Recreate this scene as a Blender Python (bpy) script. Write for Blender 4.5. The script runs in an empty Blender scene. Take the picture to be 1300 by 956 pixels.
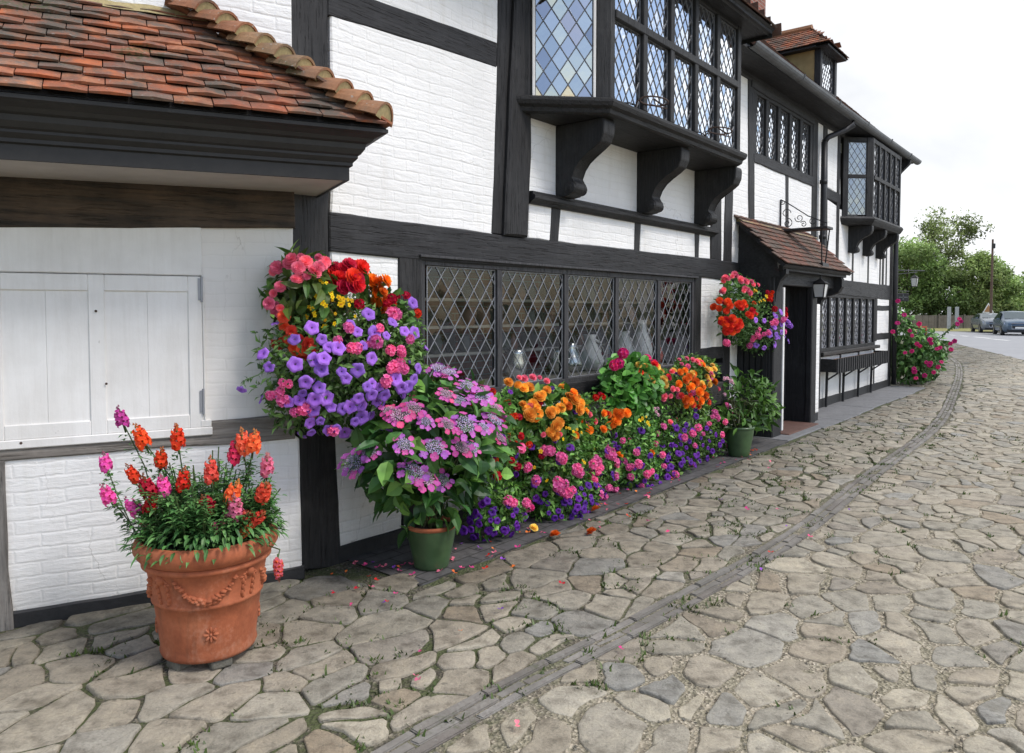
import bpy, bmesh, math, random
from mathutils import Vector, Matrix, noise
RN = random.Random(11)
SC = bpy.context.scene
COL = SC.collection
V = Vector
def U(a, b): return RN.uniform(a, b)
# ------------------------------------------------------------------ frames (metres)
A0 = V((-1.2, 4.542, 0.0)); TT = V((0.637, 0.771, -0.0)); NN = V((0.771, -0.637, 0.0))      # long wall: s along, d out to the yard, z up
AL = V((-1.258, 4.365, 0.0)); TL = V((0.881, 0.473, 0.0)); NL = V((0.473, -0.881, 0.0))    # shutter wall left of the corner post
ZZ = V((0, 0, 1))
def M(s, d, z): return A0 + TT*s + NN*d + ZZ*z
def L(s, d, z): return AL + TL*s + NL*d + ZZ*z
ANG_M = math.atan2(TT.y, TT.x); ANG_L = math.atan2(TL.y, TL.x)
# ------------------------------------------------------------------ materials
def newmat(name):
    m = bpy.data.materials.new(name); m.use_nodes = True
    nt = m.node_tree; nt.nodes.clear()
    o = nt.nodes.new('ShaderNodeOutputMaterial')
    b = nt.nodes.new('ShaderNodeBsdfPrincipled')
    nt.links.new(b.outputs[0], o.inputs[0])
    return m, nt, b, o
def nd(nt, typ, **kw):
    n = nt.nodes.new(typ)
    for k, v in kw.items():
        if k.startswith('i_'):
            key = k[2:]; key = int(key) if key.isdigit() else key.replace('_', ' ')
            n.inputs[key].default_value = v
        else: setattr(n, k, v)
    return n
def lk(nt, a, b): nt.links.new(a, b)
def pos_vec(nt, ang=0.0, scale=(1, 1, 1), obj=False):
    if obj: src = nd(nt, 'ShaderNodeTexCoord').outputs['Object']
    else: src = nd(nt, 'ShaderNodeNewGeometry').outputs['Position']
    r = nd(nt, 'ShaderNodeMapping'); r.inputs['Rotation'].default_value = (0, 0, -ang); lk(nt, src, r.inputs['Vector'])
    s = nd(nt, 'ShaderNodeMapping'); s.inputs['Scale'].default_value = scale; lk(nt, r.outputs[0], s.inputs['Vector'])
    return s.outputs[0]
def noi(nt, vec, scale, detail=4, rough=.55, dist=0):
    n = nd(nt, 'ShaderNodeTexNoise', i_Scale=scale, i_Detail=detail, i_Roughness=rough, i_Distortion=dist)
    if vec is not None: lk(nt, vec, n.inputs['Vector'])
    return n.outputs['Fac']
def ramp(nt, fac, stops):
    r = nd(nt, 'ShaderNodeValToRGB'); e = r.color_ramp.elements
    while len(e) < len(stops): e.new(.5)
    for i, (p, c) in enumerate(stops):
        e[i].position = p; e[i].color = (c[0], c[1], c[2], 1) if isinstance(c, (tuple, list)) else (c, c, c, 1)
    lk(nt, fac, r.inputs[0]); return r.outputs[0]
def mixc(nt, fac, a, b, mode='MIX'):
    m = nd(nt, 'ShaderNodeMix', data_type='RGBA', blend_type=mode)
    for k, v in ((0, fac), (6, a), (7, b)):
        if hasattr(v, 'links') or isinstance(v, bpy.types.NodeSocket): lk(nt, v, m.inputs[k])
        else: m.inputs[k].default_value = v if k == 0 else (v[0], v[1], v[2], 1)
    return m.outputs[2]
def mth(nt, op, a, b=None, c=None):
    m = nd(nt, 'ShaderNodeMath', operation=op)
    for k, v in enumerate((a, b, c)):
        if v is None: continue
        if isinstance(v, bpy.types.NodeSocket): lk(nt, v, m.inputs[k])
        else: m.inputs[k].default_value = v
    return m.outputs[0]
def bump(nt, b, h, strength=.5, dist=.01):
    n = nd(nt, 'ShaderNodeBump', i_Strength=strength, i_Distance=dist); lk(nt, h, n.inputs['Height']); lk(nt, n.outputs[0], b.inputs['Normal'])
def plain(name, col, rough=.6, metal=0, nscale=25, var=.25, bmp=.15, bdist=.004):
    m, nt, b, o = newmat(name)
    v = pos_vec(nt); f = noi(nt, v, nscale, 5)
    f2 = noi(nt, v, nscale*.12, 3)
    c = ramp(nt, mth(nt, 'ADD', mth(nt, 'MULTIPLY', f, .6), mth(nt, 'MULTIPLY', f2, .4)), [(.3, [x*(1-var) for x in col]), (.7, [min(1, x*(1+var)) for x in col])])
    lk(nt, c, b.inputs['Base Color']); b.inputs['Roughness'].default_value = rough; b.inputs['Metallic'].default_value = metal
    if bmp: bump(nt, b, f, bmp, bdist)
    return m
def painted_brick(name, ang, col, dirt=.5, bs=1.0):
    m, nt, b, o = newmat(name)
    v = pos_vec(nt, ang)
    sep = nd(nt, 'ShaderNodeSeparateXYZ'); lk(nt, v, sep.inputs[0])
    w1 = noi(nt, v, 2.2, 3); w2 = noi(nt, v, 9, 3)
    zz = mth(nt, 'ADD', sep.outputs[2], mth(nt, 'ADD', mth(nt, 'MULTIPLY', w1, .05), mth(nt, 'MULTIPLY', w2, .018)))
    cmb = nd(nt, 'ShaderNodeCombineXYZ'); lk(nt, mth(nt, 'ADD', sep.outputs[0], mth(nt, 'MULTIPLY', w2, .03)), cmb.inputs[0]); lk(nt, zz, cmb.inputs[1])
    br = nd(nt, 'ShaderNodeTexBrick', i_Scale=1.0, i_Mortar_Size=.011, i_Mortar_Smooth=1.0, i_Bias=0, i_Brick_Width=.225, i_Row_Height=.072)
    br.inputs['Color1'].default_value = (1, 1, 1, 1); br.inputs['Color2'].default_value = (.8, .8, .8, 1); br.inputs['Mortar'].default_value = (0, 0, 0, 1)
    lk(nt, cmb.outputs[0], br.inputs['Vector'])
    bw = nd(nt, 'ShaderNodeRGBToBW'); lk(nt, br.outputs['Color'], bw.inputs[0])
    n1 = noi(nt, v, 30, 6, .6); n2 = noi(nt, v, 1.3, 5, .6)
    sv = pos_vec(nt, ang, (1, 1, 6)); n3 = noi(nt, sv, 5, 4, .6)
    h = mth(nt, 'ADD', mth(nt, 'MULTIPLY', bw.outputs[0], mth(nt, 'MULTIPLY', ramp(nt, n2, [(.35, .45), (.7, 1.35)]), mth(nt, 'ADD', mth(nt, 'MULTIPLY', n3, .6), .2))), mth(nt, 'ADD', mth(nt, 'MULTIPLY', n1, .45), mth(nt, 'MULTIPLY', n3, .6)))
    n5 = noi(nt, pos_vec(nt, ang, (1, 1, 3.2)), 11, 5, .65, .6); h = mth(nt, 'ADD', h, mth(nt, 'MULTIPLY', n5, .7)); bump(nt, b, h, .55*bs, .011)
    d = [c*(1-.25*dirt) for c in col]
    base = ramp(nt, n2, [(.3, d), (.62, col)])
    crack = ramp(nt, mth(nt, 'MULTIPLY', bw.outputs[0], mth(nt, 'ADD', n3, .25)), [(.0, (.90, .90, .89)), (.16, (1, 1, 1))])
    c2 = mixc(nt, .6, base, crack, 'MULTIPLY')
    # rain-splash grime near the ground
    low = ramp(nt, mth(nt, 'ADD', sep.outputs[2], mth(nt, 'MULTIPLY', n1, .25)), [(.2, (.62, .60, .56)), (.55, (1, 1, 1))])
    c3 = mixc(nt, .55, c2, low, 'MULTIPLY')
    flk = ramp(nt, noi(nt, v, 14, 8, .7), [(.715, (1, 1, 1)), (.76, (.62, .57, .5))])
    c4 = mixc(nt, .5, c3, flk, 'MULTIPLY')
    st = ramp(nt, noi(nt, pos_vec(nt, ang, (5, 5, .45)), 1.6, 5, .7, .5), [(.54, (1, 1, 1)), (.74, (.80, .775, .72))])
    c4 = mixc(nt, .4, c4, st, 'MULTIPLY')
    ck = nd(nt, 'ShaderNodeTexVoronoi', feature='DISTANCE_TO_EDGE', i_Scale=1.25); wv = nd(nt, 'ShaderNodeMix', data_type='RGBA', blend_type='ADD'); wv.inputs[0].default_value = .5
    lk(nt, v, wv.inputs[6]); lk(nt, nd(nt, 'ShaderNodeTexNoise', i_Scale=3.0, i_Detail=6).outputs['Color'], wv.inputs[7]); lk(nt, wv.outputs[2], ck.inputs['Vector'])
    c4 = mixc(nt, mth(nt, 'MULTIPLY', ramp(nt, n2, [(.5, 0), (.6, 1)]), .55), c4, mixc(nt, 1, c4, ramp(nt, ck.outputs['Distance'], [(.0, (.35, .32, .28)), (.004, (1, 1, 1))]), 'MULTIPLY'))
    lk(nt, c4, b.inputs['Base Color']); b.inputs['Roughness'].default_value = .62
    return m
def timber(name, col, ang=ANG_M, horiz=False, brown=0.0, rough=.62):
    m, nt, b, o = newmat(name)
    sc = (1.2, 14, 22) if horiz else (22, 22, 1.4)
    v = pos_vec(nt, ang, sc); f = noi(nt, v, 2.2, 6, .65, .4)
    v0 = pos_vec(nt, ang); g = noi(nt, v0, 3, 4)
    c = ramp(nt, f, [(.28, [x*.5 for x in col]), (.5, col), (.74, [x*1.6 for x in col])])
    dust = ramp(nt, mth(nt, 'ADD', mth(nt, 'MULTIPLY', g, .6), mth(nt, 'MULTIPLY', noi(nt, v0, 22, 6, .7), .4)), [(.50, 0), (.68, 1)])
    c = mixc(nt, mth(nt, 'MULTIPLY', dust, .30), c, [min(1, x*2.2+.03) for x in col])
    if brown:
        pat = ramp(nt, mth(nt, 'ADD', mth(nt, 'MULTIPLY', noi(nt, v, 1.3, 6, .7, .5), .6), mth(nt, 'MULTIPLY', noi(nt, v0, 3, 5, .7), .4)), [(.40, (0, 0, 0)), (.66, (1, 1, 1))])
        c = mixc(nt, mth(nt, 'MULTIPLY', pat, brown), c, (.13, .085, .055))
    lk(nt, c, b.inputs['Base Color']); b.inputs['Roughness'].default_value = rough
    b.inputs['Specular IOR Level'].default_value = .35
    crk = ramp(nt, noi(nt, v, 4.0, 3, .5, .2), [(.3, 0), (.42, 1)])
    bump(nt, b, mth(nt, 'ADD', mth(nt, 'ADD', mth(nt, 'MULTIPLY', f, .6), crk), mth(nt, 'MULTIPLY', noi(nt, v0, 5, 4), .8)), .8, .009)
    return m
def tile_mat(name, stops, moss=.5, mscale=3.0, speck=.6):
    m, nt, b, o = newmat(name)
    ri = nd(nt, 'ShaderNodeNewGeometry').outputs['Random Per Island']
    v = pos_vec(nt)
    f = noi(nt, v, 45, 6, .65); fb_ = noi(nt, v, 9, 5, .65)
    c = ramp(nt, mth(nt, 'FRACT', mth(nt, 'ADD', ri, mth(nt, 'MULTIPLY', mth(nt, 'SUBTRACT', fb_, .5), .9))) if moss > .7 else ri, stops)
    if moss > .7: c = mixc(nt, ramp(nt, noi(nt, v, 6.5, 6, .7, .5), [(.42, 0), (.68, .75)]), c, (.15, .085, .055))
    c = mixc(nt, .75, c, ramp(nt, f, [(.3, (.55, .52, .5)), (.65, (1.1, 1.1, 1.1))]), 'MULTIPLY')
    pm = ramp(nt, mth(nt, 'ADD', mth(nt, 'MULTIPLY', noi(nt, v, mscale, 5, .6), .7), mth(nt, 'MULTIPLY', f, .3)), [(.46, 0), (.6, 1)])
    c = mixc(nt, mth(nt, 'MULTIPLY', pm, moss), c, (.075, .07, .055))
    mo = ramp(nt, mth(nt, 'ADD', mth(nt, 'MULTIPLY', noi(nt, v, mscale*.8, 4, .6), .7), mth(nt, 'MULTIPLY', noi(nt, v, 60, 4), .3)), [(.60, 0), (.66, 1)])
    c = mixc(nt, mth(nt, 'MULTIPLY', mo, moss), c, (.05, .065, .018))
    sp = ramp(nt, noi(nt, v, 38, 3, .5), [(.66, 0), (.71, 1)])
    c = mixc(nt, mth(nt, 'MULTIPLY', sp, speck*.6), c, (.38, .38, .34))
    lk(nt, c, b.inputs['Base Color']); b.inputs['Roughness'].default_value = .85
    bump(nt, b, f, .5, .006)
    return m
def col_mat(name, rough=.5, trans=.25, spec=.3):
    m, nt, b, o = newmat(name)
    a = nd(nt, 'ShaderNodeAttribute', attribute_name='Col')
    oi = nd(nt, 'ShaderNodeObjectInfo')
    hs = nd(nt, 'ShaderNodeHueSaturation')
    lk(nt, mth(nt, 'ADD', mth(nt, 'MULTIPLY', oi.outputs['Random'], .024), .488), hs.inputs['Hue'])
    lk(nt, mth(nt, 'ADD', mth(nt, 'MULTIPLY', oi.outputs['Random'], .5), .74), hs.inputs['Value'])
    lk(nt, a.outputs['Color'], hs.inputs['Color'])
    lk(nt, hs.outputs[0], b.inputs['Base Color']); b.inputs['Roughness'].default_value = rough
    b.inputs['Specular IOR Level'].default_value = spec
    tr = nd(nt, 'ShaderNodeBsdfTranslucent'); lk(nt, hs.outputs[0], tr.inputs[0])
    mx = nd(nt, 'ShaderNodeMixShader', i_0=trans); lk(nt, b.outputs[0], mx.inputs[1]); lk(nt, tr.outputs[0], mx.inputs[2])
    lk(nt, mx.outputs[0], o.inputs[0])
    return m
def glass_mat(name, refl, tint=.85, rough=.02, fk=1.2, wob=.05):
    m, nt, b, o = newmat(name)
    nt.nodes.remove(b)
    tr = nd(nt, 'ShaderNodeBsdfTransparent'); tr.inputs[0].default_value = (tint*.97, tint, tint*.98, 1)
    gl = nd(nt, 'ShaderNodeBsdfGlossy', i_Roughness=rough); gl.inputs[0].default_value = (.95, .97, 1, 1)
    n = nd(nt, 'ShaderNodeBump', i_Strength=.12, i_Distance=.01); lk(nt, noi(nt, pos_vec(nt), 9, 2), n.inputs['Height']); 
    wn = nd(nt, 'ShaderNodeTexWhiteNoise', noise_dimensions='1D'); lk(nt, nd(nt, 'ShaderNodeNewGeometry').outputs['Random Per Island'], wn.inputs['W'])
    sv = nd(nt, 'ShaderNodeVectorMath', operation='SUBTRACT'); lk(nt, wn.outputs['Color'], sv.inputs[0]); sv.inputs[1].default_value = (.5, .5, .5)
    ms_ = nd(nt, 'ShaderNodeVectorMath', operation='SCALE'); lk(nt, sv.outputs[0], ms_.inputs[0]); ms_.inputs['Scale'].default_value = wob
    ad = nd(nt, 'ShaderNodeVectorMath', operation='ADD'); lk(nt, n.outputs[0], ad.inputs[0]); lk(nt, ms_.outputs[0], ad.inputs[1])
    nm = nd(nt, 'ShaderNodeVectorMath', operation='NORMALIZE'); lk(nt, ad.outputs[0], nm.inputs[0]); lk(nt, nm.outputs[0], gl.inputs['Normal'])
    lw = nd(nt, 'ShaderNodeFresnel', i_IOR=1.5)
    fac = mth(nt, 'MINIMUM', mth(nt, 'ADD', mth(nt, 'MULTIPLY', lw.outputs[0], fk), refl), 1.0)
    mx = nd(nt, 'ShaderNodeMixShader'); lk(nt, fac, mx.inputs[0]); lk(nt, tr.outputs[0], mx.inputs[1]); lk(nt, gl.outputs[0], mx.inputs[2])
    lk(nt, mx.outputs[0], o.inputs[0])
    return m
MAT = {}
MAT['brick_m'] = painted_brick('white painted brick', ANG_M, (.84, .83, .805))
MAT['brick_l'] = painted_brick('white painted brick shutter wall', ANG_L, (.83, .82, .795), .5, .75)
MAT['plaster'] = painted_brick('flat white plaster', ANG_L, (.80, .775, .735), .5, .25)
MAT['post'] = timber('black timber upright', (.018, .0172, .0172))
MAT['beam'] = timber('black timber level', (.0195, .019, .020), horiz=True)
MAT['bay'] = timber('dark bay timber', (.0175, .017, .017))
MAT['bayh'] = timber('dark bay timber level', (.0155, .015, .015), horiz=True)
MAT['blk'] = timber('porch black', (.016, .016, .017))
MAT['blkh'] = timber('porch black level', (.018, .018, .019), horiz=True)
MAT['lintel'] = timber('worn brown black beam', (.028, .024, .02), ANG_L, True, .75, .8)
MAT['grey_oak'] = timber('weathered grey oak', (.20, .185, .165), ANG_L, True, .25, .85)
MAT['grey_oakv'] = timber('weathered grey oak upright', (.17, .16, .145), ANG_L, False, .2, .85)
MAT['cornice'] = plain('black gloss cornice paint', (.019, .0175, .016), .6, 0, 18, .3, .2)
MAT['soffit'] = plain('stained soffit paint', (.40, .36, .325), .8, 0, 6, .14, .1)
m, nt, b, o = newmat('old white joinery paint')
v = pos_vec(nt, ANG_L); vs_ = pos_vec(nt, ANG_L, (14, 14, 1.0)); f = noi(nt, vs_, 2.0, 6, .65); g = noi(nt, v, 2.5, 5, .6); g2 = noi(nt, v, 26, 6, .7)
c = ramp(nt, g, [(.35, (.72, .70, .665)), (.62, (.82, .805, .775))])
c = mixc(nt, .22, c, ramp(nt, f, [(.32, (.72, .70, .66)), (.55, (1, 1, 1))]), 'MULTIPLY')
c = mixc(nt, mth(nt, 'MULTIPLY', ramp(nt, mth(nt, 'ADD', mth(nt, 'MULTIPLY', g2, .6), mth(nt, 'MULTIPLY', f, .4)), [(.63, 0), (.68, 1)]), .55), c, (.33, .30, .26))
lk(nt, c, b.inputs['Base Color']); b.inputs['Roughness'].default_value = .55; bump(nt, b, mth(nt, 'ADD', f, g2), .35, .004); MAT['white_paint'] = m
MAT['lead'] = plain('lead came', (.27, .275, .29), .5, .55, 60, .3, .1)
MAT['lead_dark'] = plain('dark lead came', (.13, .133, .14), .5, .4, 60, .3, .1)
MAT['frame_grey'] = timber('window frame grey black', (.044, .043, .045))
MAT['glass_shop'] = glass_mat('shop glass', .02, .92, .03, .65, .04)
MAT['glass_up'] = glass_mat('bay glass', .60, .55, .015, 1.2, .07)
MAT['glass_side'] = glass_mat('bay side glass', .42, .5, .012, 1.2, .27)
MAT['glass_far'] = glass_mat('far glass', .22, .5, .02)
MAT['tiles'] = tile_mat('orange clay tiles', [(0, (.50, .14, .045)), (.2, (.42, .115, .045)), (.42, (.30, .095, .05)), (.6, (.46, .18, .085)), (.75, (.18, .13, .10)), (.9, (.25, .10, .065)), (1, (.50, .14, .045))], .92, 2.6)
MAT['tiles_dk'] = tile_mat('dark clay tiles', [(0, (.15, .06, .038)), (.35, (.11, .06, .042)), (.6, (.20, .07, .04)), (.8, (.085, .06, .045)), (1, (.14, .08, .055))], .6, 1.6, .3)
MAT['bonnet'] = tile_mat('clay bonnet tiles', [(0, (.44, .17, .075)), (.35, (.34, .20, .10)), (.7, (.36, .145, .07)), (1, (.28, .20, .11))], .6, 4, 1.0)
MAT['mortar'] = plain('old lime mortar', (.36, .29, .14), .9, 0, 40, .35, .5)
MAT['iron'] = plain('black iron', (.02, .02, .022), .5, .3, 50, .3, .2)
MAT['rust'] = plain('rusty iron', (.06, .035, .025), .8, .2, 60, .5, .3)
MAT['gutter'] = plain('weathered grey gutter', (.10, .105, .11), .6, .1, 14, .35, .2)
MAT['plinth'] = plain('black bitumen plinth', (.012, .012, .013), .6, 0, 20, .5, .5, .01)
MAT['petal'] = col_mat('petals', .55, .28, .2)
MAT['leaf'] = col_mat('leaves', .42, .22, .35)
MAT['tree'] = col_mat('tree leaves', .6, .3, .2)
MAT['glaze'] = plain('green glazed clay', (.055, .10, .042), .30, 0, 10, .35, .15)
MAT['soil'] = plain('dark soil', (.02, .014, .01), .95, 0, 60, .5, .8, .01)
MAT['wood_dk'] = timber('dark planter wood', (.03, .028, .026), horiz=True)
# terracotta
m, nt, b, o = newmat('terracotta')
v = pos_vec(nt, obj=True); f = noi(nt, v, 7, 5, .6); f2 = noi(nt, v, 60, 4)
c = ramp(nt, f, [(.3, (.29, .078, .030)), (.5, (.39, .108, .042)), (.7, (.46, .150, .066))])
c = mixc(nt, .5, c, ramp(nt, f2, [(.3, (.75, .75, .75)), (.7, (1.1, 1.1, 1.1))]), 'MULTIPLY')
sp = nd(nt, 'ShaderNodeSeparateXYZ'); lk(nt, v, sp.inputs[0])
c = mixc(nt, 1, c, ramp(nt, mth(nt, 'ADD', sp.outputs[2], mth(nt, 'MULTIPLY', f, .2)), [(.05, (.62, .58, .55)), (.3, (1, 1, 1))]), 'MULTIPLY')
c = mixc(nt, mth(nt, 'MULTIPLY', ramp(nt, mth(nt, 'ADD', mth(nt, 'MULTIPLY', noi(nt, v, 5.5, 6, .7, .4), .75), mth(nt, 'MULTIPLY', f2, .25)), [(.54, 0), (.70, 1)]), .32), c, (.52, .36, .26))
c = mixc(nt, mth(nt, 'MULTIPLY', ramp(nt, noi(nt, pos_vec(nt, 0, (9, 9, 1.2), True), 1.7, 5, .65), [(.55, 0), (.72, 1)]), .45), c, (.12, .05, .025))
lk(nt, c, b.inputs['Base Color']); b.inputs['Roughness'].default_value = .8; bump(nt, b, mth(nt, 'ADD', f2, f), .3, .004); MAT['terra'] = m
# brick red interior / chimney
def red_brick(name, ang, k=1.0):
    m, nt, b, o = newmat(name)
    v = pos_vec(nt, ang); sp = nd(nt, 'ShaderNodeSeparateXYZ'); lk(nt, v, sp.inputs[0])
    cb = nd(nt, 'ShaderNodeCombineXYZ'); lk(nt, mth(nt, 'ADD', sp.outputs[0], sp.outputs[1]), cb.inputs[0]); lk(nt, sp.outputs[2], cb.inputs[1])
    br = nd(nt, 'ShaderNodeTexBrick', i_Scale=1.0, i_Mortar_Size=.008, i_Mortar_Smooth=.2, i_Brick_Width=.225, i_Row_Height=.075)
    br.inputs['Color1'].default_value = (.30*k, .085*k, .045*k, 1); br.inputs['Color2'].default_value = (.17*k, .06*k, .04*k, 1); br.inputs['Mortar'].default_value = (.28*k, .25*k, .21*k, 1)
    lk(nt, cb.outputs[0], br.inputs['Vector'])
    c = mixc(nt, .6, br.outputs['Color'], ramp(nt, noi(nt, v, 20, 5), [(.3, (.5, .5, .5)), (.7, (1.1, 1.1, 1.1))]), 'MULTIPLY')
    lk(nt, c, b.inputs['Base Color']); b.inputs['Roughness'].default_value = .85
    bw = nd(nt, 'ShaderNodeRGBToBW'); lk(nt, br.outputs['Color'], bw.inputs[0]); bump(nt, b, br.outputs['Fac'], -.5, .008)
    return m
MAT['redbrick'] = red_brick('red brick', ANG_M)
MAT['inbrick'] = red_brick('interior brick', ANG_M, 1.0)
# paving stones
m, nt, b, o = newmat('worn sandstone paving')
ri = nd(nt, 'ShaderNodeNewGeometry').outputs['Random Per Island']
v = pos_vec(nt); f = noi(nt, v, 11, 6, .62); f2 = noi(nt, v, 90, 5, .7); f3 = noi(nt, v, 2.0, 4)
c = ramp(nt, ri, [(0, (.34, .295, .225)), (.3, (.43, .38, .295)), (.55, (.32, .295, .24)), (.7, (.48, .425, .325)), (.82, (.30, .29, .26)), (.92, (.33, .265, .185)), (1, (.41, .365, .29))])
c = mixc(nt, .95, c, ramp(nt, f, [(.28, (.45, .43, .40)), (.5, (.95, .95, .95)), (.75, (1.22, 1.2, 1.15))]), 'MULTIPLY')
c = mixc(nt, .6, c, ramp(nt, f2, [(.3, (.6, .6, .6)), (.65, (1.12, 1.12, 1.12))]), 'MULTIPLY')
crk = nd(nt, 'ShaderNodeTexVoronoi', feature='DISTANCE_TO_EDGE', i_Scale=2.6); dv = nd(nt, 'ShaderNodeMix', data_type='RGBA', blend_type='ADD'); dv.inputs[0].default_value = .35; lk(nt, v, dv.inputs[6]); lk(nt, nd(nt, 'ShaderNodeTexNoise', i_Scale=5.0, i_Detail=4).outputs['Color'], dv.inputs[7]); lk(nt, dv.outputs[2], crk.inputs['Vector'])
c = mixc(nt, .3, c, ramp(nt, crk.outputs['Distance'], [(.0, (.35, .33, .28)), (.012, (1, 1, 1))]), 'MULTIPLY')
c = mixc(nt, .45, c, ramp(nt, f3, [(.35, (.7, .68, .62)), (.65, (1.1, 1.1, 1.1))]), 'MULTIPLY')
lic = ramp(nt, noi(nt, v, 16, 5, .7), [(.60, 0), (.68, 1)]); c = mixc(nt, mth(nt, 'MULTIPLY', lic, .6), c, (.10, .092, .068)); lw_ = ramp(nt, noi(nt, v, 3.3, 6, .65), [(.58, 0), (.66, 1)]); c = mixc(nt, mth(nt, 'MULTIPLY', lw_, .45), c, (.17, .15, .11))
# stone colour darkens towards the walls
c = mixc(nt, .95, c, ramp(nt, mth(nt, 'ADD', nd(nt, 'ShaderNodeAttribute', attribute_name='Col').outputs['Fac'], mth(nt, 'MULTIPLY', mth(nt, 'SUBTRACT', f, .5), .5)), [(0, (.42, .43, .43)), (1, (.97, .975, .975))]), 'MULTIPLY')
lk(nt, c, b.inputs['Base Color']); b.inputs['Roughness'].default_value = .72; b.inputs['Specular IOR Level'].default_value = .4
bump(nt, b, mth(nt, 'ADD', f, mth(nt, 'MULTIPLY', f2, .45)), .75, .02); MAT['stone'] = m
# joints: gravel, grit and moss
m, nt, b, o = newmat('gritty joints')
v = pos_vec(nt); vo = nd(nt, 'ShaderNodeTexVoronoi', i_Scale=75.0); lk(nt, v, vo.inputs['Vector'])
f = noi(nt, v, 4, 5, .6); f2 = noi(nt, v, 1.1, 3)
vr = pos_vec(nt, ANG_M); sp = nd(nt, 'ShaderNodeSeparateXYZ'); lk(nt, vr, sp.inputs[0])
yard = ramp(nt, mth(nt, 'ADD', mth(nt, 'MULTIPLY', sp.outputs[1], -1), mth(nt, 'MULTIPLY', f, .4)), [(0, 0), (1, 1)])
dist = mth(nt, 'ADD', mth(nt, 'MULTIPLY', sp.outputs[1], -1.0), -3.817 * -1)     # metres out from the wall
near = ramp(nt, mth(nt, 'MULTIPLY', mth(nt, 'ADD', dist, mth(nt, 'MULTIPLY', f, .6)), .25), [(.48, 0), (.62, 1)])
bw = nd(nt, 'ShaderNodeRGBToBW'); lk(nt, vo.outputs['Color'], bw.inputs[0])
grit = ramp(nt, bw.outputs[0], [(.1, (.17, .145, .105)), (.5, (.32, .275, .20)), (.9, (.52, .455, .35))])
dark = ramp(nt, bw.outputs[0], [(.1, (.045, .04, .028)), (.6, (.11, .096, .066)), (.95, (.25, .22, .16))])
c = mixc(nt, near, dark, grit)
ms = ramp(nt, mth(nt, 'ADD', mth(nt, 'MULTIPLY', f, .6), mth(nt, 'MULTIPLY', noi(nt, v, 24, 4), .4)), [(.44, 0), (.54, 1)])
c = mixc(nt, mth(nt, 'MULTIPLY', ms, mth(nt, 'SUBTRACT', .85, mth(nt, 'MULTIPLY', near, .6))), c, (.07, .088, .026))
lk(nt, c, b.inputs['Base Color']); b.inputs['Roughness'].default_value = .95
bump(nt, b, mth(nt, 'ADD', vo.outputs['Distance'], noi(nt, v, 40, 4)), .9, .015); MAT['joint'] = m
# pavement strip of dark pavers
m, nt, b, o = newmat('dark worn pavers')
v = pos_vec(nt, ANG_M)
br = nd(nt, 'ShaderNodeTexBrick', i_Scale=1.0, i_Mortar_Size=.006, i_Mortar_Smooth=.3, i_Brick_Width=.24, i_Row_Height=.12)
br.inputs['Color1'].default_value = (.062, .06, .06, 1); br.inputs['Color2'].default_value = (.09, .085, .082, 1); br.inputs['Mortar'].default_value = (.03, .028, .024, 1)
lk(nt, v, br.inputs['Vector'])
f = noi(nt, v, 12, 6, .65)
c = mixc(nt, .8, br.outputs['Color'], ramp(nt, f, [(.3, (.5, .5, .5)), (.7, (1.5, 1.5, 1.5))]), 'MULTIPLY')
lk(nt, c, b.inputs['Base Color']); b.inputs['Roughness'].default_value = .7; bump(nt, b, mth(nt, 'ADD', mth(nt, 'MULTIPLY', br.outputs['Fac'], -1.0), f), .5, .008); MAT['paver'] = m
MAT['slab'] = plain('grey asphalt path', (.165, .165, .165), .85, 0, 30, .3, .4, .006)
MAT['step'] = plain('red brick step', (.11, .055, .04), .85, 0, 25, .35, .4)
MAT['channel'] = tile_mat('worn channel setts', [(0, (.26, .245, .22)), (.3, (.20, .185, .16)), (.6, (.30, .28, .25)), (.8, (.17, .15, .13)), (1, (.24, .225, .20))], .45, 3.0, .3)
MAT['asphalt'] = plain('pale asphalt', (.26, .262, .27), .85, 0, 3, .12, .2)
MAT['roadpaint'] = plain('road paint', (.7, .7, .68), .7, 0, 20, .1, .1)
MAT['verge'] = plain('dry grass', (.22, .21, .07), .95, 0, 1.5, .4, .3)
MAT['earth'] = plain('meadow', (.07, .09, .03), .95, 0, .6, .4, .3)
MAT['fence'] = plain('weathered fence boards', (.15, .13, .105), .85, 0, 3, .35, .3)
MAT['bark'] = plain('bark', (.06, .045, .032), .9, 0, 8, .4, .8, .03)
MAT['polewood'] = plain('pole wood', (.11, .07, .055), .85, 0, 8, .3, .4)
MAT['galv'] = plain('galvanised grey', (.30, .31, .33), .5, .4, 8, .2, .1)
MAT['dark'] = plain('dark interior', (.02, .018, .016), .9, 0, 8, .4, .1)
MAT['pale'] = plain('pale ceramic', (.55, .55, .56), .35, 0, 12, .25, .1)
MAT['silver'] = plain('polished steel', (.6, .61, .63), .22, .9, 12, .2, .1)
MAT['shelf'] = plain('pale shelf wood', (.40, .37, .33), .6, 0, 12, .2, .1)
MAT['brown'] = plain('brown earthenware', (.16, .06, .035), .4, 0, 12, .3, .1)
MAT['ochre'] = plain('ochre lichened render', (.30, .22, .10), .9, 0, 6, .3, .3)
MAT['tan'] = plain('tan board', (.30, .16, .07), .8, 0, 10, .2, .1)
MAT['redpaint'] = plain('red orange paint', (.45, .06, .03), .5, 0, 10, .15, .1)
MAT['chalk'] = plain('chalkboard', (.06, .065, .08), .8, 0, 22, .6, .1)
MAT['carpaint_blue'] = plain('dark blue car paint', (.09, .125, .17), .25, .5, 5, .1, 0)
MAT['carpaint_grey'] = plain('grey car paint', (.17, .19, .21), .25, .5, 5, .1, 0)
MAT['tyre'] = plain('tyre', (.015, .015, .015), .8, 0, 20, .2, .1)
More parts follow.
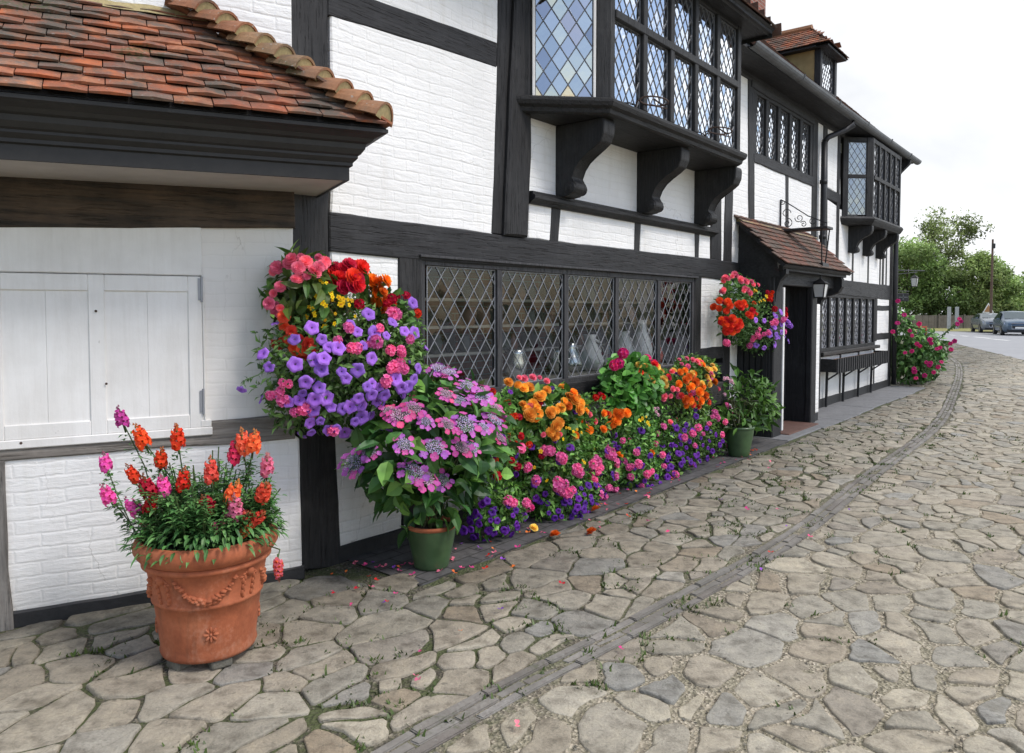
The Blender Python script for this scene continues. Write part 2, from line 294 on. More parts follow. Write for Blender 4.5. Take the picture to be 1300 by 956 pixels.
MAT['chrome'] = plain('alloy', (.5, .5, .52), .25, .8, 20, .1, 0)
MAT['carglass'] = plain('car glass', (.07, .09, .1), .08, .6, 5, .1, 0)
MAT['lampglass'] = plain('milky lamp glass', (.6, .6, .58), .3, 0, 8, .1, 0)
MAT['plate'] = plain('white number plate', (.65, .65, .64), .5, 0, 8, .08, 0)
MAT['copper'] = plain('orange petal litter', (.6, .2, .05), .6)
# ------------------------------------------------------------------ objects
def tag(o, label=None, cat=None, group=None, kind=None):
    if label: o['label'] = label
    if cat: o['category'] = cat
    if group: o['group'] = group
    if kind: o['kind'] = kind
    return o
WM = {}
def empty(name, loc, rz=0.0, label=None, cat=None, group=None):
    o = bpy.data.objects.new(name, None); COL.objects.link(o)
    o.location = loc; o.rotation_euler = (0, 0, rz); o.empty_display_size = .1
    WM[o.name] = Matrix.Translation(V(loc)) @ Matrix.Rotation(rz, 4, 'Z')
    return tag(o, label, cat, group)
def fin(name, bm, mat, parent=None, origin=None, smooth=False, local=False):
    """bm is in world metres unless local; the parent is an Empty or a part whose frame is known"""
    me = bpy.data.meshes.new(name)
    if not local:
        if parent is not None: bm.transform(WM[parent.name].inverted())
        elif origin is not None: bm.transform(Matrix.Translation(-V(origin)))
    bm.to_mesh(me); bm.free()
    if smooth: me.shade_smooth()
    for mm in (mat if isinstance(mat, (list, tuple)) else [mat]):
        me.materials.append(MAT[mm] if isinstance(mm, str) else mm)
    o = bpy.data.objects.new(name, me); COL.objects.link(o)
    if parent is not None: o.parent = parent; WM[o.name] = WM[parent.name]
    elif origin is not None: o.location = origin; WM[o.name] = Matrix.Translation(V(origin))
    else: WM[o.name] = Matrix.Identity(4)
    return o
def struct(name, bm, mat, **k): return tag(fin(name, bm, mat, **k), kind='structure')
# ------------------------------------------------------------------ mesh helpers
def NB(): return bmesh.new()
def box(bm, c, ax, ay, az):
    """box centred at c with half-extent vectors"""
    c = V(c); vs = [bm.verts.new(c + ax*i + ay*j + az*k) for i in (-1, 1) for j in (-1, 1) for k in (-1, 1)]
    for f in ((0, 1, 3, 2), (4, 6, 7, 5), (0, 4, 5, 1), (2, 3, 7, 6), (0, 2, 6, 4), (1, 5, 7, 3)): bm.faces.new([vs[i] for i in f])
    return vs
def fbox(bm, F, s0, s1, d0, d1, z0, z1):
    vs = [bm.verts.new(F(s, d, z)) for s in (s0, s1) for d in (d0, d1) for z in (z0, z1)]
    for f in ((0, 1, 3, 2), (4, 6, 7, 5), (0, 4, 5, 1), (2, 3, 7, 6), (0, 2, 6, 4), (1, 5, 7, 3)): bm.faces.new([vs[i] for i in f])
def slab(bm, F, poly, d0, d1, jit=.006, seg=.14, bev=.006, nscale=3.0):
    """wonky plate: polygon in (s,z), back at depth d0, face at d1, softened arris"""
    pts = []
    n = len(poly)
    for i in range(n):
        a = V(poly[i]); b = V(poly[(i+1) % n]); k = max(1, int((b-a).length/seg))
        for j in range(k): pts.append(a.lerp(b, j/k))
    cen = sum(pts, V((0, 0)))/len(pts)
    if jit:
        q = []
        for p in pts:
            w = F(p.x, 0, p.y)*nscale
            nv = noise.noise_vector(w) + noise.noise_vector(w*3.1)*.5
            q.append(V((p.x + nv.x*jit, p.y + nv.z*jit)))
        pts = q
    m = len(pts); ins = []
    area = sum(pts[i].x*pts[(i+1) % m].y - pts[(i+1) % m].x*pts[i].y for i in range(m))
    sg = 1 if area > 0 else -1
    for i in range(m):
        t = (pts[(i+1) % m] - pts[i-1]).normalized(); nrm = V((-t.y, t.x))*sg
        ins.append(pts[i] + nrm*bev)
    r0 = [bm.verts.new(F(p.x, d0, p.y)) for p in pts]
    r1 = [bm.verts.new(F(p.x, d1-bev*.8, p.y)) for p in pts]
    r2 = [bm.verts.new(F(p.x, d1, p.y)) for p in ins]
    for i in range(m):
        j = (i+1) % m
        bm.faces.new((r0[i], r0[j], r1[j], r1[i])); bm.faces.new((r1[i], r1[j], r2[j], r2[i]))
    bm.faces.new(r2); bm.faces.new(r0[::-1])
def fixn(bm): bmesh.ops.recalc_face_normals(bm, faces=bm.faces)
def part_slab(name, parent, F, poly, d0, d1, mat, **k):
    bm = NB(); slab(bm, F, poly, d0, d1, **k); fixn(bm); return fin(name, bm, mat, parent)
def part_box(name, parent, F, s0, s1, d0, d1, z0, z1, mat, bev=.004):
    bm = NB(); fbox(bm, F, s0, s1, d0, d1, z0, z1); fixn(bm)
    if bev: bmesh.ops.bevel(bm, geom=list(bm.edges), offset=bev, segments=1, affect='EDGES')
    return fin(name, bm, mat, parent)
def tube(bm, pts, r, n=8, cap=True, radii=None):
    pts = [V(p) for p in pts]; rings = []
    up = V((0, 0, 1))
    for i, p in enumerate(pts):
        t = (pts[min(i+1, len(pts)-1)] - pts[max(i-1, 0)]).normalized()
        a = t.cross(up)
        if a.length < 1e-3: a = t.cross(V((1, 0, 0)))
        a.normalize(); b = t.cross(a).normalized(); rr = radii[i] if radii else r
        rings.append([bm.verts.new(p + (a*math.cos(6.28319*k/n) + b*math.sin(6.28319*k/n))*rr) for k in range(n)])
    for a, b in zip(rings, rings[1:]):
        for k in range(n): bm.faces.new((a[k], a[(k+1) % n], b[(k+1) % n], b[k]))
    if cap: bm.faces.new(rings[0][::-1]); bm.faces.new(rings[-1])
def lathe(bm, prof, c, n=48, wob=0.0):
    c = V(c); rings = []
    for r, z in prof:
        rings.append([bm.verts.new(c + V((r*math.cos(6.28319*k/n), r*math.sin(6.28319*k/n), z))) for k in range(n)])
    for a, b in zip(rings, rings[1:]):
        for k in range(n): bm.faces.new((a[k], a[(k+1) % n], b[(k+1) % n], b[k]))
    return rings
def sweep(bm, F, prof, s0, s1, cap=True):
    """moulding: profile [(d,z)] run from s0 to s1 (either may be a function of (d,z) for mitres)"""
    g0 = s0 if callable(s0) else (lambda d, z: s0); g1 = s1 if callable(s1) else (lambda d, z: s1)
    a = [bm.verts.new(F(g0(d, z), d, z)) for d, z in prof]; b = [bm.verts.new(F(g1(d, z), d, z)) for d, z in prof]
    n = len(prof)
    for i in range(n): bm.faces.new((a[i], a[(i+1) % n], b[(i+1) % n], b[i]))
    if cap: bm.faces.new(a[::-1]); bm.faces.new(b)
def clip_poly(poly, a, b):
    """keep the part of a 2D polygon left of a->b"""
    out = []; n = len(poly)
    ex, ey = b[0]-a[0], b[1]-a[1]
    sd = [ex*(p[1]-a[1]) - ey*(p[0]-a[0]) for p in poly]
    for i in range(n):
        p, q, sp, sq = poly[i], poly[(i+1) % n], sd[i], sd[(i+1) % n]
        if sp >= 0: out.append(p)
        if (sp > 0 > sq) or (sp < 0 < sq):
            t = sp/(sp-sq); out.append((p[0]+(q[0]-p[0])*t, p[1]+(q[1]-p[1])*t))
    return out
def in_quad_clip(poly, quad):
    for i in range(len(quad)):
        poly = clip_poly(poly, quad[i], quad[(i+1) % len(quad)])
        if len(poly) < 3: return []
    return poly
def lattice_and_pane(F, quad, d, pw, ph, lead, parent, glassmat, leadmat, tilt=0.0, saddle=(), jitter=.003):
    """leaded light in a (s,z) quad (counter-clockwise): every quarry a facet of its own, lead cames over them"""
    cx = sum(p[0] for p in quad)/4; s0 = min(p[0] for p in quad); s1 = max(p[0] for p in quad); z0 = min(p[1] for p in quad); z1 = max(p[1] for p in quad)
    g = NB()
    for i in range(int((s1-s0)/(pw/2))+4):
        for j in range(int((z1-z0)/(ph/2))+4):
            if (i+j) % 2: continue
            c = (s0+(i-1)*pw/2, z0+(j-1)*ph/2)
            pl = in_quad_clip([(c[0]-pw/2, c[1]), (c[0], c[1]-ph/2), (c[0]+pw/2, c[1]), (c[0], c[1]+ph/2)], quad)
            if len(pl) < 3: continue
            ta, tb = RN.gauss(0, tilt), RN.gauss(0, tilt)
            try: g.faces.new([g.verts.new(F(p[0], d+(p[0]-c[0])*ta+(p[1]-c[1])*tb, p[1])) for p in pl])
            except ValueError: pass
    pane = fin('pane', g, glassmat, parent)
    b = NB()
    sl = ph/pw
    def came(p, q, w=lead, t=.006):
        p = V(p); q = V(q); t2 = (q-p)
        if t2.length < .004: return
        t2.normalize(); n2 = V((-t2.y, t2.x))*w*.5
        prof = [(p-n2, d+.001), (p-n2*.5, d+t), (p+n2*.5, d+t), (p+n2, d+.001)]
        k = 1
        rows = []
        for e in (p, q): rows.append([b.verts.new(F(e.x+o.x, dd, e.y+o.y)) for o, dd in ((-n2, d+.0015), (-n2*.5, d+t), (n2*.5, d+t), (n2, d+.0015))])
        for m in range(3): b.faces.new((rows[0][m], rows[0][m+1], rows[1][m+1], rows[1][m]))
    n = int((s1-s0)/pw + (z1-z0)/ph)+4
    for sgn in (1, -1):
        for i in range(-n, n+1):
            # line s = s0 + (i+.5)*pw + sgn*(z-z0)/sl ; clip a sliver to the quad
            def at(z): return (s0+(i+.5)*pw+sgn*(z-z0)/sl, z)
            p, q = at(z0-.1), at(z1+.1); t0, t1 = 0.0, 1.0; ok = True
            for e in range(4):
                a, c = quad[e], quad[(e+1) % 4]; ex, ey = c[0]-a[0], c[1]-a[1]
                f0 = ex*(p[1]-a[1])-ey*(p[0]-a[0]); f1 = ex*(q[1]-a[1])-ey*(q[0]-a[0])
                if f0 < 0 and f1 < 0: ok = False; break
                if f0 < 0: t0 = max(t0, f0/(f0-f1))
                elif f1 < 0: t1 = min(t1, f0/(f0-f1))
            if ok and t1 > t0:
                P = V(p).lerp(V(q), t0); Q = V(p).lerp(V(q), t1); jv = V((U(-1, 1), U(-1, 1)))*jitter
                came(P+jv, Q+jv)
    for e in range(4): came(quad[e], quad[(e+1) % 4], lead*1.3)
    for zz in saddle: came((s0, zz), (s1, zz), .012, .014)
    fixn(b)
    fin('lead_lattice', b, leadmat, parent)
def rectq(s0, s1, z0, z1): return [(s0, z0), (s1, z0), (s1, z1), (s0, z1)]
def roof_tiles(bm, O, UD, VD, W, width, height, tw, gauge, inside=None, thick=.012, lap=.02, rough=1.0):
    """courses of plain tiles on the plane O + u*UD + v*VD, W the outward normal"""
    nrow = int(math.ceil(height/gauge))
    for r in range(nrow):
        off = (r % 2)*tw*.5 + U(-.02, .02); v0 = r*gauge
        for c in range(-1, int(width/tw)+2):
            u0 = c*tw + off; uc = u0+tw*.5
            if uc < -.02 or uc > width+.02: continue
            if inside and not inside(uc, v0+gauge*.5): continue
            a = U(-.014, .014)*rough; lift = U(0, .006)*rough; jl = U(-.006, .004)*rough
            ln = gauge+lap
            ua, ub = u0+.0025, u0+tw-.0025
            def P(u, v, h): return O + UD*u + VD*(v+(u-uc)*a) + W*h
            b0 = [P(ua, v0+jl, .016+lift), P(ub, v0+jl, .016+lift), P(ub, v0+ln, .001), P(ua, v0+ln, .001)]
            mid = .004*rough*U(.3, 1)
            t0 = [P(ua, v0+jl, .016+lift+thick), P(uc, v0+jl, .016+lift+thick+mid), P(ub, v0+jl, .016+lift+thick), P(ub, v0+ln, .001+thick), P(uc, v0+ln, .001+thick+mid), P(ua, v0+ln, .001+thick)]
            B = [bm.verts.new(p) for p in b0]; Tt = [bm.verts.new(p) for p in t0]
            bm.faces.new((Tt[0], Tt[1], Tt[4], Tt[5])); bm.faces.new((Tt[1], Tt[2], Tt[3], Tt[4]))
            bm.faces.new((B[0], B[1], Tt[2], Tt[1], Tt[0])); bm.faces.new((B[1], B[2], Tt[3], Tt[2])); bm.faces.new((B[3], B[0], Tt[0], Tt[5])); bm.faces.new(B[::-1])
# =================================================================== the building
B = empty('timber_framed_building', M(7, -2, 0), ANG_M, 'old black and white timber framed building with painted brick panels and tiled roofs', 'building')
def T_(name, pts, d1=.018, mat='post', d0=-.14, **k):
    k.setdefault('jit', .009); k.setdefault('bev', .009); return part_slab(name, B, M, pts, d0, d1, mat, **k)
def P_(pts, d1=.006, mat='brick_m', **k):
    k.setdefault('jit', .012); return part_slab('wall_panel', B, M, pts, -.12, d1, mat, bev=.012, **k)
# ---- rear shell: near-black backing sheets, the darkness of unlit rooms painted in
part_box('dark_backing', B, M, -.2, 14.45, -.62, -.55, 2.25, 4.7, 'dark', 0)
part_box('dark_backing', B, M, 5.45, 14.45, -.62, -.55, -.1, 2.25, 'dark', 0)
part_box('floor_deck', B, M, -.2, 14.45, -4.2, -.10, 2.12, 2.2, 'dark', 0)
part_box('end_wall', B, M, 14.40, 14.50, -5, -.02, -.1, 4.7, 'brick_m', 0)
# ---- white panels
P_(((0.129, 3.799), (1.721, 4.291), (1.702, 3.641), (0.127, 3.609)))
P_(((0.125, 3.432), (1.701, 3.508), (1.643, 2.196), (0.11, 2.201)), 0.010)
P_(rectq(.11, .68, .085, 1.985)); P_(rectq(.70, 5.45, .085, .84))
P_(rectq(2.09, 3.92, 2.20, 3.3)); P_(rectq(3.93, 5.58, 2.20, 3.3)); P_(rectq(5.70, 6.05, 2.2, 4.62)); P_(rectq(6.07, 6.80, 2.2, 4.62))
P_(rectq(5.32, 5.97, 1.15, 2.0)); P_(rectq(6.1, 6.42, .1, 2.0))
P_(rectq(6.85, 8.15, 2.0, 3.60)); P_(rectq(8.17, 9.30, 2.0, 3.60)); P_(rectq(9.3, 9.78, 2.0, 4.62))
P_(((9.921, 4.739), (10.658, 4.753), (10.729, 3.588), (9.984, 3.627))); P_(((9.91, 3.452), (10.56, 3.382), (10.632, 2.181), (9.981, 2.184)))
P_(rectq(10.62, 12.0, 2.12, 3.35)); P_(rectq(12.0, 13.3, 2.1, 3.35)); P_(rectq(13.3, 14.42, 1.98, 3.4)); P_(rectq(13.75, 14.42, 3.4, 4.6))
P_(rectq(9.3, 10.9, .1, .84)); P_(rectq(10.92, 12.1, .1, .84)); P_(rectq(12.12, 13.2, .1, .84)); P_(rectq(13.25, 14.42, .1, 1.03)); P_(rectq(13.25, 14.42, 1.14, 1.62)); P_(rectq(13.25, 14.42, 1.7, 1.87))
# ---- posts, beams, studs
T_('corner_post', ((-0.18, 3.725), (0.097, 3.829), (0.096, 3.214), (0.086, 1.965), (0.107, 1.231), (0.124, 0.684), (0.159, -0.029), (-0.134, 0.031), (-0.129, 0.818), (-0.18, 1.483), (-0.19, 2.271)), .022, 'post', d0=-.25, jit=.007)
T_('beam', ((0.1, 3.608), (0.731, 3.638), (1.688, 3.681), (1.678, 3.492), (0.708, 3.453), (0.098, 3.409)), .016, 'beam')
T_('beam', ((0.089, 2.212), (0.83, 2.212), (1.762, 2.198), (3.408, 2.206), (5.624, 2.22), (6.399, 2.211), (6.406, 1.971), (5.309, 1.993), (3.133, 1.975), (1.762, 1.956), (0.903, 1.954), (0.092, 1.97)), .024, 'beam', jit=.005)
T_('post', ((1.726, 4.437), (1.969, 4.527), (1.91, 4.075), (1.841, 3.131), (1.772, 2.205), (1.62, 2.205), (1.668, 3.097), (1.707, 4.011)), .016)
T_('post', ((1.92, 4.496), (2.219, 4.608), (2.083, 3.743), (2.075, 2.853), (2.034, 2.204), (1.734, 2.199), (1.792, 3.115), (1.861, 4.049)), .055, bev=.018)
T_('post', ((0.654, 1.984), (0.873, 1.975), (0.883, 1.184), (0.899, 0.17), (0.689, 0.115), (0.676, 1.142)), .020)
T_('post', rectq(5.16, 5.33, .82, 2.0), .016); T_('rail', rectq(5.33, 5.99, 1.02, 1.165), .014, 'beam'); T_('post', rectq(5.95, 6.16, .0, 2.0), .02)
T_('stud', ((2.403, 2.497), (2.541, 2.498), (2.507, 2.195), (2.381, 2.2)), .012); T_('stud', ((3.809, 2.492), (3.935, 2.496), (3.908, 2.199), (3.798, 2.2)), .012); T_('stud', ((5.154, 2.527), (5.276, 2.528), (5.263, 2.21), (5.161, 2.213)), .012)
T_('post', ((5.6, 3.139), (5.845, 3.172), (5.871, 2.214), (5.581, 2.217)), .02); T_('post', ((5.979, 3.334), (6.215, 3.368), (6.178, 2.2), (5.941, 2.198)), .018)
T_('post', ((6.623, 4.72), (6.834, 4.712), (6.902, 2.756), (6.715, 2.749)), .02)
T_('stud', ((8.047, 3.626), (8.177, 3.634), (8.218, 2.692), (8.088, 2.682)), .012)
T_('rail', ((6.843, 3.665), (9.276, 3.694), (9.283, 3.548), (6.847, 3.553)), .024, 'beam')
T_('post', rectq(9.22, 9.46, 2.05, 4.66), .02); T_('post', ((9.734, 4.699), (9.938, 4.714), (10.041, 2.159), (9.792, 2.163)), .02)
T_('rail', ((9.794, 3.613), (10.703, 3.596), (10.714, 3.423), (9.803, 3.45)), .022, 'beam')
T_('beam', ((9.629, 2.183), (10.746, 2.144), (14.395, 2.13), (14.42, 1.833), (10.762, 1.886), (9.644, 1.892)), .022, 'beam')
for s, z0, z1 in ((11.5, 2.1, 2.9), (12.55, 2.1, 2.9), (13.45, 2.0, 3.4), (13.95, 2.0, 3.4)): T_('stud', rectq(s, s+.1, z0, z1), .014)
T_('post', rectq(14.30, 14.5, -.05, 4.62), .03); T_('post', rectq(10.52, 10.66, 2.1, 4.66), .02); T_('post', rectq(13.66, 13.78, 2.1, 4.66), .02)
T_('post', rectq(9.46, 9.70, .0, 1.9), .02); T_('post', rectq(13.15, 13.32, 1.0, 1.92), .018); T_('rail', rectq(13.2, 14.35, 1.02, 1.15), .016, 'beam'); T_('rail', rectq(13.2, 14.35, 1.61, 1.71), .016, 'beam')
T_('sill_beam', rectq(.68, 5.98, .82, .965), .03, 'beam')
for s in (10.85, 12.0, 13.12): T_('stud', rectq(s, s+.09, .1, .85), .014)
# wall plate under the eaves
T_('beam', rectq(5.6, 14.45, 4.58, 4.74), .03, 'beam'); T_('beam', rectq(6.72, 9.25, 4.50, 4.60), .034, 'beam')
# black plinth
P1 = part_slab('plinth', B, M, rectq(.13, 6.0, -.06, .10), -.12, .025, 'plinth', jit=.012, bev=.01)
part_slab('plinth', B, M, rectq(9.45, 14.4, -.06, .16), -.12, .02, 'plinth', jit=.01)
# moulded rail below the bay brackets
bm = NB(); sweep(bm, M, [(0, 2.485), (.03, 2.485), (.045, 2.505), (.085, 2.525), (.085, 2.55), (.06, 2.565), (.06, 2.585), (0, 2.59)], 2.08, 5.64); fixn(bm); fin('moulded_rail', bm, 'bayh', B)
# ---- shop window
def bars(F, lst, d0, d1, bev=.004):
    bm = NB()
    for s0, s1, z0, z1 in lst: fbox(bm, F, s0, s1, d0, d1, z0, z1)
    bmesh.ops.bevel(bm, geom=list(bm.edges), offset=bev, segments=1, affect='EDGES'); fixn(bm); return bm
sx = [.92, 1.73, 2.64, 3.49, 4.34, 5.15]
frame = bars(M, [(.86, .915, .95, 1.975), (5.115, 5.175, .95, 1.975), (.915, 5.115, 1.925, 1.975), (.915, 5.115, .95, 1.0)] + [(x-.032, x+.032, 1.0, 1.925) for x in sx[1:-1]], -.06, .006)
W1 = fin('shop_window', frame, 'frame_grey', B)
for i in range(5):
    lattice_and_pane(M, rectq(sx[i]+.035, sx[i+1]-.035, 1.005, 1.92), -.022, .140, .188, .0085, W1, 'glass_shop', 'lead')
part_box('drip_mould', B, M, .84, 5.2, .02, .045, 1.975, 1.995, 'frame_grey', .004)
# shop interior shell
part_box('shop_back_wall', B, M, .2, 5.9, -1.75, -1.65, 0, 2.12, 'inbrick', 0)
part_box('shop_floor', B, M, .2, 5.9, -1.65, -.13, .0, .05, 'dark', 0)
part_box('shop_end_wall', B, M, .2, .28, -1.65, -.13, .05, 2.12, 'pale', 0); part_box('shop_end_wall', B, M, 5.8, 5.9, -1.65, -.13, .05, 2.12, 'pale', 0)
# ---- first-floor strip window
ux = [6.90, 7.33, 7.78, 8.24, 8.70, 9.16]
W2 = fin('strip_window', bars(M, [(6.83, 9.24, 3.655, 3.70), (6.83, 9.24, 4.46, 4.53)] + [(x-.05, x+.05, 3.70, 4.46) for x in ux], -.08, .012), 'bay', B)
for i in range(5): lattice_and_pane(M, rectq(ux[i]+.052, ux[i+1]-.052, 3.702, 4.458), -.03, .092, .135, .0065, W2, 'glass_up', 'lead_dark')
# ---- canted bay window
def mkframe(p0, p1, z=0):
    a = V(p0); b = V(p1); t = (b-a); t.z = 0; ln = t.length; t.normalize(); n = V((t.y, -t.x, 0))
    return (lambda s, d, z: a + t*s + n*d + ZZ*z), ln
def bay(s0, s1, D, cant, zs, zb, zt, zm, nl, parent, sillm=True, glass='glass_up', pw=.112, ph=.165, lead=.0062):
    """zs soffit, zb glass bottom, zm transom, zt head; lights nl on the front; cant = run of the angled sides along the wall"""
    Fl, ll = mkframe(M(s0-cant, 0, 0), M(s0, D, 0)); Fr, lr = mkframe(M(s1, D, 0), M(s1+cant, 0, 0))
    Ff = lambda s, d, z: M(s, D+d, z)
    bm = NB()
    def bb(F, s0_, s1_, z0, z1, d0=-.07, d1=.0): fbox(bm, F, s0_, s1_, d0, d1, z0, z1)
    lp_ = .115
    for F, ln in ((Fl, ll), (Fr, lr)):
        bb(F, .03, .13, zs+.1, zt+.08, -.07, -.004); bb(F, ln-lp_, ln-.002, zs+.1, zt+.08, -.07, -.002)
        bb(F, .13, ln-lp_, zs+.1, zb-.012, -.07, -.006); bb(F, .13, ln-lp_, zt, zt+.08, -.07, -.006)
    wl = (s1-s0)
    bb(Ff, s0+.0, s0+.075, zs+.1, zt+.08); bb(Ff, s1-.085, s1, zs+.1, zt+.08)
    xs = [s0+.07 + (wl-.15)*i/nl for i in range(nl+1)]
    for x in xs[1:-1]: bb(Ff, x-.036, x+.036, zb, zt, -.07, .006)
    bb(Ff, s0+.075, s1-.085, zs+.1, zb, -.07, -.003); bb(Ff, s0+.075, s1-.085, zt, zt+.08, -.07, -.003)
    if zm: bb(Ff, s0+.075, s1-.085, zm-.035, zm+.035, -.07, .012)
    bmesh.ops.bevel(bm, geom=list(bm.edges), offset=.006, segments=1, affect='EDGES'); fixn(bm)
    W = fin('bay_window', bm, 'bay', parent)
    zr = [(zb+.004, zm-.037), (zm+.037, zt-.004)] if zm else [(zb+.004, zt-.004)]
    for i in range(nl):
        for z0, z1 in zr:
            lattice_and_pane(Ff, rectq(xs[i]+(.04 if i else .01), xs[i+1]-(.04 if i < nl-1 else .012), z0, z1), -.035, pw, ph, lead, W, glass, 'lead_dark')
    return W, Fl, ll, Fr, lr, xs
BW, Fl, ll, Fr, lr, xs = bay(2.47, 5.12, .55, .55, 3.19, 3.34, 4.62, 4.03, 5, B)
# side light of wide quarries, pale edge fillet
lattice_and_pane(Fl, rectq(.165, ll-.14, 3.335, 4.62), -.02, .135, .20, .010, BW, 'glass_side', 'lead_dark')
bm = bars(Fl, [(.14, .163, 3.32, 4.62), (ll-.14, ll-.118, 3.32, 4.62)], -.05, .004, .003); fin('fillet', bm, 'white_paint', BW)
lattice_and_pane(Fr, rectq(.125, lr-.16, 3.335, 4.62), -.02, .135, .20, .010, BW, 'glass_side', 'lead_dark')
# moulded sill round the bay
bm = NB()
def sillprof(o): return [(o-.62, 3.19), (.0+o-.06, 3.19), (o-.035, 3.205), (o-.03, 3.235), (o-.0, 3.255), (o+.012, 3.285), (o+.012, 3.305), (o-.01, 3.318), (o-.62, 3.325)]
def mit(sgn): return lambda d, z: None
prof = [(-.30, 3.19), (-.01, 3.19), (.012, 3.205), (.02, 3.235), (.05, 3.255), (.062, 3.285), (.062, 3.305), (.04, 3.320), (-.30, 3.325)]
ring = [(1.86, .0), (2.47, .55), (5.12, .55), (5.73, 0.0)]
def offs(o):
    k = o*math.tan(math.radians(22.0)); c = o*math.sqrt(2)
    return [(1.90-.0-c*.98, .0), (2.45-k, .55+o), (5.14+k, .55+o), (5.69+c*.98, .0)]
rows = [[bm.verts.new(M(s, max(d, .0), z)) for s, d in offs(o)] for o, z in prof]
for a, b in zip(rows, rows[1:]):
    for i in range(3): bm.faces.new((a[i], a[i+1], b[i+1], b[i]))
bm.faces.new(rows[0]); bm.faces.new(rows[-1][::-1]); fixn(bm); fin('bay_sill', bm, 'bayh', BW)
bm = NB(); sl = [bm.verts.new(M(s, d, 3.189)) for s, d in ((1.95, .02), (2.47, .54), (5.12, .54), (5.64, .02))]; bm.faces.new(sl); fin('bay_soffit', bm, 'bayh', BW)
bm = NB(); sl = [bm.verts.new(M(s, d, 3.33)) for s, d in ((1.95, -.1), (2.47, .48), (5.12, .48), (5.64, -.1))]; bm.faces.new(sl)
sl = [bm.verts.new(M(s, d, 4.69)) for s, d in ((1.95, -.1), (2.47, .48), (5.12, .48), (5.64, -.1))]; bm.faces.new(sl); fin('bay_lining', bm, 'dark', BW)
# carved scroll brackets
def bracket(s, w, D, ztop, zbot, parent, mat='bay'):
    out = []
    H_ = ztop-zbot
    k = []
    for i in range(13):
        t = i/12; a = t*math.pi/2
        k.append((D*(.98) - (D*.62)*math.sin(a)*1.0 if False else D*.97*(1-t)**.0*1, 0))
    pts = [(0, ztop), (D*.97, ztop), (D*1.0, ztop-H_*.06), (D*.99, ztop-H_*.20), (D*.93, ztop-H_*.31), (D*.80, ztop-H_*.385), (D*.64, ztop-H_*.44), (D*.50, ztop-H_*.52), (D*.40, ztop-H_*.62), (D*.335, ztop-H_*.74),
           (D*.36, ztop-H_*.78), (D*.43, ztop-H_*.82), (D*.445, ztop-H_*.89), (D*.39, ztop-H_*.955), (D*.28, ztop-H_*.985), (D*.16, ztop-H_*1.0), (D*.10, ztop-H_*.965), (0, ztop-H_*.96)]
    bm = NB()
    a = [bm.verts.new(M(s-w/2, d, z)) for d, z in pts]; b = [bm.verts.new(M(s+w/2, d, z)) for d, z in pts]
    for i in range(len(pts)):
        j = (i+1) % len(pts); bm.faces.new((a[i], a[j], b[j], b[i]))
    bm.faces.new(a[::-1]); bm.faces.new(b)
    bmesh.ops.bevel(bm, geom=[e for e in bm.edges], offset=.008, segments=1, affect='EDGES')
    lathe_c = M(s, D*.33, zbot+H_*.115)
    rad = H_*.085
    for sg in (-1, 1):     # carved roll bosses on the cheeks
        rr = [[bm.verts.new(lathe_c + TT*(sg*(w/2+h)) + (NN*math.cos(a_*.5236)+ZZ*math.sin(a_*.5236))*rad*q) for a_ in range(12)] for h, q in ((-.002, 1), (.012, .95), (.018, .6), (.026, .3))]
        for r1, r2 in zip(rr, rr[1:]):
            for i in range(12): bm.faces.new((r1[i], r1[(i+1) % 12], r2[(i+1) % 12], r2[i]))
        bm.faces.new(rr[-1])
    fixn(bm); return fin('bracket', bm, mat, parent)
for s in (2.55, 3.93, 5.22): bracket(s, .17, .50, 3.19, 2.575, BW)
# ---- far bay
BW2, Fl2, ll2, Fr2, lr2, xs2 = bay(11.22, 13.3, .40, .42, 3.10, 3.26, 4.52, 3.93, 5, B, glass='glass_far')
for z0, z1 in ((3.27, 3.90), (3.96, 4.51)): lattice_and_pane(Fl2, rectq(.135, ll2-.12, z0, z1), -.02, .11, .16, .009, BW2, 'glass_far', 'lead_dark')
bm = bars(Fl2, [(.13, ll2-.115, 3.90, 3.96)], -.07, -.004); fin('transom', bm, 'bayh', BW2)
bm = NB(); rows = []
for o, z in [(-.30, 3.10), (.0, 3.10), (.04, 3.16), (.055, 3.2), (.03, 3.235), (-.3, 3.24)]:
    k = o*.41; rows.append([bm.verts.new(M(s, max(d, 0), z)) for s, d in ((10.8-o*1.4, 0), (11.21-k, .40+o), (13.31+k, .40+o), (13.72+o*1.4, 0))])
for a, b in zip(rows, rows[1:]):
    for i in range(3): bm.faces.new((a[i], a[i+1], b[i+1], b[i]))
bm.faces.new(rows[0]); bm.faces.new(rows[-1][::-1]); fixn(bm); fin('bay_sill', bm, 'bayh', BW2)
bm = NB(); bm.faces.new([bm.verts.new(M(s, d, 3.099)) for s, d in ((10.85, .0), (11.22, .39), (13.3, .39), (13.66, .0))]); fin('bay_soffit', bm, 'bayh', BW2)
for s in (11.3, 12.25, 13.2): bracket(s, .13, .40, 3.10, 2.62, BW2)
# ---- far ground-floor window and its sill
fx = [9.78 + 3.36*i/7 for i in range(8)]
W3 = fin('long_window', bars(M, [(9.70, 13.2, .93, .985), (9.70, 13.2, 1.83, 1.90)] + [(x-.05, x+.05, .985, 1.83) for x in fx], -.09, .012), 'bay', B)
for i in range(7): lattice_and_pane(M, rectq(fx[i]+.052, fx[i+1]-.052, .987, 1.828), -.035, .10, .15, .009, W3, 'glass_far', 'lead')
part_box('window_sill', B, M, 9.66, 13.25, -.05, .10, .87, .93, 'wood_dk', .008)
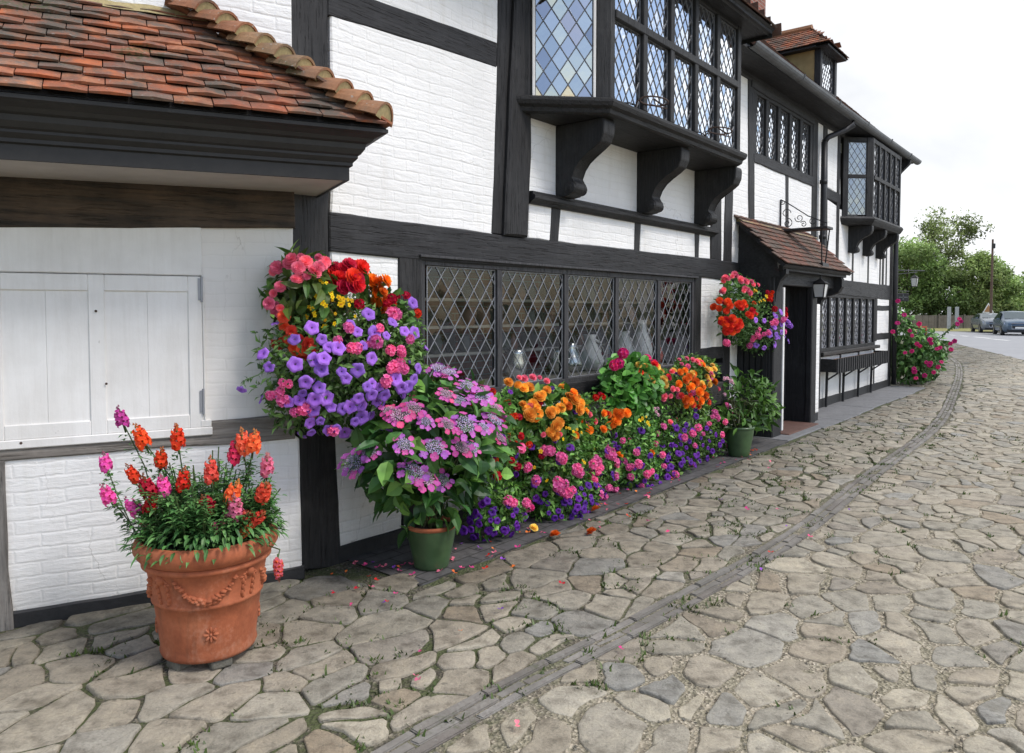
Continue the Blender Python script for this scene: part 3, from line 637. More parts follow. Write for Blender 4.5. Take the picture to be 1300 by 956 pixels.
# ---- porch
PO = 6.42; PE = 9.05
bm = NB()
for k in range(4):
    z0, z1 = 2.02+.19*k, 2.02+.19*(k+1)+.012
    def dd(z): return max(.02, min(.56, (2.76-z)/.58*.56))
    v = [bm.verts.new(M(PO-.012-.012*(3-k)*0-(.012 if e == 0 else 0), d, z)) for e, (d, z) in enumerate(((0, z0), (dd(z0)-.02, z0), (dd(z1)-.02, z1), (0, z1)))]
    bm.faces.new(v)
fixn(bm); fin('weatherboards', bm, 'blkh', B)
part_box('porch_side', B, M, PO-.005, PO+.05, .0, .42, 0, 2.1, 'blk', .004)
bm = NB()
for i in range(5): fbox(bm, M, PO-.022, PO-.004, .03+i*.075, .03+i*.075+.06, .15, 1.3)
fixn(bm); fin('side_planks', bm, 'blk', B)
part_box('door_post', B, M, 6.42, 6.72, .40, .47, 0, 2.12, 'blk', .012)
part_box('door_post', B, M, 6.715, 6.76, .385, .485, .07, 1.90, 'white_paint', .006)
part_box('porch_lintel', B, M, 6.42, 9.0, .36, .46, 1.93, 2.14, 'blkh', .01)
part_box('porch_cheek', B, M, 7.95, 8.03, .05, .40, 0, 1.95, 'blk', .006)
part_box('door_post', B, M, 7.93, 8.14, .37, .455, 0, 1.95, 'blk', .012)
part_box('wing_wall', B, M, 8.145, 8.36, .0, .43, .13, 1.70, 'brick_m', .012); part_box('plinth', B, M, 8.145, 8.36, .0, .425, 0, .13, 'plinth', .01)
part_box('wing_wall', B, M, 8.36, 9.5, .0, .10, .1, 2.0, 'blk', .0)
# arched plank door
DR = part_box('door', B, M, 6.74, 7.97, .06, .085, .04, 1.95, 'blk', 0)
bm = NB()
for i in range(8):
    s = 6.76+i*.15; fbox(bm, M, s, s+.135, .085, .10, .05, 1.93)
fixn(bm); fin('door_planks', bm, 'blk', DR)
bm = NB(); ar = []
for i in range(17):
    a = math.pi*i/16; ar.append((7.36-.55*math.cos(a), 1.46+.36*math.sin(a)))
outer = [(6.76, 1.46)] + ar + [(7.95, 1.46), (7.95, 1.95), (6.76, 1.95)]
bm.faces.new([bm.verts.new(M(s, .14, z)) for s, z in outer]); 
ra = [bm.verts.new(M(s, .14, z)) for s, z in ar]; rb = [bm.verts.new(M(s, .10, z)) for s, z in ar]
for i in range(16): bm.faces.new((ra[i], ra[i+1], rb[i+1], rb[i]))
fixn(bm); fin('door_arch', bm, 'blk', DR)
bm = NB(); tube(bm, [M(7.22+.04*math.cos(a*.5236), .115, 1.0+.05*math.sin(a*.5236)) for a in range(13)], .008, 6); fin('door_handle', bm, 'iron', DR)
part_box('door_step', B, M, 6.76, 7.95, .10, .56, 0, .03, 'step', .006)
# carved porch brackets (left one slim, right one a broad scroll)
def pbracket(s, w, pts):
    bm = NB(); a = [bm.verts.new(M(s-w/2, d, z)) for d, z in pts]; b = [bm.verts.new(M(s+w/2, d, z)) for d, z in pts]
    for i in range(len(pts)): j = (i+1) % len(pts); bm.faces.new((a[i], a[j], b[j], b[i]))
    bm.faces.new(a[::-1]); bm.faces.new(b); fixn(bm); fin('porch_bracket', bm, 'blk', B)
pbracket(6.5, .1, [(.46, 2.12), (.60, 2.12), (.60, 2.06), (.53, 1.98), (.485, 1.85), (.475, 1.72), (.46, 1.72)])
pbracket(8.92, .12, [(.10, 2.14), (.54, 2.14), (.58, 2.07), (.58, 1.96), (.53, 1.88), (.44, 1.84), (.36, 1.82), (.29, 1.76), (.27, 1.68), (.27, 1.60), (.22, 1.55), (.16, 1.56), (.16, 1.48), (.10, 1.40)])
# porch roof
def plane_dirs(F, s0, d0, z0, d1, z1):
    O = F(s0, d0, z0); ud = (F(s0+1, d0, z0)-O).normalized(); vd = (F(s0, d1, z1)-O); h = vd.length; vd.normalize(); w = ud.cross(vd).normalized()
    if w.z < 0: w = -w
    return O, ud, vd, w, h
O, ud, vd, w, h = plane_dirs(M, PO-.1, .64, 2.17, .02, 2.77)
bm = NB(); roof_tiles(bm, O, ud, vd, w, 2.85, h, .17, .095); fixn(bm); PR = fin('porch_roof', bm, 'tiles_dk', B)
bm = NB(); fbox(bm, lambda s, d, z: O+ud*s+vd*d+w*z, .0, 2.85, .0, h, -.05, -.004); fixn(bm); fin('roof_boarding', bm, 'blkh', PR)
part_box('porch_fascia', B, M, PO+.0, 9.1, .52, .575, 2.10, 2.17, 'blkh', .004)
bm = NB(); sweep(bm, M, [(.0, 2.77), (.09, 2.745), (.10, 2.72), (.0, 2.73)], PO-.1, 9.25); fixn(bm); fin('lead_flashing', bm, 'mortar', PR)
# ---- main roof, eaves, chimney, dormer
tanp = math.tan(math.radians(45.5))
def rz(d): return 4.72 + (.36-d)*tanp
O, ud, vd, w, h = plane_dirs(M, 5.5, .36, rz(.36), -4.0, rz(-4.0))
bm = NB(); roof_tiles(bm, O, ud, vd, w, 9.15, 3.2, .17, .10, inside=lambda u, v: not (5.62 < u < 6.45 and v > 1.22)); fixn(bm); MR = fin('roof', bm, 'tiles_dk', B)
bm = NB(); fbox(bm, lambda s, d, z: O+ud*s+vd*d+w*z, -6.0, 9.12, .02, h, -.08, -.003); fixn(bm); fin('roof_boarding', bm, 'dark', MR)
bm = NB(); rows = [M(5.5, -4.0, rz(-4.0)), M(14.6, -4.0, rz(-4.0)), M(14.6, -8.4, 4.7), M(5.5, -8.4, 4.7)]
bm.faces.new([bm.verts.new(p) for p in rows]); fin('rear_roof', bm, 'tiles_dk', B)
bm = NB(); bm.faces.new([bm.verts.new(M(14.5, d, z)) for d, z in ((.0, 4.7), (-4.0, rz(-4.0)-.1), (-8.2, 4.7))]); fin('gable', bm, 'brick_m', B)
part_box('soffit_board', B, M, 5.6, 14.55, .0, .36, 4.66, 4.69, 'blkh', 0)
bm = NB()
def half_gutter(bm, pts, r):
    rows = []
    for i, p in enumerate(pts):
        p = V(p); ln = []
        for k in range(9):
            a = math.pi + math.pi*k/8; ln.append(bm.verts.new(p + NN*math.cos(a)*r + ZZ*math.sin(a)*r))
        for k in range(8, -1, -1):
            a = math.pi + math.pi*k/8; ln.append(bm.verts.new(p + NN*math.cos(a)*r*.86 + ZZ*math.sin(a)*r*.86))
        rows.append(ln)
    for a, b in zip(rows, rows[1:]):
        n = len(a)
        for k in range(n): bm.faces.new((a[k], a[(k+1) % n], b[(k+1) % n], b[k]))
half_gutter(bm, [M(5.75+(14.75-5.75)*i/10, .40, 4.735-.02*math.sin(i*.31)) for i in range(11)], .075)
for s in (7.4, 9.0, 10.6, 12.2, 13.8):
    tube(bm, [M(s, .40, 4.735)+ (NN*math.cos(math.pi+math.pi*k/8)+ZZ*math.sin(math.pi+math.pi*k/8))*.079 for k in range(9)], .012, 6)
fixn(bm); fin('gutter', bm, 'gutter', B)
bm = NB(); tube(bm, [M(9.95, .40, 4.67), M(9.95, .40, 4.56), M(9.85, .30, 4.48), M(9.62, .12, 4.36), M(9.55, .085, 4.28)], .045, 10)
tube(bm, [M(9.55, .085, 4.28), M(9.55, .085, 3.4), M(9.55, .085, 2.5), M(9.55, .085, 2.05)], .045, 10)
for z in (3.62, 2.75): tube(bm, [M(9.55, .085, z), M(9.55, .085, z+.06)], .06, 10)
fixn(bm); fin('downpipe', bm, 'iron', B, smooth=True)
bm = NB(); tube(bm, [M(14.44, .09, 4.66), M(14.44, .09, 2.5), M(14.42, .10, .05)], .05, 10); fixn(bm); fin('downpipe', bm, 'iron', B, smooth=True)
# eave bracket at the far end
pts = [(0.02, 4.66), (.42, 4.66), (.40, 4.58), (.24, 4.42), (.12, 4.2), (.05, 3.9), (.02, 3.8)]
bm = NB(); a = [bm.verts.new(M(14.0, d, z)) for d, z in pts]; b = [bm.verts.new(M(14.12, d, z)) for d, z in pts]
for i in range(len(pts)): j = (i+1) % len(pts); bm.faces.new((a[i], a[j], b[j], b[i]))
bm.faces.new(a[::-1]); bm.faces.new(b); fixn(bm); fin('eave_bracket', bm, 'blk', B)
# taller roof over the near bay
O2, ud2, vd2, w2, h2 = plane_dirs(M, -.1, .78, 4.70, -3.4, 4.70+4.18*tanp)
bm = NB(); roof_tiles(bm, O2, ud2, vd2, w2, 5.65, 1.6, .17, .10); fixn(bm); BR = fin('roof', bm, 'tiles_dk', B)
bm = NB(); fbox(bm, lambda s, d, z: O2+ud2*s+vd2*d+w2*z, .0, 5.62, .02, h2, -.1, -.003); fixn(bm); fin('roof_boarding', bm, 'blkh', BR)
part_box('eave_board', B, M, -.1, 5.5, .0, .74, 4.66, 4.70, 'blkh', 0)
bm = NB(); v4 = [bm.verts.new(M(5.50, d, z)) for d, z in ((-.6, 4.62), (.74, 4.62), (.74, 4.72), (-.6, 4.72+1.34*tanp*.98))]; bm.faces.new(v4); fin('verge_board', bm, 'blk', B)
bm = NB(); roof_tiles(bm, M(5.56, .8, 4.66), NN*-1, (ZZ*1.0), TT, 1.2, 1.3, .17, .10, inside=lambda u, v: v < u*tanp+.12); fixn(bm); fin('verge_tiles', bm, 'tiles_dk', B)
part_box('chimney', B, M, 11.35, 12.45, -2.75, -2.0, 5.5, 9.6, 'redbrick', 0)
# dormer
DM = part_box('dormer', B, M, 11.05, 11.13, -1.75, -.50, 5.45, 6.36, 'ochre', 0)
part_box('dormer_cheek', DM, M, 11.88, 11.96, -1.75, -.50, 5.45, 6.36, 'ochre', 0)
WD = fin('dormer_window', bars(M, [(11.03, 11.15, 5.55, 6.38), (11.87, 11.99, 5.55, 6.38), (11.15, 11.87, 6.31, 6.38), (11.15, 11.87, 5.55, 5.62)], -.56, -.45), 'blk', DM)
lattice_and_pane(M, rectq(11.15, 11.87, 5.62, 6.31), -.5, .11, .16, .01, DM, 'glass_up', 'lead_dark')
part_box('dormer_back', DM, M, 11.1, 11.9, -1.0, -.95, 5.5, 6.36, 'dark', 0)
rm = 11.505
for sg in (-1, 1):
    O3 = M(rm+sg*.62, -.28, 6.30); U3 = -NN; Vv = (M(rm, -.28, 6.30+.50)-O3); hh = Vv.length; Vv.normalize(); W3n = U3.cross(Vv).normalized()
    if W3n.z < 0: W3n = -W3n
    bm = NB(); roof_tiles(bm, O3, U3, Vv, W3n, 1.75, hh, .17, .095, inside=(lambda u, v: u > v*.62-.05)); fixn(bm); fin('dormer_roof', bm, 'tiles', DM)
    bm = NB(); q = [O3, O3+U3*1.8, M(rm, -2.08, 6.80), M(rm, -.78, 6.80)]; bm.faces.new([bm.verts.new(p - W3n*.004) for p in q]); fin('roof_boarding', bm, 'blkh', DM)
O3 = M(rm-.62, -.28, 6.30); Vv = (M(rm-.62, -.78, 6.80)-O3); hh = Vv.length; Vv.normalize(); W3n = TT.cross(Vv).normalized()
if W3n.z < 0: W3n = -W3n
bm = NB(); roof_tiles(bm, O3, TT, Vv, W3n, 1.24, hh, .17, .095, inside=lambda u, v: u > v*.85 and (1.24-u) > v*.85); bm.faces.new([bm.verts.new(p-W3n*.004) for p in (O3, M(rm+.62, -.28, 6.30), M(rm, -.78, 6.80))]); fixn(bm); fin('dormer_roof', bm, 'tiles_dk', DM)
part_box('dormer_eave', DM, M, 10.95, 12.06, -.50, -.3, 6.26, 6.30, 'blkh', .004); part_box('dormer_eave', DM, M, 10.90, 11.05, -1.6, -.5, 6.26, 6.30, 'blkh', .004)
bm = NB(); tube(bm, [M(rm, -.76, 6.82), M(rm, -1.4, 6.83), M(rm, -2.0, 6.82)], .07, 8); fixn(bm); fin('ridge_tiles', bm, 'bonnet', DM)
# =================================================================== shutter wall and canopy (same building)
def LP_(name, poly, d0, d1, mat, **k): return part_slab(name, B, L, poly, d0, d1, mat, **k)
LP_('wall_panel', rectq(-3.6, -.02, 2.25, 4.6), -.12, .004, 'brick_m', jit=0)
LP_('wall_panel', [(-3.6, .05), (-1.46, .075), (.005, .075), (.0, .84), (-.02, .86), (-3.6, .87)], -.12, .008, 'brick_l', jit=.008, bev=.012)
part_box('dark_backing', B, L, -3.6, -.05, -.30, -.13, -.1, 2.6, 'dark', 0)  # unseen near-black backing added to close the open space behind this wall
LP_('wall_panel', rectq(-3.0, -.54, .95, 1.82), -.10, -.022, 'white_paint', jit=0)  # backing added behind the leaves to stop light glowing through the gaps
LP_('plinth', rectq(-3.6, .02, -.08, .085), -.12, .018, 'plinth', jit=.01, bev=.01)
LP_('plaster_panel', rectq(-.53, -.028, .97, 2.10), -.1, .002, 'plaster', jit=.003)
LP_('lintel_beam', [(-3.6, 2.0), (-1.45, 2.01), (-.02, 2.085), (-.02, 2.31), (-3.6, 2.31)], -.12, .03, 'lintel', jit=.005)
LP_('sill_beam', [(-3.6, .85), (-1.45, .855), (-.6, .85), (-.025, .845), (-.02, .992), (-.5, .985), (-3.6, .985)], -.12, .022, 'grey_oak', jit=.009, bev=.008)
LP_('oak_post', [(-1.62, -.1), (-1.43, -.1), (-1.45, .3), (-1.45, .86), (-1.62, .86)], -.12, .028, 'grey_oakv', jit=.012)
# boarded hatch: head board, two panelled shutter leaves, hinge strip
SHT = LP_('shutter', [(-3.0, 1.795), (-.525, 1.795), (-.525, 2.075), (-3.0, 2.03)], -.05, .022, 'white_paint', jit=.002)
st = [(-3.0, -2.56), (-2.50, -2.06), (-1.99, -1.52), (-1.45, -1.075), (-1.0, -.60)]
edges = [-3.08] + [x for ab in st for x in ab] + [-.528]
bb_ = [(edges[2*i], edges[2*i+1], .955, 1.79) for i in range(6)] + [(a, b, 1.705, 1.79) for a, b in st] + [(a, b, .955, 1.03) for a, b in st]
bm = bars(L, bb_, -.02, .027, .004); fin('shutter_frame', bm, 'white_paint', SHT)
for a, b in st:
    bm = NB()
    for k in range(2): fbox(bm, L, a-.004+(b-a+.008)*k/2+.0003, a-.004+(b-a+.008)*(k+1)/2-.0003, -.02, .0165+k*.0012, 1.026, 1.709)
    bmesh.ops.bevel(bm, geom=list(bm.edges), offset=.0012, segments=1, affect='EDGES'); fixn(bm); fin('boarded_panel', bm, 'white_paint', SHT)
bm = bars(L, [(-3.0, -.485, .910, .956)], -.02, .034, .005); fin('shutter_ledge', bm, 'white_paint', SHT)
bm = bars(L, [(-.527, -.518, .965, 1.79), (-.545, -.49, .957, .995)], -.02, .031, .003); fin('hinge_strip', bm, 'white_paint', SHT)
for z in (1.66, 1.04):
    bm = NB(); fbox(bm, L, -.548, -.53, .027, .033, z, z+.12); tube(bm, [L(-.53, .034, z-.01), L(-.53, .034, z+.13)], .006, 6); fixn(bm); fin('hinge', bm, 'galv', SHT)
bm = NB()
for s, z in ((-1.04, 1.6), (-1.0, 1.22), (-1.38, .94)):
    lathe_c = L(s, .036, z); r = [bm.verts.new(lathe_c + TL*.007*math.cos(k*1.0472)+ZZ*.007*math.sin(k*1.0472)+NL*.02*0) for k in range(6)]; bm.faces.new(r)
fin('bolt_head', bm, 'rust', SHT)
# canopy: cornice with a mitred return, soffit, tiles and bonnet hips
def LC(s, d, z): return L(s, d, z + .022*s)
SR = .155; D0 = .55
cor = [(-.02, 2.288), (0, 2.288), (.0, 2.355), (.014, 2.362), (.014, 2.378), (.022, 2.386), (.034, 2.40), (.034, 2.412), (.046, 2.42), (.062, 2.445), (.066, 2.470), (.085, 2.478), (.098, 2.495), (.128, 2.512), (.150, 2.520), (.150, 2.538), (-.02, 2.548)]
bm = NB(); ra = [[bm.verts.new(LC(s, d, z)) for s, d in ((-3.4, D0+o), (SR+o*1.1, D0+o), (SR+o*1.1, -.35))] for o, z in cor]
for a, b in zip(ra, ra[1:]):
    for i in range(2): bm.faces.new((a[i], a[i+1], b[i+1], b[i]))
fixn(bm); CN = fin('canopy', bm, 'cornice', B)
bm = NB(); bm.faces.new([bm.verts.new(LC(s, d, 2.291)) for s, d in ((-3.4, -.05), (-3.4, D0-.012), (SR-.012, D0-.012), (SR-.012, -.35), (-.0, -.35), (-.0, -.05))]); fin('soffit', bm, 'soffit', CN)
ER = SR+.165; ED = D0+.165; ZT = 3.19; ZE = 2.545; RT = -.60
O4 = LC(-3.4, ED, ZE); Vv = (LC(-3.4, .02, ZT)-O4); hh = Vv.length; Vv.normalize(); U4 = (LC(-2.4, ED, ZE)-O4).normalized(); W4 = U4.cross(Vv).normalized()
if W4.z < 0: W4 = -W4
hipk = (ER-RT)/hh
bm = NB(); roof_tiles(bm, O4, U4, Vv, W4, 3.4+ER, hh, .168, .082, inside=lambda u, v: u-3.4 < ER - v*hipk + .07, thick=.010, rough=2.2); fixn(bm); fin('roof_tiles', bm, 'tiles', CN)
O5 = LC(ER, ED, ZE); U5 = (LC(ER, -.5, ZE)-O5).normalized(); top5 = LC(RT, .02, ZT)
Vv5 = (LC(RT, ED, ZT) - O5); h5 = Vv5.length; Vv5.normalize(); W5 = U5.cross(Vv5).normalized()
if W5.z < 0: W5 = -W5
bm = NB(); roof_tiles(bm, O5, U5, Vv5, W5, 1.1, h5, .168, .10, inside=lambda u, v: u > v*(ED-.02)/h5-.05, thick=.013); fixn(bm); fin('roof_tiles', bm, 'tiles', CN)
bm = NB(); bm.faces.new([bm.verts.new(p) for p in (LC(-3.4, ED-.01, ZE-.006), LC(ER-.01, ED-.01, ZE-.006), LC(RT, .02, ZT-.006), LC(-3.4, .02, ZT-.006))])
bm.faces.new([bm.verts.new(p) for p in (LC(ER-.01, ED-.01, ZE-.007), LC(ER-.01, -.5, ZE-.007), LC(RT, -.5, ZT-.007), LC(RT, .02, ZT-.007))]); fixn(bm); fin('roof_boarding', bm, 'blkh', CN)
# bonnet tiles up the hip: arched shells open towards the eave, bedded in mortar
h0 = LC(ER-.035, ED-.035, ZE+.012); h1 = LC(RT+.02, .05, ZT+.02); hd = (h1-h0); hl = hd.length; hd.normalize()
side = hd.cross(ZZ).normalized(); upv = side.cross(hd).normalized()
nb = 10; bmo = NB(); bmt = NB()
for i in range(nb):
    p = h0 + hd*(hl*i/nb); r = .125; ln = hl/nb*1.5; rows = []
    ax = (hd*1.0 - ZZ*.0).normalized(); tilt = .20+U(-.03, .03); ax = (hd*math.cos(tilt) - upv*math.sin(tilt)).normalized(); u2 = side.cross(ax).normalized()
    sj = side*U(-.008, .008)
    for t, rr in ((0, 1.0), (.35, .9), (1, .62)):
        for th in (0, .013):
            rows.append([bmt.verts.new(p + sj + ax*ln*t + upv*.052 - u2*.045 + side*math.cos(math.radians(12+156*k/10))*(r*rr+th)*1.05 + u2*math.sin(math.radians(12+156*k/10))*(r*rr*.86+th)) for k in range(11)])
    for a, b in ((1, 3), (3, 5), (0, 1), (2, 0), (4, 2)):
        for k in range(10): bmt.faces.new((rows[a][k], rows[a][k+1], rows[b][k+1], rows[b][k]))
    mo = [bmo.verts.new(p + sj + ax*.006 + upv*.052 - u2*.045 + side*math.cos(math.radians(12+156*k/10))*r + u2*math.sin(math.radians(12+156*k/10))*r*.84) for k in range(11)]
    bmo.faces.new(mo)
fixn(bmt); fixn(bmo); HB = fin('hip_tiles', bmt, 'bonnet', CN); fin('mortar_bedding', bmo, 'mortar', CN)
bm = NB(); n = 40; rows = []
for i in range(n+1):
    s = -3.4+(RT+3.4+.12)*i/n; j = noise.noise(V((s*6, 1, 2)))*.012
    rows.append([bm.verts.new(LC(s, .0, ZT+.045+j)), bm.verts.new(LC(s, .035, ZT+.035+j)), bm.verts.new(LC(s, .075+j, ZT-.015))])
for a, b in zip(rows, rows[1:]):
    for k in range(2): bm.faces.new((a[k], a[k+1], b[k+1], b[k]))
fixn(bm); fin('mortar_fillet', bm, 'mortar', CN)
# =================================================================== ground
def to_sd(x, y):
    q = V((x, y, 0)) - A0; return q.dot(TT), q.dot(NN)
bm = NB(); bm.faces.new([bm.verts.new(p) for p in ((-300, -60, -.06), (300, -60, -.06), (300, 400, -.06), (-300, 400, -.06))]); struct('ground', bm, 'earth')
# channel centre line (s, d) measured along the yard: straight, then swinging in at the far end
CH = [(-6, 1.72), (-2, 1.80), (-.4, 1.86), (.55, 1.95), (2.4, 2.05), (5.0, 1.96), (9.0, 1.83), (13.7, 1.31), (19, .62), (24, -.2), (30, -1.6)]
def ch_d(s):
    for i in range(len(CH)-1):
        (a, da), (b, db) = CH[i], CH[i+1]
        if s <= b:
            m0 = (db-CH[i-1][1])/(b-CH[i-1][0]) if i else (db-da)/(b-a); m1 = (CH[i+2][1]-da)/(CH[i+2][0]-a) if i+2 < len(CH) else (db-da)/(b-a)
            h = b-a; t = max(0, (s-a)/h); return (2*t**3-3*t*t+1)*da+(t**3-2*t*t+t)*h*m0+(-2*t**3+3*t*t)*db+(t**3-t*t)*h*m1
    return CH[-1][1]
def road_s(d):      # yard edge against the road (s as a function of d)
    pts = [(-30, 62), (-6, 50), (-3.9, 43.6), (1.4, 26.2), (4, 18.5), (8, 8), (12, -2)]
    for (a, sa), (b, sb) in zip(pts, pts[1:]):
        if d <= b: return sa+(sb-sa)*(d-a)/(b-a)
    return pts[-1][1]
# yard bed: sheet with gritty joints
bm = NB()
vs = [bm.verts.new(M(s, d, 0)) for s, d in ((-8, -6), (-8, 14), (-2, 12), (8, 8), (18.5, 4), (26.2, 1.4), (43.6, -3.9), (50, -6), (60, -16), (40, -12), (20, -6))]
bm.faces.new(vs); struct('yard', bm, 'joint')
# irregular stones by Voronoi cells, eroded, rounded and crowned
def inside_yard(s, d):
    if s < .15: ok = d > .47*s + .12 if s > -.3 else d > .54*s + .03
    elif s < 14.5: ok = d > .70
    else: ok = d > -2.5-.35*(s-14.5)
    return ok and s < road_s(d) - .1 and -4.5 < s < 42 and d < 7.2
seeds = []; cell = .12; grid = {}
def near_ok(s, d, r):
    gi, gj = int(s//.5), int(d//.5)
    for i in range(gi-2, gi+3):
        for j in range(gj-2, gj+3):
            for (a, b, q) in grid.get((i, j), ()):
                dx = (a-s)*.78; dy = (b-d)*1.22
                if dx*dx+dy*dy < (min(r, q)*.55+max(r, q)*.35)**2: return False
    return True
ST = random.Random(5)
for k in range(42000):
    s = ST.uniform(-5.5, 30) if k % 4 else ST.uniform(-5.5, 44)
    d = ST.uniform(-3, 7.5)
    if s > 14 and d > 6: continue
    nz = noise.noise(V((s*.7, d*.9, 3.3)))
    r = (.095+.42*ST.random()**2.3)*(1.0+.3*nz)*(1.25 if s < 1.2 and d < 1.4 else 1.0)*(1.0 if s < 14 else 1.35)
    c = ch_d(s)
    if abs(d-c) < .10: continue
    if not near_ok(s, d, r): continue
    grid.setdefault((int(s//.5), int(d//.5)), []).append((s, d, r)); seeds.append((s, d, r))
bm = NB(); cl = bm.loops.layers.float_color.new('Col')
def cell_of(s, d):
    poly = [(s-.6, d-.5), (s+.6, d-.5), (s+.6, d+.5), (s-.6, d+.5)]
    gi, gj = int(s//.5), int(d//.5)
    nb = []
    for i in range(gi-2, gi+3):
        for j in range(gj-2, gj+3):
            nb += [(a, b) for (a, b, q) in grid.get((i, j), ()) if (a, b) != (s, d)]
    nb.sort(key=lambda p: (p[0]-s)**2+(p[1]-d)**2)
    for a, b in nb[:26]:
        mx, my = (a+s)/2, (b+d)/2; dx, dy = (a-s)*.72, (b-d)*1.3
        poly = clip_poly(poly, (mx, my), (mx-dy, my+dx))
        if len(poly) < 3: return []
    return poly
for s, d, r in seeds:
    if not inside_yard(s, d): continue
    poly = cell_of(s, d)
    if len(poly) < 3: continue
    # keep clear of the channel, the pavement and the shutter wall
    c0 = ch_d(s-.3); c1 = ch_d(s+.3); off = .088
    if d > ch_d(s): poly = clip_poly(poly, (s-.3, c0+off), (s+.3, c1+off))
    else: poly = clip_poly(poly, (s+.3, c1-off), (s-.3, c0-off))
    if .15 <= s < 14.5: poly = clip_poly(poly, (s-1, .73), (s+1, .73))
    if len(poly) < 3: continue
    if s < .15: poly = clip_poly(poly, (-1, .54*-1.0+.06), (0, .06))
    if len(poly) < 3: continue
    gap = ST.uniform(.003, .010)+(.016 if ST.random() < .2 else 0)+(.006 if d > ch_d(s) else 0)*(1.0 if s > .6 or d > 1 else .9)
    n = len(poly); cx = sum(p[0] for p in poly)/n; cy = sum(p[1] for p in poly)/n
    er = poly
    for i in range(n):
        a, b = poly[i], poly[(i+1) % n]; e = V((b[0]-a[0], b[1]-a[1]))
        if e.length < 1e-4: continue
        e.normalize(); nx, ny = -e.y*gap, e.x*gap
        er = clip_poly(er, (a[0]+nx, a[1]+ny), (b[0]+nx, b[1]+ny))
        if len(er) < 3: break
    if len(er) < 3: continue
    # Chaikin rounding
    ar = abs(sum(er[i][0]*er[(i+1) % len(er)][1]-er[(i+1) % len(er)][0]*er[i][1] for i in range(len(er))))/2
    if ar < .004: continue
    close = s < 9; P = []; stp = .05 if close else .12
    for i in range(len(er)):
        a, b = V(er[i]), V(er[(i+1) % len(er)]); k = max(1, int((b-a).length/stp))
        for q in range(k):
            if q == 0 and k > 1:
                pv = V(er[i-1]); P += [a.lerp(pv, min(.3, .018/max(.02, (pv-a).length))), a.lerp(b, min(.3, .018/max(.02, (b-a).length)))]
            else: P.append(a.lerp(b, q/k))
    def warp(p):
        w1 = noise.noise_vector(V((p.x*2.6, p.y*2.6, 4))); w2 = noise.noise_vector(V((p.x*8, p.y*8, 8))); w3 = noise.noise_vector(V((p.x*24, p.y*24, 2)))
        return V((p.x+w1.x*.075+w2.x*.026+w3.x*.006, p.y+w1.y*.065+w2.y*.024+w3.y*.006))
    P = [warp(p) for p in P]; wc = warp(V((cx, cy))); cx, cy = wc.x, wc.y
    P = [V((p.x, max(p.y, .715) if .15 <= s < 14.5 else p.y)) for p in P]
    P = [V((p.x, (ch_d(p.x)+max(.084, p.y-ch_d(p.x))) if d > ch_d(s) else (ch_d(p.x)+min(-.084, p.y-ch_d(p.x))))) for p in P]
    h = ST.uniform(.007, .015) if d < ch_d(s) else ST.uniform(.006, .014); tx, ty = ST.gauss(0, .018), ST.gauss(0, .018)
    cen = V((cx, cy)); m = len(P)
    wall_tone = 1.0
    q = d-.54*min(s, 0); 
    wall_tone = min(1, max(0, (d-.7)*.55+.30)) if s > .3 else min(1, max(0.0, (q-.25)*.75+.12))
    def hh_(p, k): return h*k + (p.x-cx)*tx + (p.y-cy)*ty + noise.noise(V((p.x*7, p.y*7, 2)))*.010*k
    rings = []
    for f, k in ((1.0, -.5), (.993, .60), (.97, .93), (.925, 1.0), (.5, 1.0)):
        sc = f
        if f > .85:
            rr = []
            ins = (1-f)*min(.22, math.sqrt(ar))
            rr = [p + (cen-p).normalized()*ins for p in P]
        else: rr = [cen.lerp(p, f) for p in P]
        rings.append([bm.verts.new(M(p.x, p.y, max(-.01, hh_(p, k)) if k > 0 else -.012)) for p in rr])
    ctr = bm.verts.new(M(cx, cy, h*1.0+noise.noise(V((cx*7, cy*7, 2)))*.010)); fs = []
    for a, b in zip(rings, rings[1:]):
        for i in range(m): fs.append(bm.faces.new((a[i], a[(i+1) % m], b[(i+1) % m], b[i])))
    for i in range(m): fs.append(bm.faces.new((rings[-1][i], rings[-1][(i+1) % m], ctr)))
    for f in fs:
        f.smooth = True
        for l in f.loops: l[cl] = (wall_tone, wall_tone, wall_tone, 1)
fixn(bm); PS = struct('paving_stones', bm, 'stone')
# channel: two rows of long setts either side of a shallow sunk course
bm = NB()
def ch_pt(s, o, z):
    e = .05; t = (ch_d(s+e)-ch_d(s-e))/(2*e); k = math.hypot(1, t); return M(s - t/k*o, ch_d(s) + o/k, z)
for row, (o0, o1, z) in enumerate(((-.078, -.030, .011), (-.027, .027, .003), (.030, .078, .010))):
    s = -5.0+.1*row
    while s < 26:
        ln = ST.uniform(.20, .42) if row != 1 else ST.uniform(.16, .3)
        a, b = s+.0025, s+ln-.0025; jz = ST.uniform(-.004, .005); ty = ST.uniform(-.004, .004)
        v = [ch_pt(a, o0+.002, -.02), ch_pt(b, o0+.002, -.02), ch_pt(b, o1-.002, -.02), ch_pt(a, o1-.002, -.02), ch_pt(a, o0+.002, z+jz), ch_pt(b, o0+.002, z+jz+ty), ch_pt(b, o1-.002, z+jz+ty), ch_pt(a, o1-.002, z+jz)]
        v = [bm.verts.new(p + V((ST.uniform(-.005, .005), ST.uniform(-.005, .005), ST.uniform(-.002, .002)))) for p in v]
        for f in ((3, 2, 1, 0), (4, 5, 6, 7), (0, 1, 5, 4), (1, 2, 6, 5), (2, 3, 7, 6), (3, 0, 4, 7)): bm.faces.new([v[i] for i in f])
        s += ln
bmesh.ops.bevel(bm, geom=list(bm.edges), offset=.005, segments=2, affect='EDGES'); fixn(bm); struct('drain_channel', bm, 'channel')
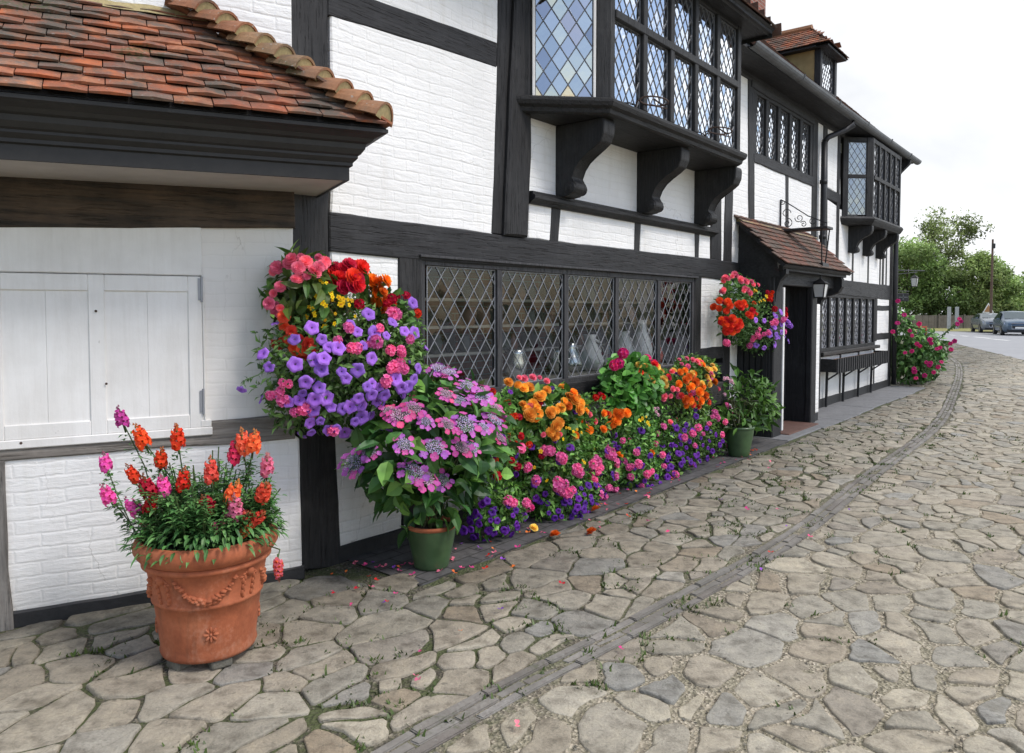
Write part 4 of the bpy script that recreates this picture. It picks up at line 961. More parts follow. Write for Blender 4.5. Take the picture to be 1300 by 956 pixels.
# dark paver strip beside the wall, then grey path slabs
bm = NB(); n = 60
top = [(0.19+(6.35-.19)*i/n, .70+.02*noise.noise(V((i*.6, 0, 0)))) for i in range(n+1)]
a = [bm.verts.new(M(s, -.05, .012)) for s, d in top]; b = [bm.verts.new(M(s, d, .010)) for s, d in top]; c = [bm.verts.new(M(s, d+.004, -.02)) for s, d in top]
for i in range(n): bm.faces.new((a[i], a[i+1], b[i+1], b[i])); bm.faces.new((b[i], b[i+1], c[i+1], c[i]))
fixn(bm); struct('pavement', bm, 'paver')
bm = NB(); s = 6.37
while s < 14.5:
    ln = ST.uniform(.8, 1.3); fbox(bm, M, s+.004, min(14.6, s+ln)-.004, -.05, .69+ST.uniform(-.02, .03), -.03, .014+ST.uniform(-.003, .004)); s += ln
bmesh.ops.bevel(bm, geom=list(bm.edges), offset=.006, segments=1, affect='EDGES'); fixn(bm); struct('path', bm, 'slab')
# small blades of moss and weeds in the joints
mb = NB(); mc = mb.loops.layers.float_color.new('Col')
def setc(f, cl, col):
    for l in f.loops: l[cl] = (col[0], col[1], col[2], 1)
for k in range(9000):
    s = ST.uniform(-1.5, 9); d = ST.uniform(.1, 2.15) if k % 5 else ST.uniform(2.1, 4.5)
    if not inside_yard(s, d) and not (abs(d-ch_d(s)) < .09): continue
    if s > .2 and d < .74: continue
    if noise.noise(V((s*2.1, d*2.1, 9))) < .02: continue
    # joints only: the two nearest seeds must be about equally far
    gi, gj = int(s//.5), int(d//.5); ds = []
    for i in range(gi-1, gi+2):
        for j in range(gj-1, gj+2):
            for (a_, b_, q_) in grid.get((i, j), ()): ds.append(math.hypot((a_-s)*.85, (b_-d)*1.14))
    ds.sort()
    if len(ds) < 2 or ds[1]-ds[0] > .03: continue
    p0 = M(s, d, .002)
    for q in range(ST.randint(3, 8)):
        a_ = ST.uniform(0, 6.28); hgt = ST.uniform(.008, .026); w_ = ST.uniform(.004, .009)
        pb = p0 + V((ST.gauss(0, .02), ST.gauss(0, .02), 0)); dr = V((math.cos(a_), math.sin(a_), 0)); sd_ = V((-dr.y, dr.x, 0))*w_
        g_ = ST.uniform(.6, 1.3)
        setc(mb.faces.new([mb.verts.new(pb-sd_), mb.verts.new(pb+sd_), mb.verts.new(pb+dr*hgt*.8+sd_*.3+ZZ*hgt), mb.verts.new(pb+dr*hgt*.8-sd_*.3+ZZ*hgt)]), mc, (.07*g_, .11*g_, .02*g_))
tag(fin('moss', mb, 'leaf'), 'short green moss and weeds growing in the joints of the paving', 'moss', kind='stuff')
# loose grit in the wide joints
gb = NB()
for k in range(6500):
    s = ST.uniform(-.8, 5); d = ST.uniform(2.1, 4.4) if k % 4 else ST.uniform(.8, 2)
    if abs(d-ch_d(s)) < .16: continue
    c = M(s, d, .004); r = ST.uniform(.003, .008)
    gi, gj = int(s//.5), int(d//.5); ds = []
    for i in range(gi-1, gi+2):
        for j in range(gj-1, gj+2):
            for (a_, b_, q_) in grid.get((i, j), ()): ds.append(math.hypot((a_-s)*.85, (b_-d)*1.14))
    ds.sort()
    if len(ds) < 2 or ds[1]-ds[0] > .05: continue
    vs = [gb.verts.new(c+V((ST.uniform(-r, r)+x*r, ST.uniform(-r, r)+y*r, z*r))) for x, y, z in ((1, 0, 0), (-.5, .9, 0), (-.5, -.9, 0), (0, 0, .9))]
    for f in ((0, 1, 3), (1, 2, 3), (2, 0, 3)): gb.faces.new([vs[i] for i in f])
fixn(gb); tag(fin('gravel', gb, 'stone'), 'loose sandy grit lying in the joints between the stones', 'gravel', kind='stuff')
# =================================================================== road and far side
rd = [M(s, d, .006) for s, d in ((-10, 15), (-2, 12), (8, 8), (18.5, 4), (26.2, 1.4), (43.6, -3.9), (50, -6), (60, -16), (66, -30), (90, -30), (74, -8), (64.0, -3.0), (56, 8), (40, 22), (20, 34), (-10, 40))]
bm = NB(); bm.faces.new([bm.verts.new(p) for p in rd]); struct('road', bm, 'asphalt')
bm = NB()   # dashed centre line
for x0, y0, x1, y1 in ((26.874, 40.002, 27.285, 42.016), (27.818, 42.978, 28.484, 45.587), (28.705, 46.576, 28.977, 47.761), (29.082, 48.532, 29.288, 49.491)):
    p, q = V((x0, y0, .012)), V((x1, y1, .012)); t = (q-p).normalized(); n_ = V((-t.y, t.x, 0))*.11
    bm.faces.new([bm.verts.new(e) for e in (p-n_, p+n_, q+n_, q-n_)])
struct('road_marking', bm, 'roadpaint')
bm = NB(); bm.faces.new([bm.verts.new(V(p)) for p in ((20, 60, .02), (34.4, 58.2, .02), (40, 52.5, .02), (47, 50, .02), (100, 30, .02), (130, 90, .02), (60, 120, .02), (10, 110, .02))]); struct('verge', bm, 'verge')
# fence beyond the road: boards and posts
fa = V((25, 68, 0)); fb = V((46.5, 68.6, 0)); ft = (fb-fa).normalized(); fn = V((ft.y, -ft.x, 0)); fl = (fb-fa).length
FE = empty('panel_fence', fa, 0, 'long weathered grey board fence on the verge beyond the road', 'fence')
bm = NB(); x = 0
while x < fl:
    w_ = .14; c = fa + ft*(x+w_/2) + ZZ*(.6+ST.uniform(-.02, .03)); box(bm, c+fn*ST.uniform(0, .02), ft*(w_/2-.004), fn*.012, ZZ*.6); x += w_
fixn(bm); fin('fence_boards', bm, 'fence', FE)
x = 0
while x < fl+.1:
    bm = NB(); box(bm, fa+ft*x+ZZ*.65+fn*.05, ft*.05, fn*.05, ZZ*.66); fixn(bm); fin('fence_post', bm, 'fence', FE); x += 2.4
# leaf helper -----------------------------------------------------------------
def leaf(bm, cl, p, dr, up, ln, wd, col, droop=.25, rows=((0, .0), (.35, 1.0), (.7, .8), (1, 0)), fold=.18):
    dr = dr.normalized(); sd = dr.cross(up)
    if sd.length < 1e-4: sd = V((1, 0, 0))
    sd.normalize(); up = sd.cross(dr).normalized(); prev = None; col = (col[0], col[1], col[2])
    for t, w_ in rows:
        c = p + dr*ln*t - up*(droop*ln*t*t)
        if w_ == 0: cur = [bm.verts.new(c)]
        else: cur = [bm.verts.new(c - sd*wd*.5*w_ + up*wd*fold*w_), bm.verts.new(c), bm.verts.new(c + sd*wd*.5*w_ + up*wd*fold*w_)]
        if prev:
            if len(prev) == 1 and len(cur) == 3: fs = [(prev[0], cur[1], cur[0]), (prev[0], cur[2], cur[1])]
            elif len(prev) == 3 and len(cur) == 1: fs = [(prev[0], prev[1], cur[0]), (prev[1], prev[2], cur[0])]
            else: fs = [(prev[0], prev[1], cur[1], cur[0]), (prev[1], prev[2], cur[2], cur[1])]
            for k, f in enumerate(fs): setc(bm.faces.new(f), cl, tuple(c_*(1.0 if k else .9) for c_ in col))
        prev = cur
def rdir(): 
    while True:
        v = V((U(-1, 1), U(-1, 1), U(-1, 1)))
        if .05 < v.length < 1: return v.normalized()
GREENS = [(.035, .085, .016), (.05, .115, .022), (.075, .15, .03), (.028, .07, .02), (.06, .13, .02)]
# trees ----------------------------------------------------------------------
def tree(name, x, y, h, cr, label, cols, nl=2600, ls=.34, low=.12, seed=1, lob=9, group='trees beyond the fence', airy=0.0):
    r = random.Random(seed)
    T = empty(name, (x, y, 0), 0, label, 'tree', group)
    bm = NB(); base = V((x, y, 0)); top = base+ZZ*h*.75
    tube(bm, [base, base+V((.1, .05, h*.3)), base+V((-.05, .1, h*.55)), top], .2, 8, radii=[.04*h*.6, .03*h*.6, .02*h*.5, .02])
    lobes = []
    for i in range(lob):
        a = r.uniform(0, 6.28); q = r.uniform(.15, .72)*cr; zc = h*(low + (1-low)*r.uniform(.22, .82)); rr = cr*r.uniform(.32, .52)*(1.15-.5*zc/h)
        c = base+V((math.cos(a)*q, math.sin(a)*q, zc)); lobes.append((c, rr, rr*r.uniform(.7, 1.0), r.uniform(.75, 1.25)))
        tube(bm, [base+ZZ*h*r.uniform(.2, .4), base.lerp(c, .5)+ZZ*h*.12, c], .05, 5, radii=[.07, .05, .02])
    lobes.append((base+ZZ*h*.84, cr*.34, h*.15, 1.1)); lobes.append((base+ZZ*h*(low+.2), cr*.75, h*.2, .8))
    fixn(bm); fin('trunk', bm, 'bark', T)
    bm = NB(); cl = bm.loops.layers.float_color.new('Col'); cols_ = cols
    for c, rr, rzz, br in lobes:
        sub = [(c + V((r.gauss(0, .36)*rr, r.gauss(0, .36)*rr, r.gauss(0, .34)*rzz)), r.uniform(.18, .38)*rr, r.uniform(.7, 1.3)) for _ in range(14)]
        for k in range(int(1.9*nl/len(lobes))):
            if r.random() < .35+airy*.5: sc_, sr, sb = sub[k % 14]; d_ = rdir(); p = sc_ + d_*sr*r.random()**.4
            else: d_ = rdir(); p = c + V((d_.x*rr, d_.y*rr, d_.z*rzz))*(r.uniform(.65, 1.04) if r.random() < .8 else r.random()); sb = 1
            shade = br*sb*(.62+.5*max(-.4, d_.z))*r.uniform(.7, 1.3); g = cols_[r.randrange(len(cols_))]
            s1 = .74*ls*r.uniform(.6, 1.3)
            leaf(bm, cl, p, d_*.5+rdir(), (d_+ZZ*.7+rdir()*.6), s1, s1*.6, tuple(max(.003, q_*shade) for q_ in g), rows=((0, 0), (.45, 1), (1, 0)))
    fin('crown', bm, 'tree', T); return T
TC = [(.30, .43, .13), (.37, .50, .16), (.24, .35, .11), (.42, .54, .20)]
TC2 = [(.38, .50, .18), (.44, .55, .22), (.32, .43, .15)]
tree('broadleaf_tree', 39.5, 74, 9.0, 4.4, 'broad full green tree at the left of the fence', TC, 5200, .42, .04, 2, 12)
tree('broadleaf_tree', 44.0, 78, 12.8, 5.2, 'tallest tree with pale airy crown behind the fence', TC2, 5200, .38, .08, 3, 14, airy=.6)
tree('broadleaf_tree', 41.2, 72.5, 7.4, 3.9, 'dark dense tree low behind the middle of the fence', [(.16, .26, .07), (.20, .31, .09), (.24, .36, .10)], 4200, .4, .02, 4, 11)
tree('broadleaf_tree', 45.2, 71.5, 7.6, 3.2, 'rounded green tree just left of the utility pole', TC, 3600, .4, .02, 5, 10)
tree('broadleaf_tree', 49.8, 77, 7.4, 3.2, 'green tree rising right of the utility pole', TC, 3600, .4, .05, 6, 10)
tree('broadleaf_tree', 47.2, 76, 7.6, 3.6, 'green tree directly behind the utility pole', TC, 3600, .42, .03, 12, 11)
tree('broadleaf_tree', 52.4, 80, 5.8, 3.6, 'lower rounded tree behind the hedge on the right', TC, 3200, .42, .03, 13, 10)
tree('broadleaf_tree', 56.0, 84, 6.0, 4.0, 'farther rounded tree at the right edge of the photo', TC, 3200, .42, .04, 7, 9)
tree('broadleaf_tree', 34.8, 78, 8.2, 4.2, 'green tree showing past the corner of the building', TC, 3600, .42, .04, 8, 10)
tree('broadleaf_tree', 60.5, 84, 8, 4.5, 'tree beyond the parked cars out of frame', TC, 1600, .5, .04, 9, 9)
tree('broadleaf_tree', 29.5, 82, 8.4, 4.4, 'tree hidden behind the building corner, left of the others', TC, 1900, .5, .04, 21, 9)
tree('broadleaf_tree', 23.0, 84, 9.2, 4.6, 'tree far behind the building, leftmost of the row', TC, 1900, .5, .04, 22, 9)
tree('broadleaf_tree', 68, 82, 8.5, 4.6, 'tree well to the right beyond the road', TC, 1600, .5, .04, 23, 9)
def hedge(name, p0, p1, h, w, label, cols, n, seed, ls=.16):
    r = random.Random(seed); p0 = V(p0); p1 = V(p1)
    T = empty(name, (p0+p1)/2, 0, label, 'hedge'); bm = NB(); cl = bm.loops.layers.float_color.new('Col')
    for k in range(n):
        t = r.random(); a = r.uniform(0, math.pi); q = r.uniform(.8, 1.05) if r.random() < .8 else r.random()
        hh = h*(.85+.25*noise.noise(V((t*6, seed, 0)))); c = p0.lerp(p1, t); sdv = (p1-p0).normalized().cross(ZZ)
        p = c + sdv*math.cos(a)*w*.5*q + ZZ*math.sin(a)**.6*hh*q; d_ = (sdv*math.cos(a)+ZZ*math.sin(a)+rdir()*.6)
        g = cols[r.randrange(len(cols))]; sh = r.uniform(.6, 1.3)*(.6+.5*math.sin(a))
        leaf(bm, cl, p, d_, ZZ+rdir()*.5, ls*r.uniform(.7, 1.4), ls*.6, tuple(x*sh for x in g), rows=((0, 0), (.45, 1), (1, 0)))
    fin('hedge_foliage', bm, 'tree', T)
hedge('hedge', (44.2, 63.5, 0), (51.5, 62, 0), 2.7, 2.2, 'yellow green rounded hedge behind the parked cars', [(.14, .17, .04), (.10, .15, .04), (.16, .17, .06)], 3800, 3, .2)
hedge('shrub', (44.6, 57.2, 0), (48.2, 56.5, 0), 2.15, 1.3, 'brownish purple shrub above the roof of the front car', [(.07, .05, .04), (.09, .075, .045), (.05, .04, .03)], 1800, 4, .16)
# utility pole, signs, posts, bins ---------------------------------------------
UP = empty('utility_pole', (42.2, 65.3, 0), 0, 'tall brown wooden utility pole beyond the road', 'utility pole')
bm = NB(); tube(bm, [(42.2, 65.3, 0), (42.2, 65.3, 7.9)], .13, 10, radii=[.12, .085]); fixn(bm); fin('pole', bm, 'polewood', UP)
bm = NB(); box(bm, V((42.2, 65.15, 7.3)), V((.12, 0, 0)), V((0, .06, 0)), V((0, 0, .22))); fixn(bm); fin('pole_bracket', bm, 'iron', UP)
for i, (px, lab) in enumerate(((39.05, 'left one of the two slim grey sign posts by the fence'), (39.75, 'right one of the two slim grey sign posts by the fence'))):
    bm = NB(); y = 66.2; box(bm, V((px, y, 1.0)), V((.17, 0, 0)), V((0, .02, 0)), V((0, 0, .98))); tube(bm, [(px, y+.06, 0), (px, y+.06, 2.0)], .05, 8); fixn(bm)
    tag(fin('sign_post', bm, 'galv', origin=(px, y, 0)), lab, 'sign post', 'grey sign posts')
for px, py, lab in ((40.644, 71.674, 'first low wooden bollard right of the grey sign posts'), (41.482, 71.674, 'low wooden bollard in the middle of the fence'), (42.131, 71.674, 'low wooden bollard below the right part of the fence'), (43.078, 70.663, 'pale low bollard nearest the utility pole')):
    bm = NB(); tube(bm, [(px, py, 0), (px, py, .36), (px, py, .4)], .07, 8, radii=[.075, .07, .045]); fixn(bm)
    tag(fin('bollard', bm, 'fence', origin=(px, py, 0)), lab, 'bollard', 'bollards on the verge')
for px, py, lab in ((39.805, 71.674, 'dark litter bin left of the grey sign posts'), (44.657, 70.663, 'dark low bin on the verge beside the silver car')):
    bm = NB(); r_ = lathe(bm, [(.0, 0), (.26, 0), (.30, .55), (.33, .56), (.33, .62), (.2, .72), (0, .74)], (px, py, 0), 12); fixn(bm)
    tag(fin('litter_bin', bm, 'iron', origin=(px, py, 0)), lab, 'litter bin')
px, py = (43.928, 68.413)
RS = empty('warning_sign', (px, py, 0), 0, 'small white and orange triangular road sign beside the utility pole', 'road sign')
bm = NB(); tube(bm, [(px, py, 0), (px, py, 2.2)], .04, 8); fixn(bm); fin('pole', bm, 'galv', RS)
for nm, k, mt, dy in (('sign_plate', 1.0, 'plate', 0), ('sign_face', .72, 'tan', -.012)):
    bm = NB(); cz_ = 1.75; t3 = [V((px+.62*k*math.sin(a), py-.07+dy, cz_+.62*k*math.cos(a))) for a in (0, 2.0944, 4.18879)]
    f = bm.faces.new([bm.verts.new(p) for p in t3]); e = bmesh.ops.extrude_face_region(bm, geom=[f]); bmesh.ops.translate(bm, verts=[v for v in e['geom'] if isinstance(v, bmesh.types.BMVert)], vec=(0, .01, 0)); fixn(bm); fin(nm, bm, mt, RS)
bm = NB(); box(bm, V((px, py-.07, .9)), V((.32, 0, 0)), V((0, .012, 0)), V((0, 0, .42))); fixn(bm); fin('supplementary_plate', bm, 'plate', RS)
# cars ------------------------------------------------------------------------
def car(loc, rz, paint, label, suv, group='cars at the roadside'):
    C_ = empty('parked_car', loc, rz, label, 'car', group); K = WM[C_.name]
    Ht = 1.60 if suv else 1.45; Wd = .93 if suv else .88; Ln = 4.6
    # stations: x from nose (-) ; (x, half width, z low, z belt, z top, half width top)
    st = [(-2.30, .62, .42, .72, .74, .5), (-2.22, .80, .28, .84, .88, .7), (-1.9, .90, .22, .93, 1.0, .74), (-1.2, .93, .2, .99, 1.06, .76), (-.95, .93, .2, 1.0, 1.10, .76), (-.25, .93, .2, 1.02, Ht-.05, .64), (.4, .93, .2, 1.03, Ht, .66), (1.3, .93, .2, 1.04, Ht-.04, .64), (1.95, .91, .24, 1.05, Ht-.35, .62), (2.2, .86, .3, 1.0, 1.08, .66), (2.3, .7, .42, .9, .95, .55)]
    def pt(x, w, z): return K @ V((w*Wd/.93, x*Ln/4.6, z))
    bm = NB(); rows = []
    for x, w, zl, zb, zt, wt in st:
        half = [(0, zl), (w*.85, zl), (w*.97, zl+.14), (w, (zl+zb)*.5), (w*.97, zb-.06), (w*.93, zb), (wt*1.04, (zb+zt*3)/4), (wt*.93, zt-.02), (0, zt+.015)]
        rows.append([bm.verts.new(pt(x, a, z)) for a, z in half] + [bm.verts.new(pt(x, -a, z)) for a, z in half[-2:0:-1]])
    for a, b in zip(rows, rows[1:]):
        n = len(a)
        for i in range(n): bm.faces.new((a[i], a[(i+1) % n], b[(i+1) % n], b[i]))
    bm.faces.new(rows[0]); bm.faces.new(rows[-1][::-1]); fixn(bm); fin('body', bm, paint, C_, smooth=True)
    def quad(name, pts, mat, th=.012):
        bm = NB(); bm.faces.new([bm.verts.new(pt(*p)) for p in pts]); fixn(bm); return fin(name, bm, mat, C_)
    quad('windscreen', [(-.985, -.66, 1.115), (-.985, .66, 1.115), (-.30, .57, Ht-.065), (-.30, -.57, Ht-.065)], 'carglass')
    quad('rear_window', [(1.34, -.56, Ht-.04), (1.34, .56, Ht-.04), (1.97, .55, 1.25), (1.97, -.55, 1.25)], 'carglass')
    for sg in (-1, 1):
        quad('side_window', [(-.72, sg*.885, 1.07), (.35, sg*.895, 1.08), (.35, sg*.69, Ht-.1), (-.2, sg*.70, Ht-.13)], 'carglass'); quad('side_window', [(.42, sg*.895, 1.08), (1.5, sg*.885, 1.10), (1.25, sg*.69, Ht-.13), (.42, sg*.69, Ht-.1)], 'carglass')
        bm = NB(); box(bm, K @ V((sg*.98*Wd/.93, -.72, 1.08)), K.to_3x3() @ V((.09, 0, 0)), K.to_3x3() @ V((0, .04, 0)), ZZ*.06); bmesh.ops.bevel(bm, geom=list(bm.edges), offset=.02, segments=2, affect='EDGES'); fixn(bm); fin('wing_mirror', bm, paint, C_)
        bm = NB(); bm.faces.new([bm.verts.new(pt(*p)) for p in ((-2.25, sg*.46, .70), (-2.20, sg*.82, .72), (-2.10, sg*.86, .86), (-2.235, sg*.50, .83))]); fixn(bm); fin('headlight', bm, 'silver', C_)
        for yy in (-1.42, 1.38):
            bm = NB(); c = K @ V((sg*(Wd-.10), yy, .345)); ax = K.to_3x3() @ V((1, 0, 0)); ay = K.to_3x3() @ V((0, 1, 0))
            def ringp(r_, o): return [bm.verts.new(c+ax*sg*o+(ay*math.cos(k*.2618)+ZZ*math.sin(k*.2618))*r_) for k in range(24)]
            R_ = [ringp(.24, -.1), ringp(.345, -.1), ringp(.345, .08), ringp(.32, .105), ringp(.23, .105)]
            for a, b in zip(R_, R_[1:]):
                for k in range(24): bm.faces.new((a[k], a[(k+1) % 24], b[(k+1) % 24], b[k]))
            fixn(bm); wh = fin('wheel', bm, 'tyre', C_)
            bm = NB(); ctr = bm.verts.new(c+ax*sg*.11)
            for k in range(10):
                a0 = k*.6283; a1 = a0+.38; bm.faces.new([ctr]+[bm.verts.new(c+ax*sg*.098+(ay*math.cos(q)+ZZ*math.sin(q))*.235) for q in (a0, (a0+a1)/2, a1)])
            fin('rim', bm, 'chrome', wh)
    quad('grille', [(-2.315, -.42, .45), (-2.315, .42, .45), (-2.29, .44, .80), (-2.29, -.44, .80)], 'iron')
    bm = NB(); tube(bm, [pt(-2.322, -.43, .44), pt(-2.322, .43, .44), pt(-2.30, .45, .81), pt(-2.30, -.45, .81), pt(-2.322, -.43, .44)], .018, 6); fixn(bm); fin('grille_surround', bm, 'chrome', C_)
    quad('number_plate', [(-2.335, -.26, .47), (-2.335, .26, .47), (-2.33, .26, .58), (-2.33, -.26, .58)], 'plate')
    quad('lower_bumper', [(-2.27, -.7, .26), (-2.27, .7, .26), (-2.28, .72, .38), (-2.28, -.72, .38)], 'iron')
cx, cy = (32.383, 47.761); car((cx+1.3, cy+2.0, 0), math.radians(-25), 'carpaint_blue', 'dark blue car facing the yard at the right edge', True)
cx, cy = (33.112, 51.003); car((cx+2.7, cy+4.6, 0), math.radians(-22), 'carpaint_grey', 'grey silver car half hidden behind the dark blue car', False)
# chalkboard --------------------------------------------------------------------
bx_, by_ = 18.45, 33.4
CB = empty('chalkboard', (bx_, by_, 0), 0, 'chalkboard in a red orange frame standing behind the flowering shrub', 'chalkboard')
bm = NB(); box(bm, V((bx_, by_, .42)), V((.24, .03, 0)), V((-.002, .012, 0)), V((0, .06, .42))); fixn(bm); fin('board', bm, 'chalk', CB)
for nm, c, hx, hz in (('side', -.26, .03, .46), ('side', .26, .03, .46)):
    bm = NB(); box(bm, V((bx_+c, by_-.03+c*.12, .45)), V((hx, 0, 0)), V((0, .03, 0)), V((0, .06, hz))); fixn(bm); fin('frame', bm, 'redpaint', CB)
bm = NB(); box(bm, V((bx_, by_+.03, .88)), V((.29, .035, 0)), V((0, .03, 0)), V((0, 0, .035))); fixn(bm); fin('frame', bm, 'redpaint', CB)
# =================================================================== light, sky, camera
w = bpy.data.worlds.new("World"); SC.world = w; w.use_nodes = True; nt = w.node_tree; nt.nodes.clear()
SUN_EL = math.radians(52); SUN_AZ = math.radians(118)      # compass-like: measured from +Y towards +X
ow = nd(nt, 'ShaderNodeOutputWorld'); bg = nd(nt, 'ShaderNodeBackground', i_Strength=.195)
sky = nd(nt, 'ShaderNodeTexSky', sky_type='NISHITA', sun_disc=False, sun_elevation=SUN_EL, sun_rotation=SUN_AZ)
tc = nd(nt, 'ShaderNodeTexCoord'); sp = nd(nt, 'ShaderNodeSeparateXYZ'); lk(nt, tc.outputs['Generated'], sp.inputs[0])
mp = nd(nt, 'ShaderNodeMapping'); mp.inputs['Scale'].default_value = (1, 1, 1.8); lk(nt, tc.outputs['Generated'], mp.inputs[0])
n1 = noi(nt, mp.outputs[0], 5.0, 8, .6, .3); n2 = noi(nt, mp.outputs[0], 3.2, 6, .5, .2)
# cloud cover: solid to the north, broken over the street to the south-east
az = mth(nt, 'ADD', mth(nt, 'MULTIPLY', sp.outputs[1], 1.0), mth(nt, 'MULTIPLY', sp.outputs[0], -.42))
cov = mth(nt, 'ADD', n1, mth(nt, 'MULTIPLY', az, .55))
cloud = ramp(nt, mth(nt, 'ADD', cov, -.01), [(.40, 0), (.52, 1)])
tint = ramp(nt, n2, [(.30, (7.2, 7.5, 7.9)), (.5, (10.3, 10.4, 10.5)), (.7, (12.5, 12.5, 12.4))])
tw = tint.node
r_ = ramp(nt, n2, [(.37, (.76, .77, .785)), (.46, (.87, .875, .88)), (.56, (1, 1, 1))])
cl_ = nd(nt, 'ShaderNodeMix', data_type='RGBA', blend_type='MULTIPLY'); cl_.inputs[0].default_value = 1; lk(nt, r_, cl_.inputs[6]); cl_.inputs[7].default_value = (11.0, 11.2, 11.4, 1)
sk = nd(nt, 'ShaderNodeMix', data_type='RGBA', blend_type='MULTIPLY'); sk.inputs[0].default_value = 1; lk(nt, sky.outputs[0], sk.inputs[6]); sk.inputs[7].default_value = (1.14, 1.08, 1.05, 1)
cn = mixc(nt, 1, cl_.outputs[2], ramp(nt, az, [(.30, (1, 1, 1)), (.62, (.53, .53, .535))]), 'MULTIPLY')
lk(nt, mixc(nt, cloud, sk.outputs[2], cn), bg.inputs[0]); lk(nt, bg.outputs[0], ow.inputs[0])
sl = bpy.data.lights.new('sun', 'SUN'); sl.energy = 2.35; sl.angle = math.radians(14); sl.color = (1, .965, .92)
so = bpy.data.objects.new('sun', sl); COL.objects.link(so)
sdv = V((math.sin(SUN_AZ)*math.cos(SUN_EL), math.cos(SUN_AZ)*math.cos(SUN_EL), math.sin(SUN_EL))); so.location = sdv*50; so.rotation_euler = sdv.to_track_quat('Z', 'Y').to_euler()
cd = bpy.data.cameras.new('camera'); co = bpy.data.objects.new('camera', cd); COL.objects.link(co); SC.camera = co
co.location = (0, 0, 1.6); co.rotation_euler = (math.radians(90) - 0.041 * 1.0, 0, 0)
cd.sensor_fit = 'HORIZONTAL'; cd.sensor_width = 36; cd.lens = 36*940.0/1300; cd.shift_y = -(478-433.5)/1300; cd.clip_start = .05; cd.clip_end = 2000
SC.view_settings.view_transform = 'Standard'; SC.view_settings.look = 'None'; SC.view_settings.exposure = 0; SC.view_settings.gamma = 1
SC.render.film_transparent = False
# =================================================================== flowers
def cl_new():
    bm = NB(); return bm, bm.loops.layers.float_color.new('Col')
def jc(c, a=.15):
    k = 1+U(-a, a); return (c[0]*k*(1+U(-a, a)*.3), c[1]*k, c[2]*k*(1+U(-a, a)*.3))
def mix3(a, b, t): return tuple(a[i]*(1-t)+b[i]*t for i in range(3))
def mesh_of(bm, mat='petal', smooth=True):
    me = bpy.data.meshes.new('bloom'); bm.to_mesh(me); bm.free(); me.materials.append(MAT[mat])
    if smooth: me.shade_smooth()
    return me
# every bloom mesh faces +Z with its stalk end near the origin
def petunia(R, c, throat, edge):
    bm, cl = cl_new(); n = 20; prev = None
    for q, (r, z, col) in enumerate(((.004, -.011, throat), (.08, -.006, throat), (.20, -.002, mix3(throat, c, .75)), (.55, .003, c), (.85, .005, mix3(c, edge, .5)), (1, 0, edge))):
        ring = []
        for k in range(n):
            a = 6.28319*k/n
            if q == 5: rr = R*(1+.10*math.cos(5*a)+U(-.02, .02)); zz = -.004+.006*math.cos(5*a+.6)+U(-.003, .003)
            else: rr = (r*R if q else r)*(1+(.05*math.cos(5*a) if q == 4 else 0)); zz = z
            ring.append(bm.verts.new((rr*math.cos(a), rr*math.sin(a), zz+.02)))
        if prev:
            for k in range(n): setc(bm.faces.new((prev[k], prev[(k+1) % n], ring[(k+1) % n], ring[k])), cl, jc(mix3(pc, col, .6), .05))
        prev = ring; pc = col
    return mesh_of(bm)
def petal_fan(bm, cl, c, ax, u, w_, n, r, wid, cup, col, col2, ph=0, notch=.0):
    for k in range(n):
        a = ph+6.28319*k/n; d_ = u*math.cos(a)+w_*math.sin(a); s_ = (u*-math.sin(a)+w_*math.cos(a)); rows = []
        for t, ww in ((.05, .25), (.4, .85), (.75, 1.0), (1.0, .55)):
            p = c + d_*r*t + ax*(cup*r*t*t) ; q = 3
            rows.append([bm.verts.new(p + s_*wid*ww*e + ax*(abs(e)*wid*.25*ww) - d_*(abs(e) == 0)*notch*r*(t > .9) + V((U(-1, 1), U(-1, 1), U(-1, 1)))*r*.03) for e in (-.5, 0, .5)])
        for i, (a_, b_) in enumerate(zip(rows, rows[1:])):
            for e in range(2): setc(bm.faces.new((a_[e], a_[e+1], b_[e+1], b_[e])), cl, jc(mix3(col, col2, i/2), .06))
X, Y, Z = V((1, 0, 0)), V((0, 1, 0)), V((0, 0, 1))
def basis(ax):
    u = ax.cross(V((.3, .9, .2))).normalized(); return u, ax.cross(u).normalized()
def begonia(R, c, deep):
    bm, cl = cl_new()
    for i, (n, r, cup, z) in enumerate(((6, 1.0, .02, 0), (6, .86, .30, .004), (5, .66, .7, .008), (4, .45, 1.15, .01), (3, .26, 1.7, .012))):
        petal_fan(bm, cl, Z*(.01+z), Z, X, Y, n, R*r, R*r*1.05, cup, mix3(deep, c, .3+.14*i), c, U(0, 6), .05)
    return mesh_of(bm)
def floret_ball(R, n, c, c2, fr, flat=.75, np_=5, loose=0.0, eye=None):
    bm, cl = cl_new()
    for k in range(n):
        z = 1-1.25*(k+.5)/n; a = k*2.39996; q = math.sqrt(max(0, 1-z*z)); ax = V((q*math.cos(a), q*math.sin(a), z*flat)).normalized()
        p = Z*R*.55+V((q*math.cos(a), q*math.sin(a), z*flat))*R*(1-loose*RN.random()); u, w_ = basis(ax)
        petal_fan(bm, cl, p, ax, u, w_, np_, fr*U(.85, 1.15), fr*.85, .25, jc(eye or c2, .1), jc(c, .12), U(0, 6))
    tube_(bm, cl, [Z*-.05, Z*R*.5], .0025, (.06, .12, .02))
    return mesh_of(bm)
def tube_(bm, cl, pts, r, col, n=5):
    f0 = len(bm.faces); tube(bm, pts, r, n); bm.faces.ensure_lookup_table()
    for f in bm.faces[f0:]: setc(f, cl, col)
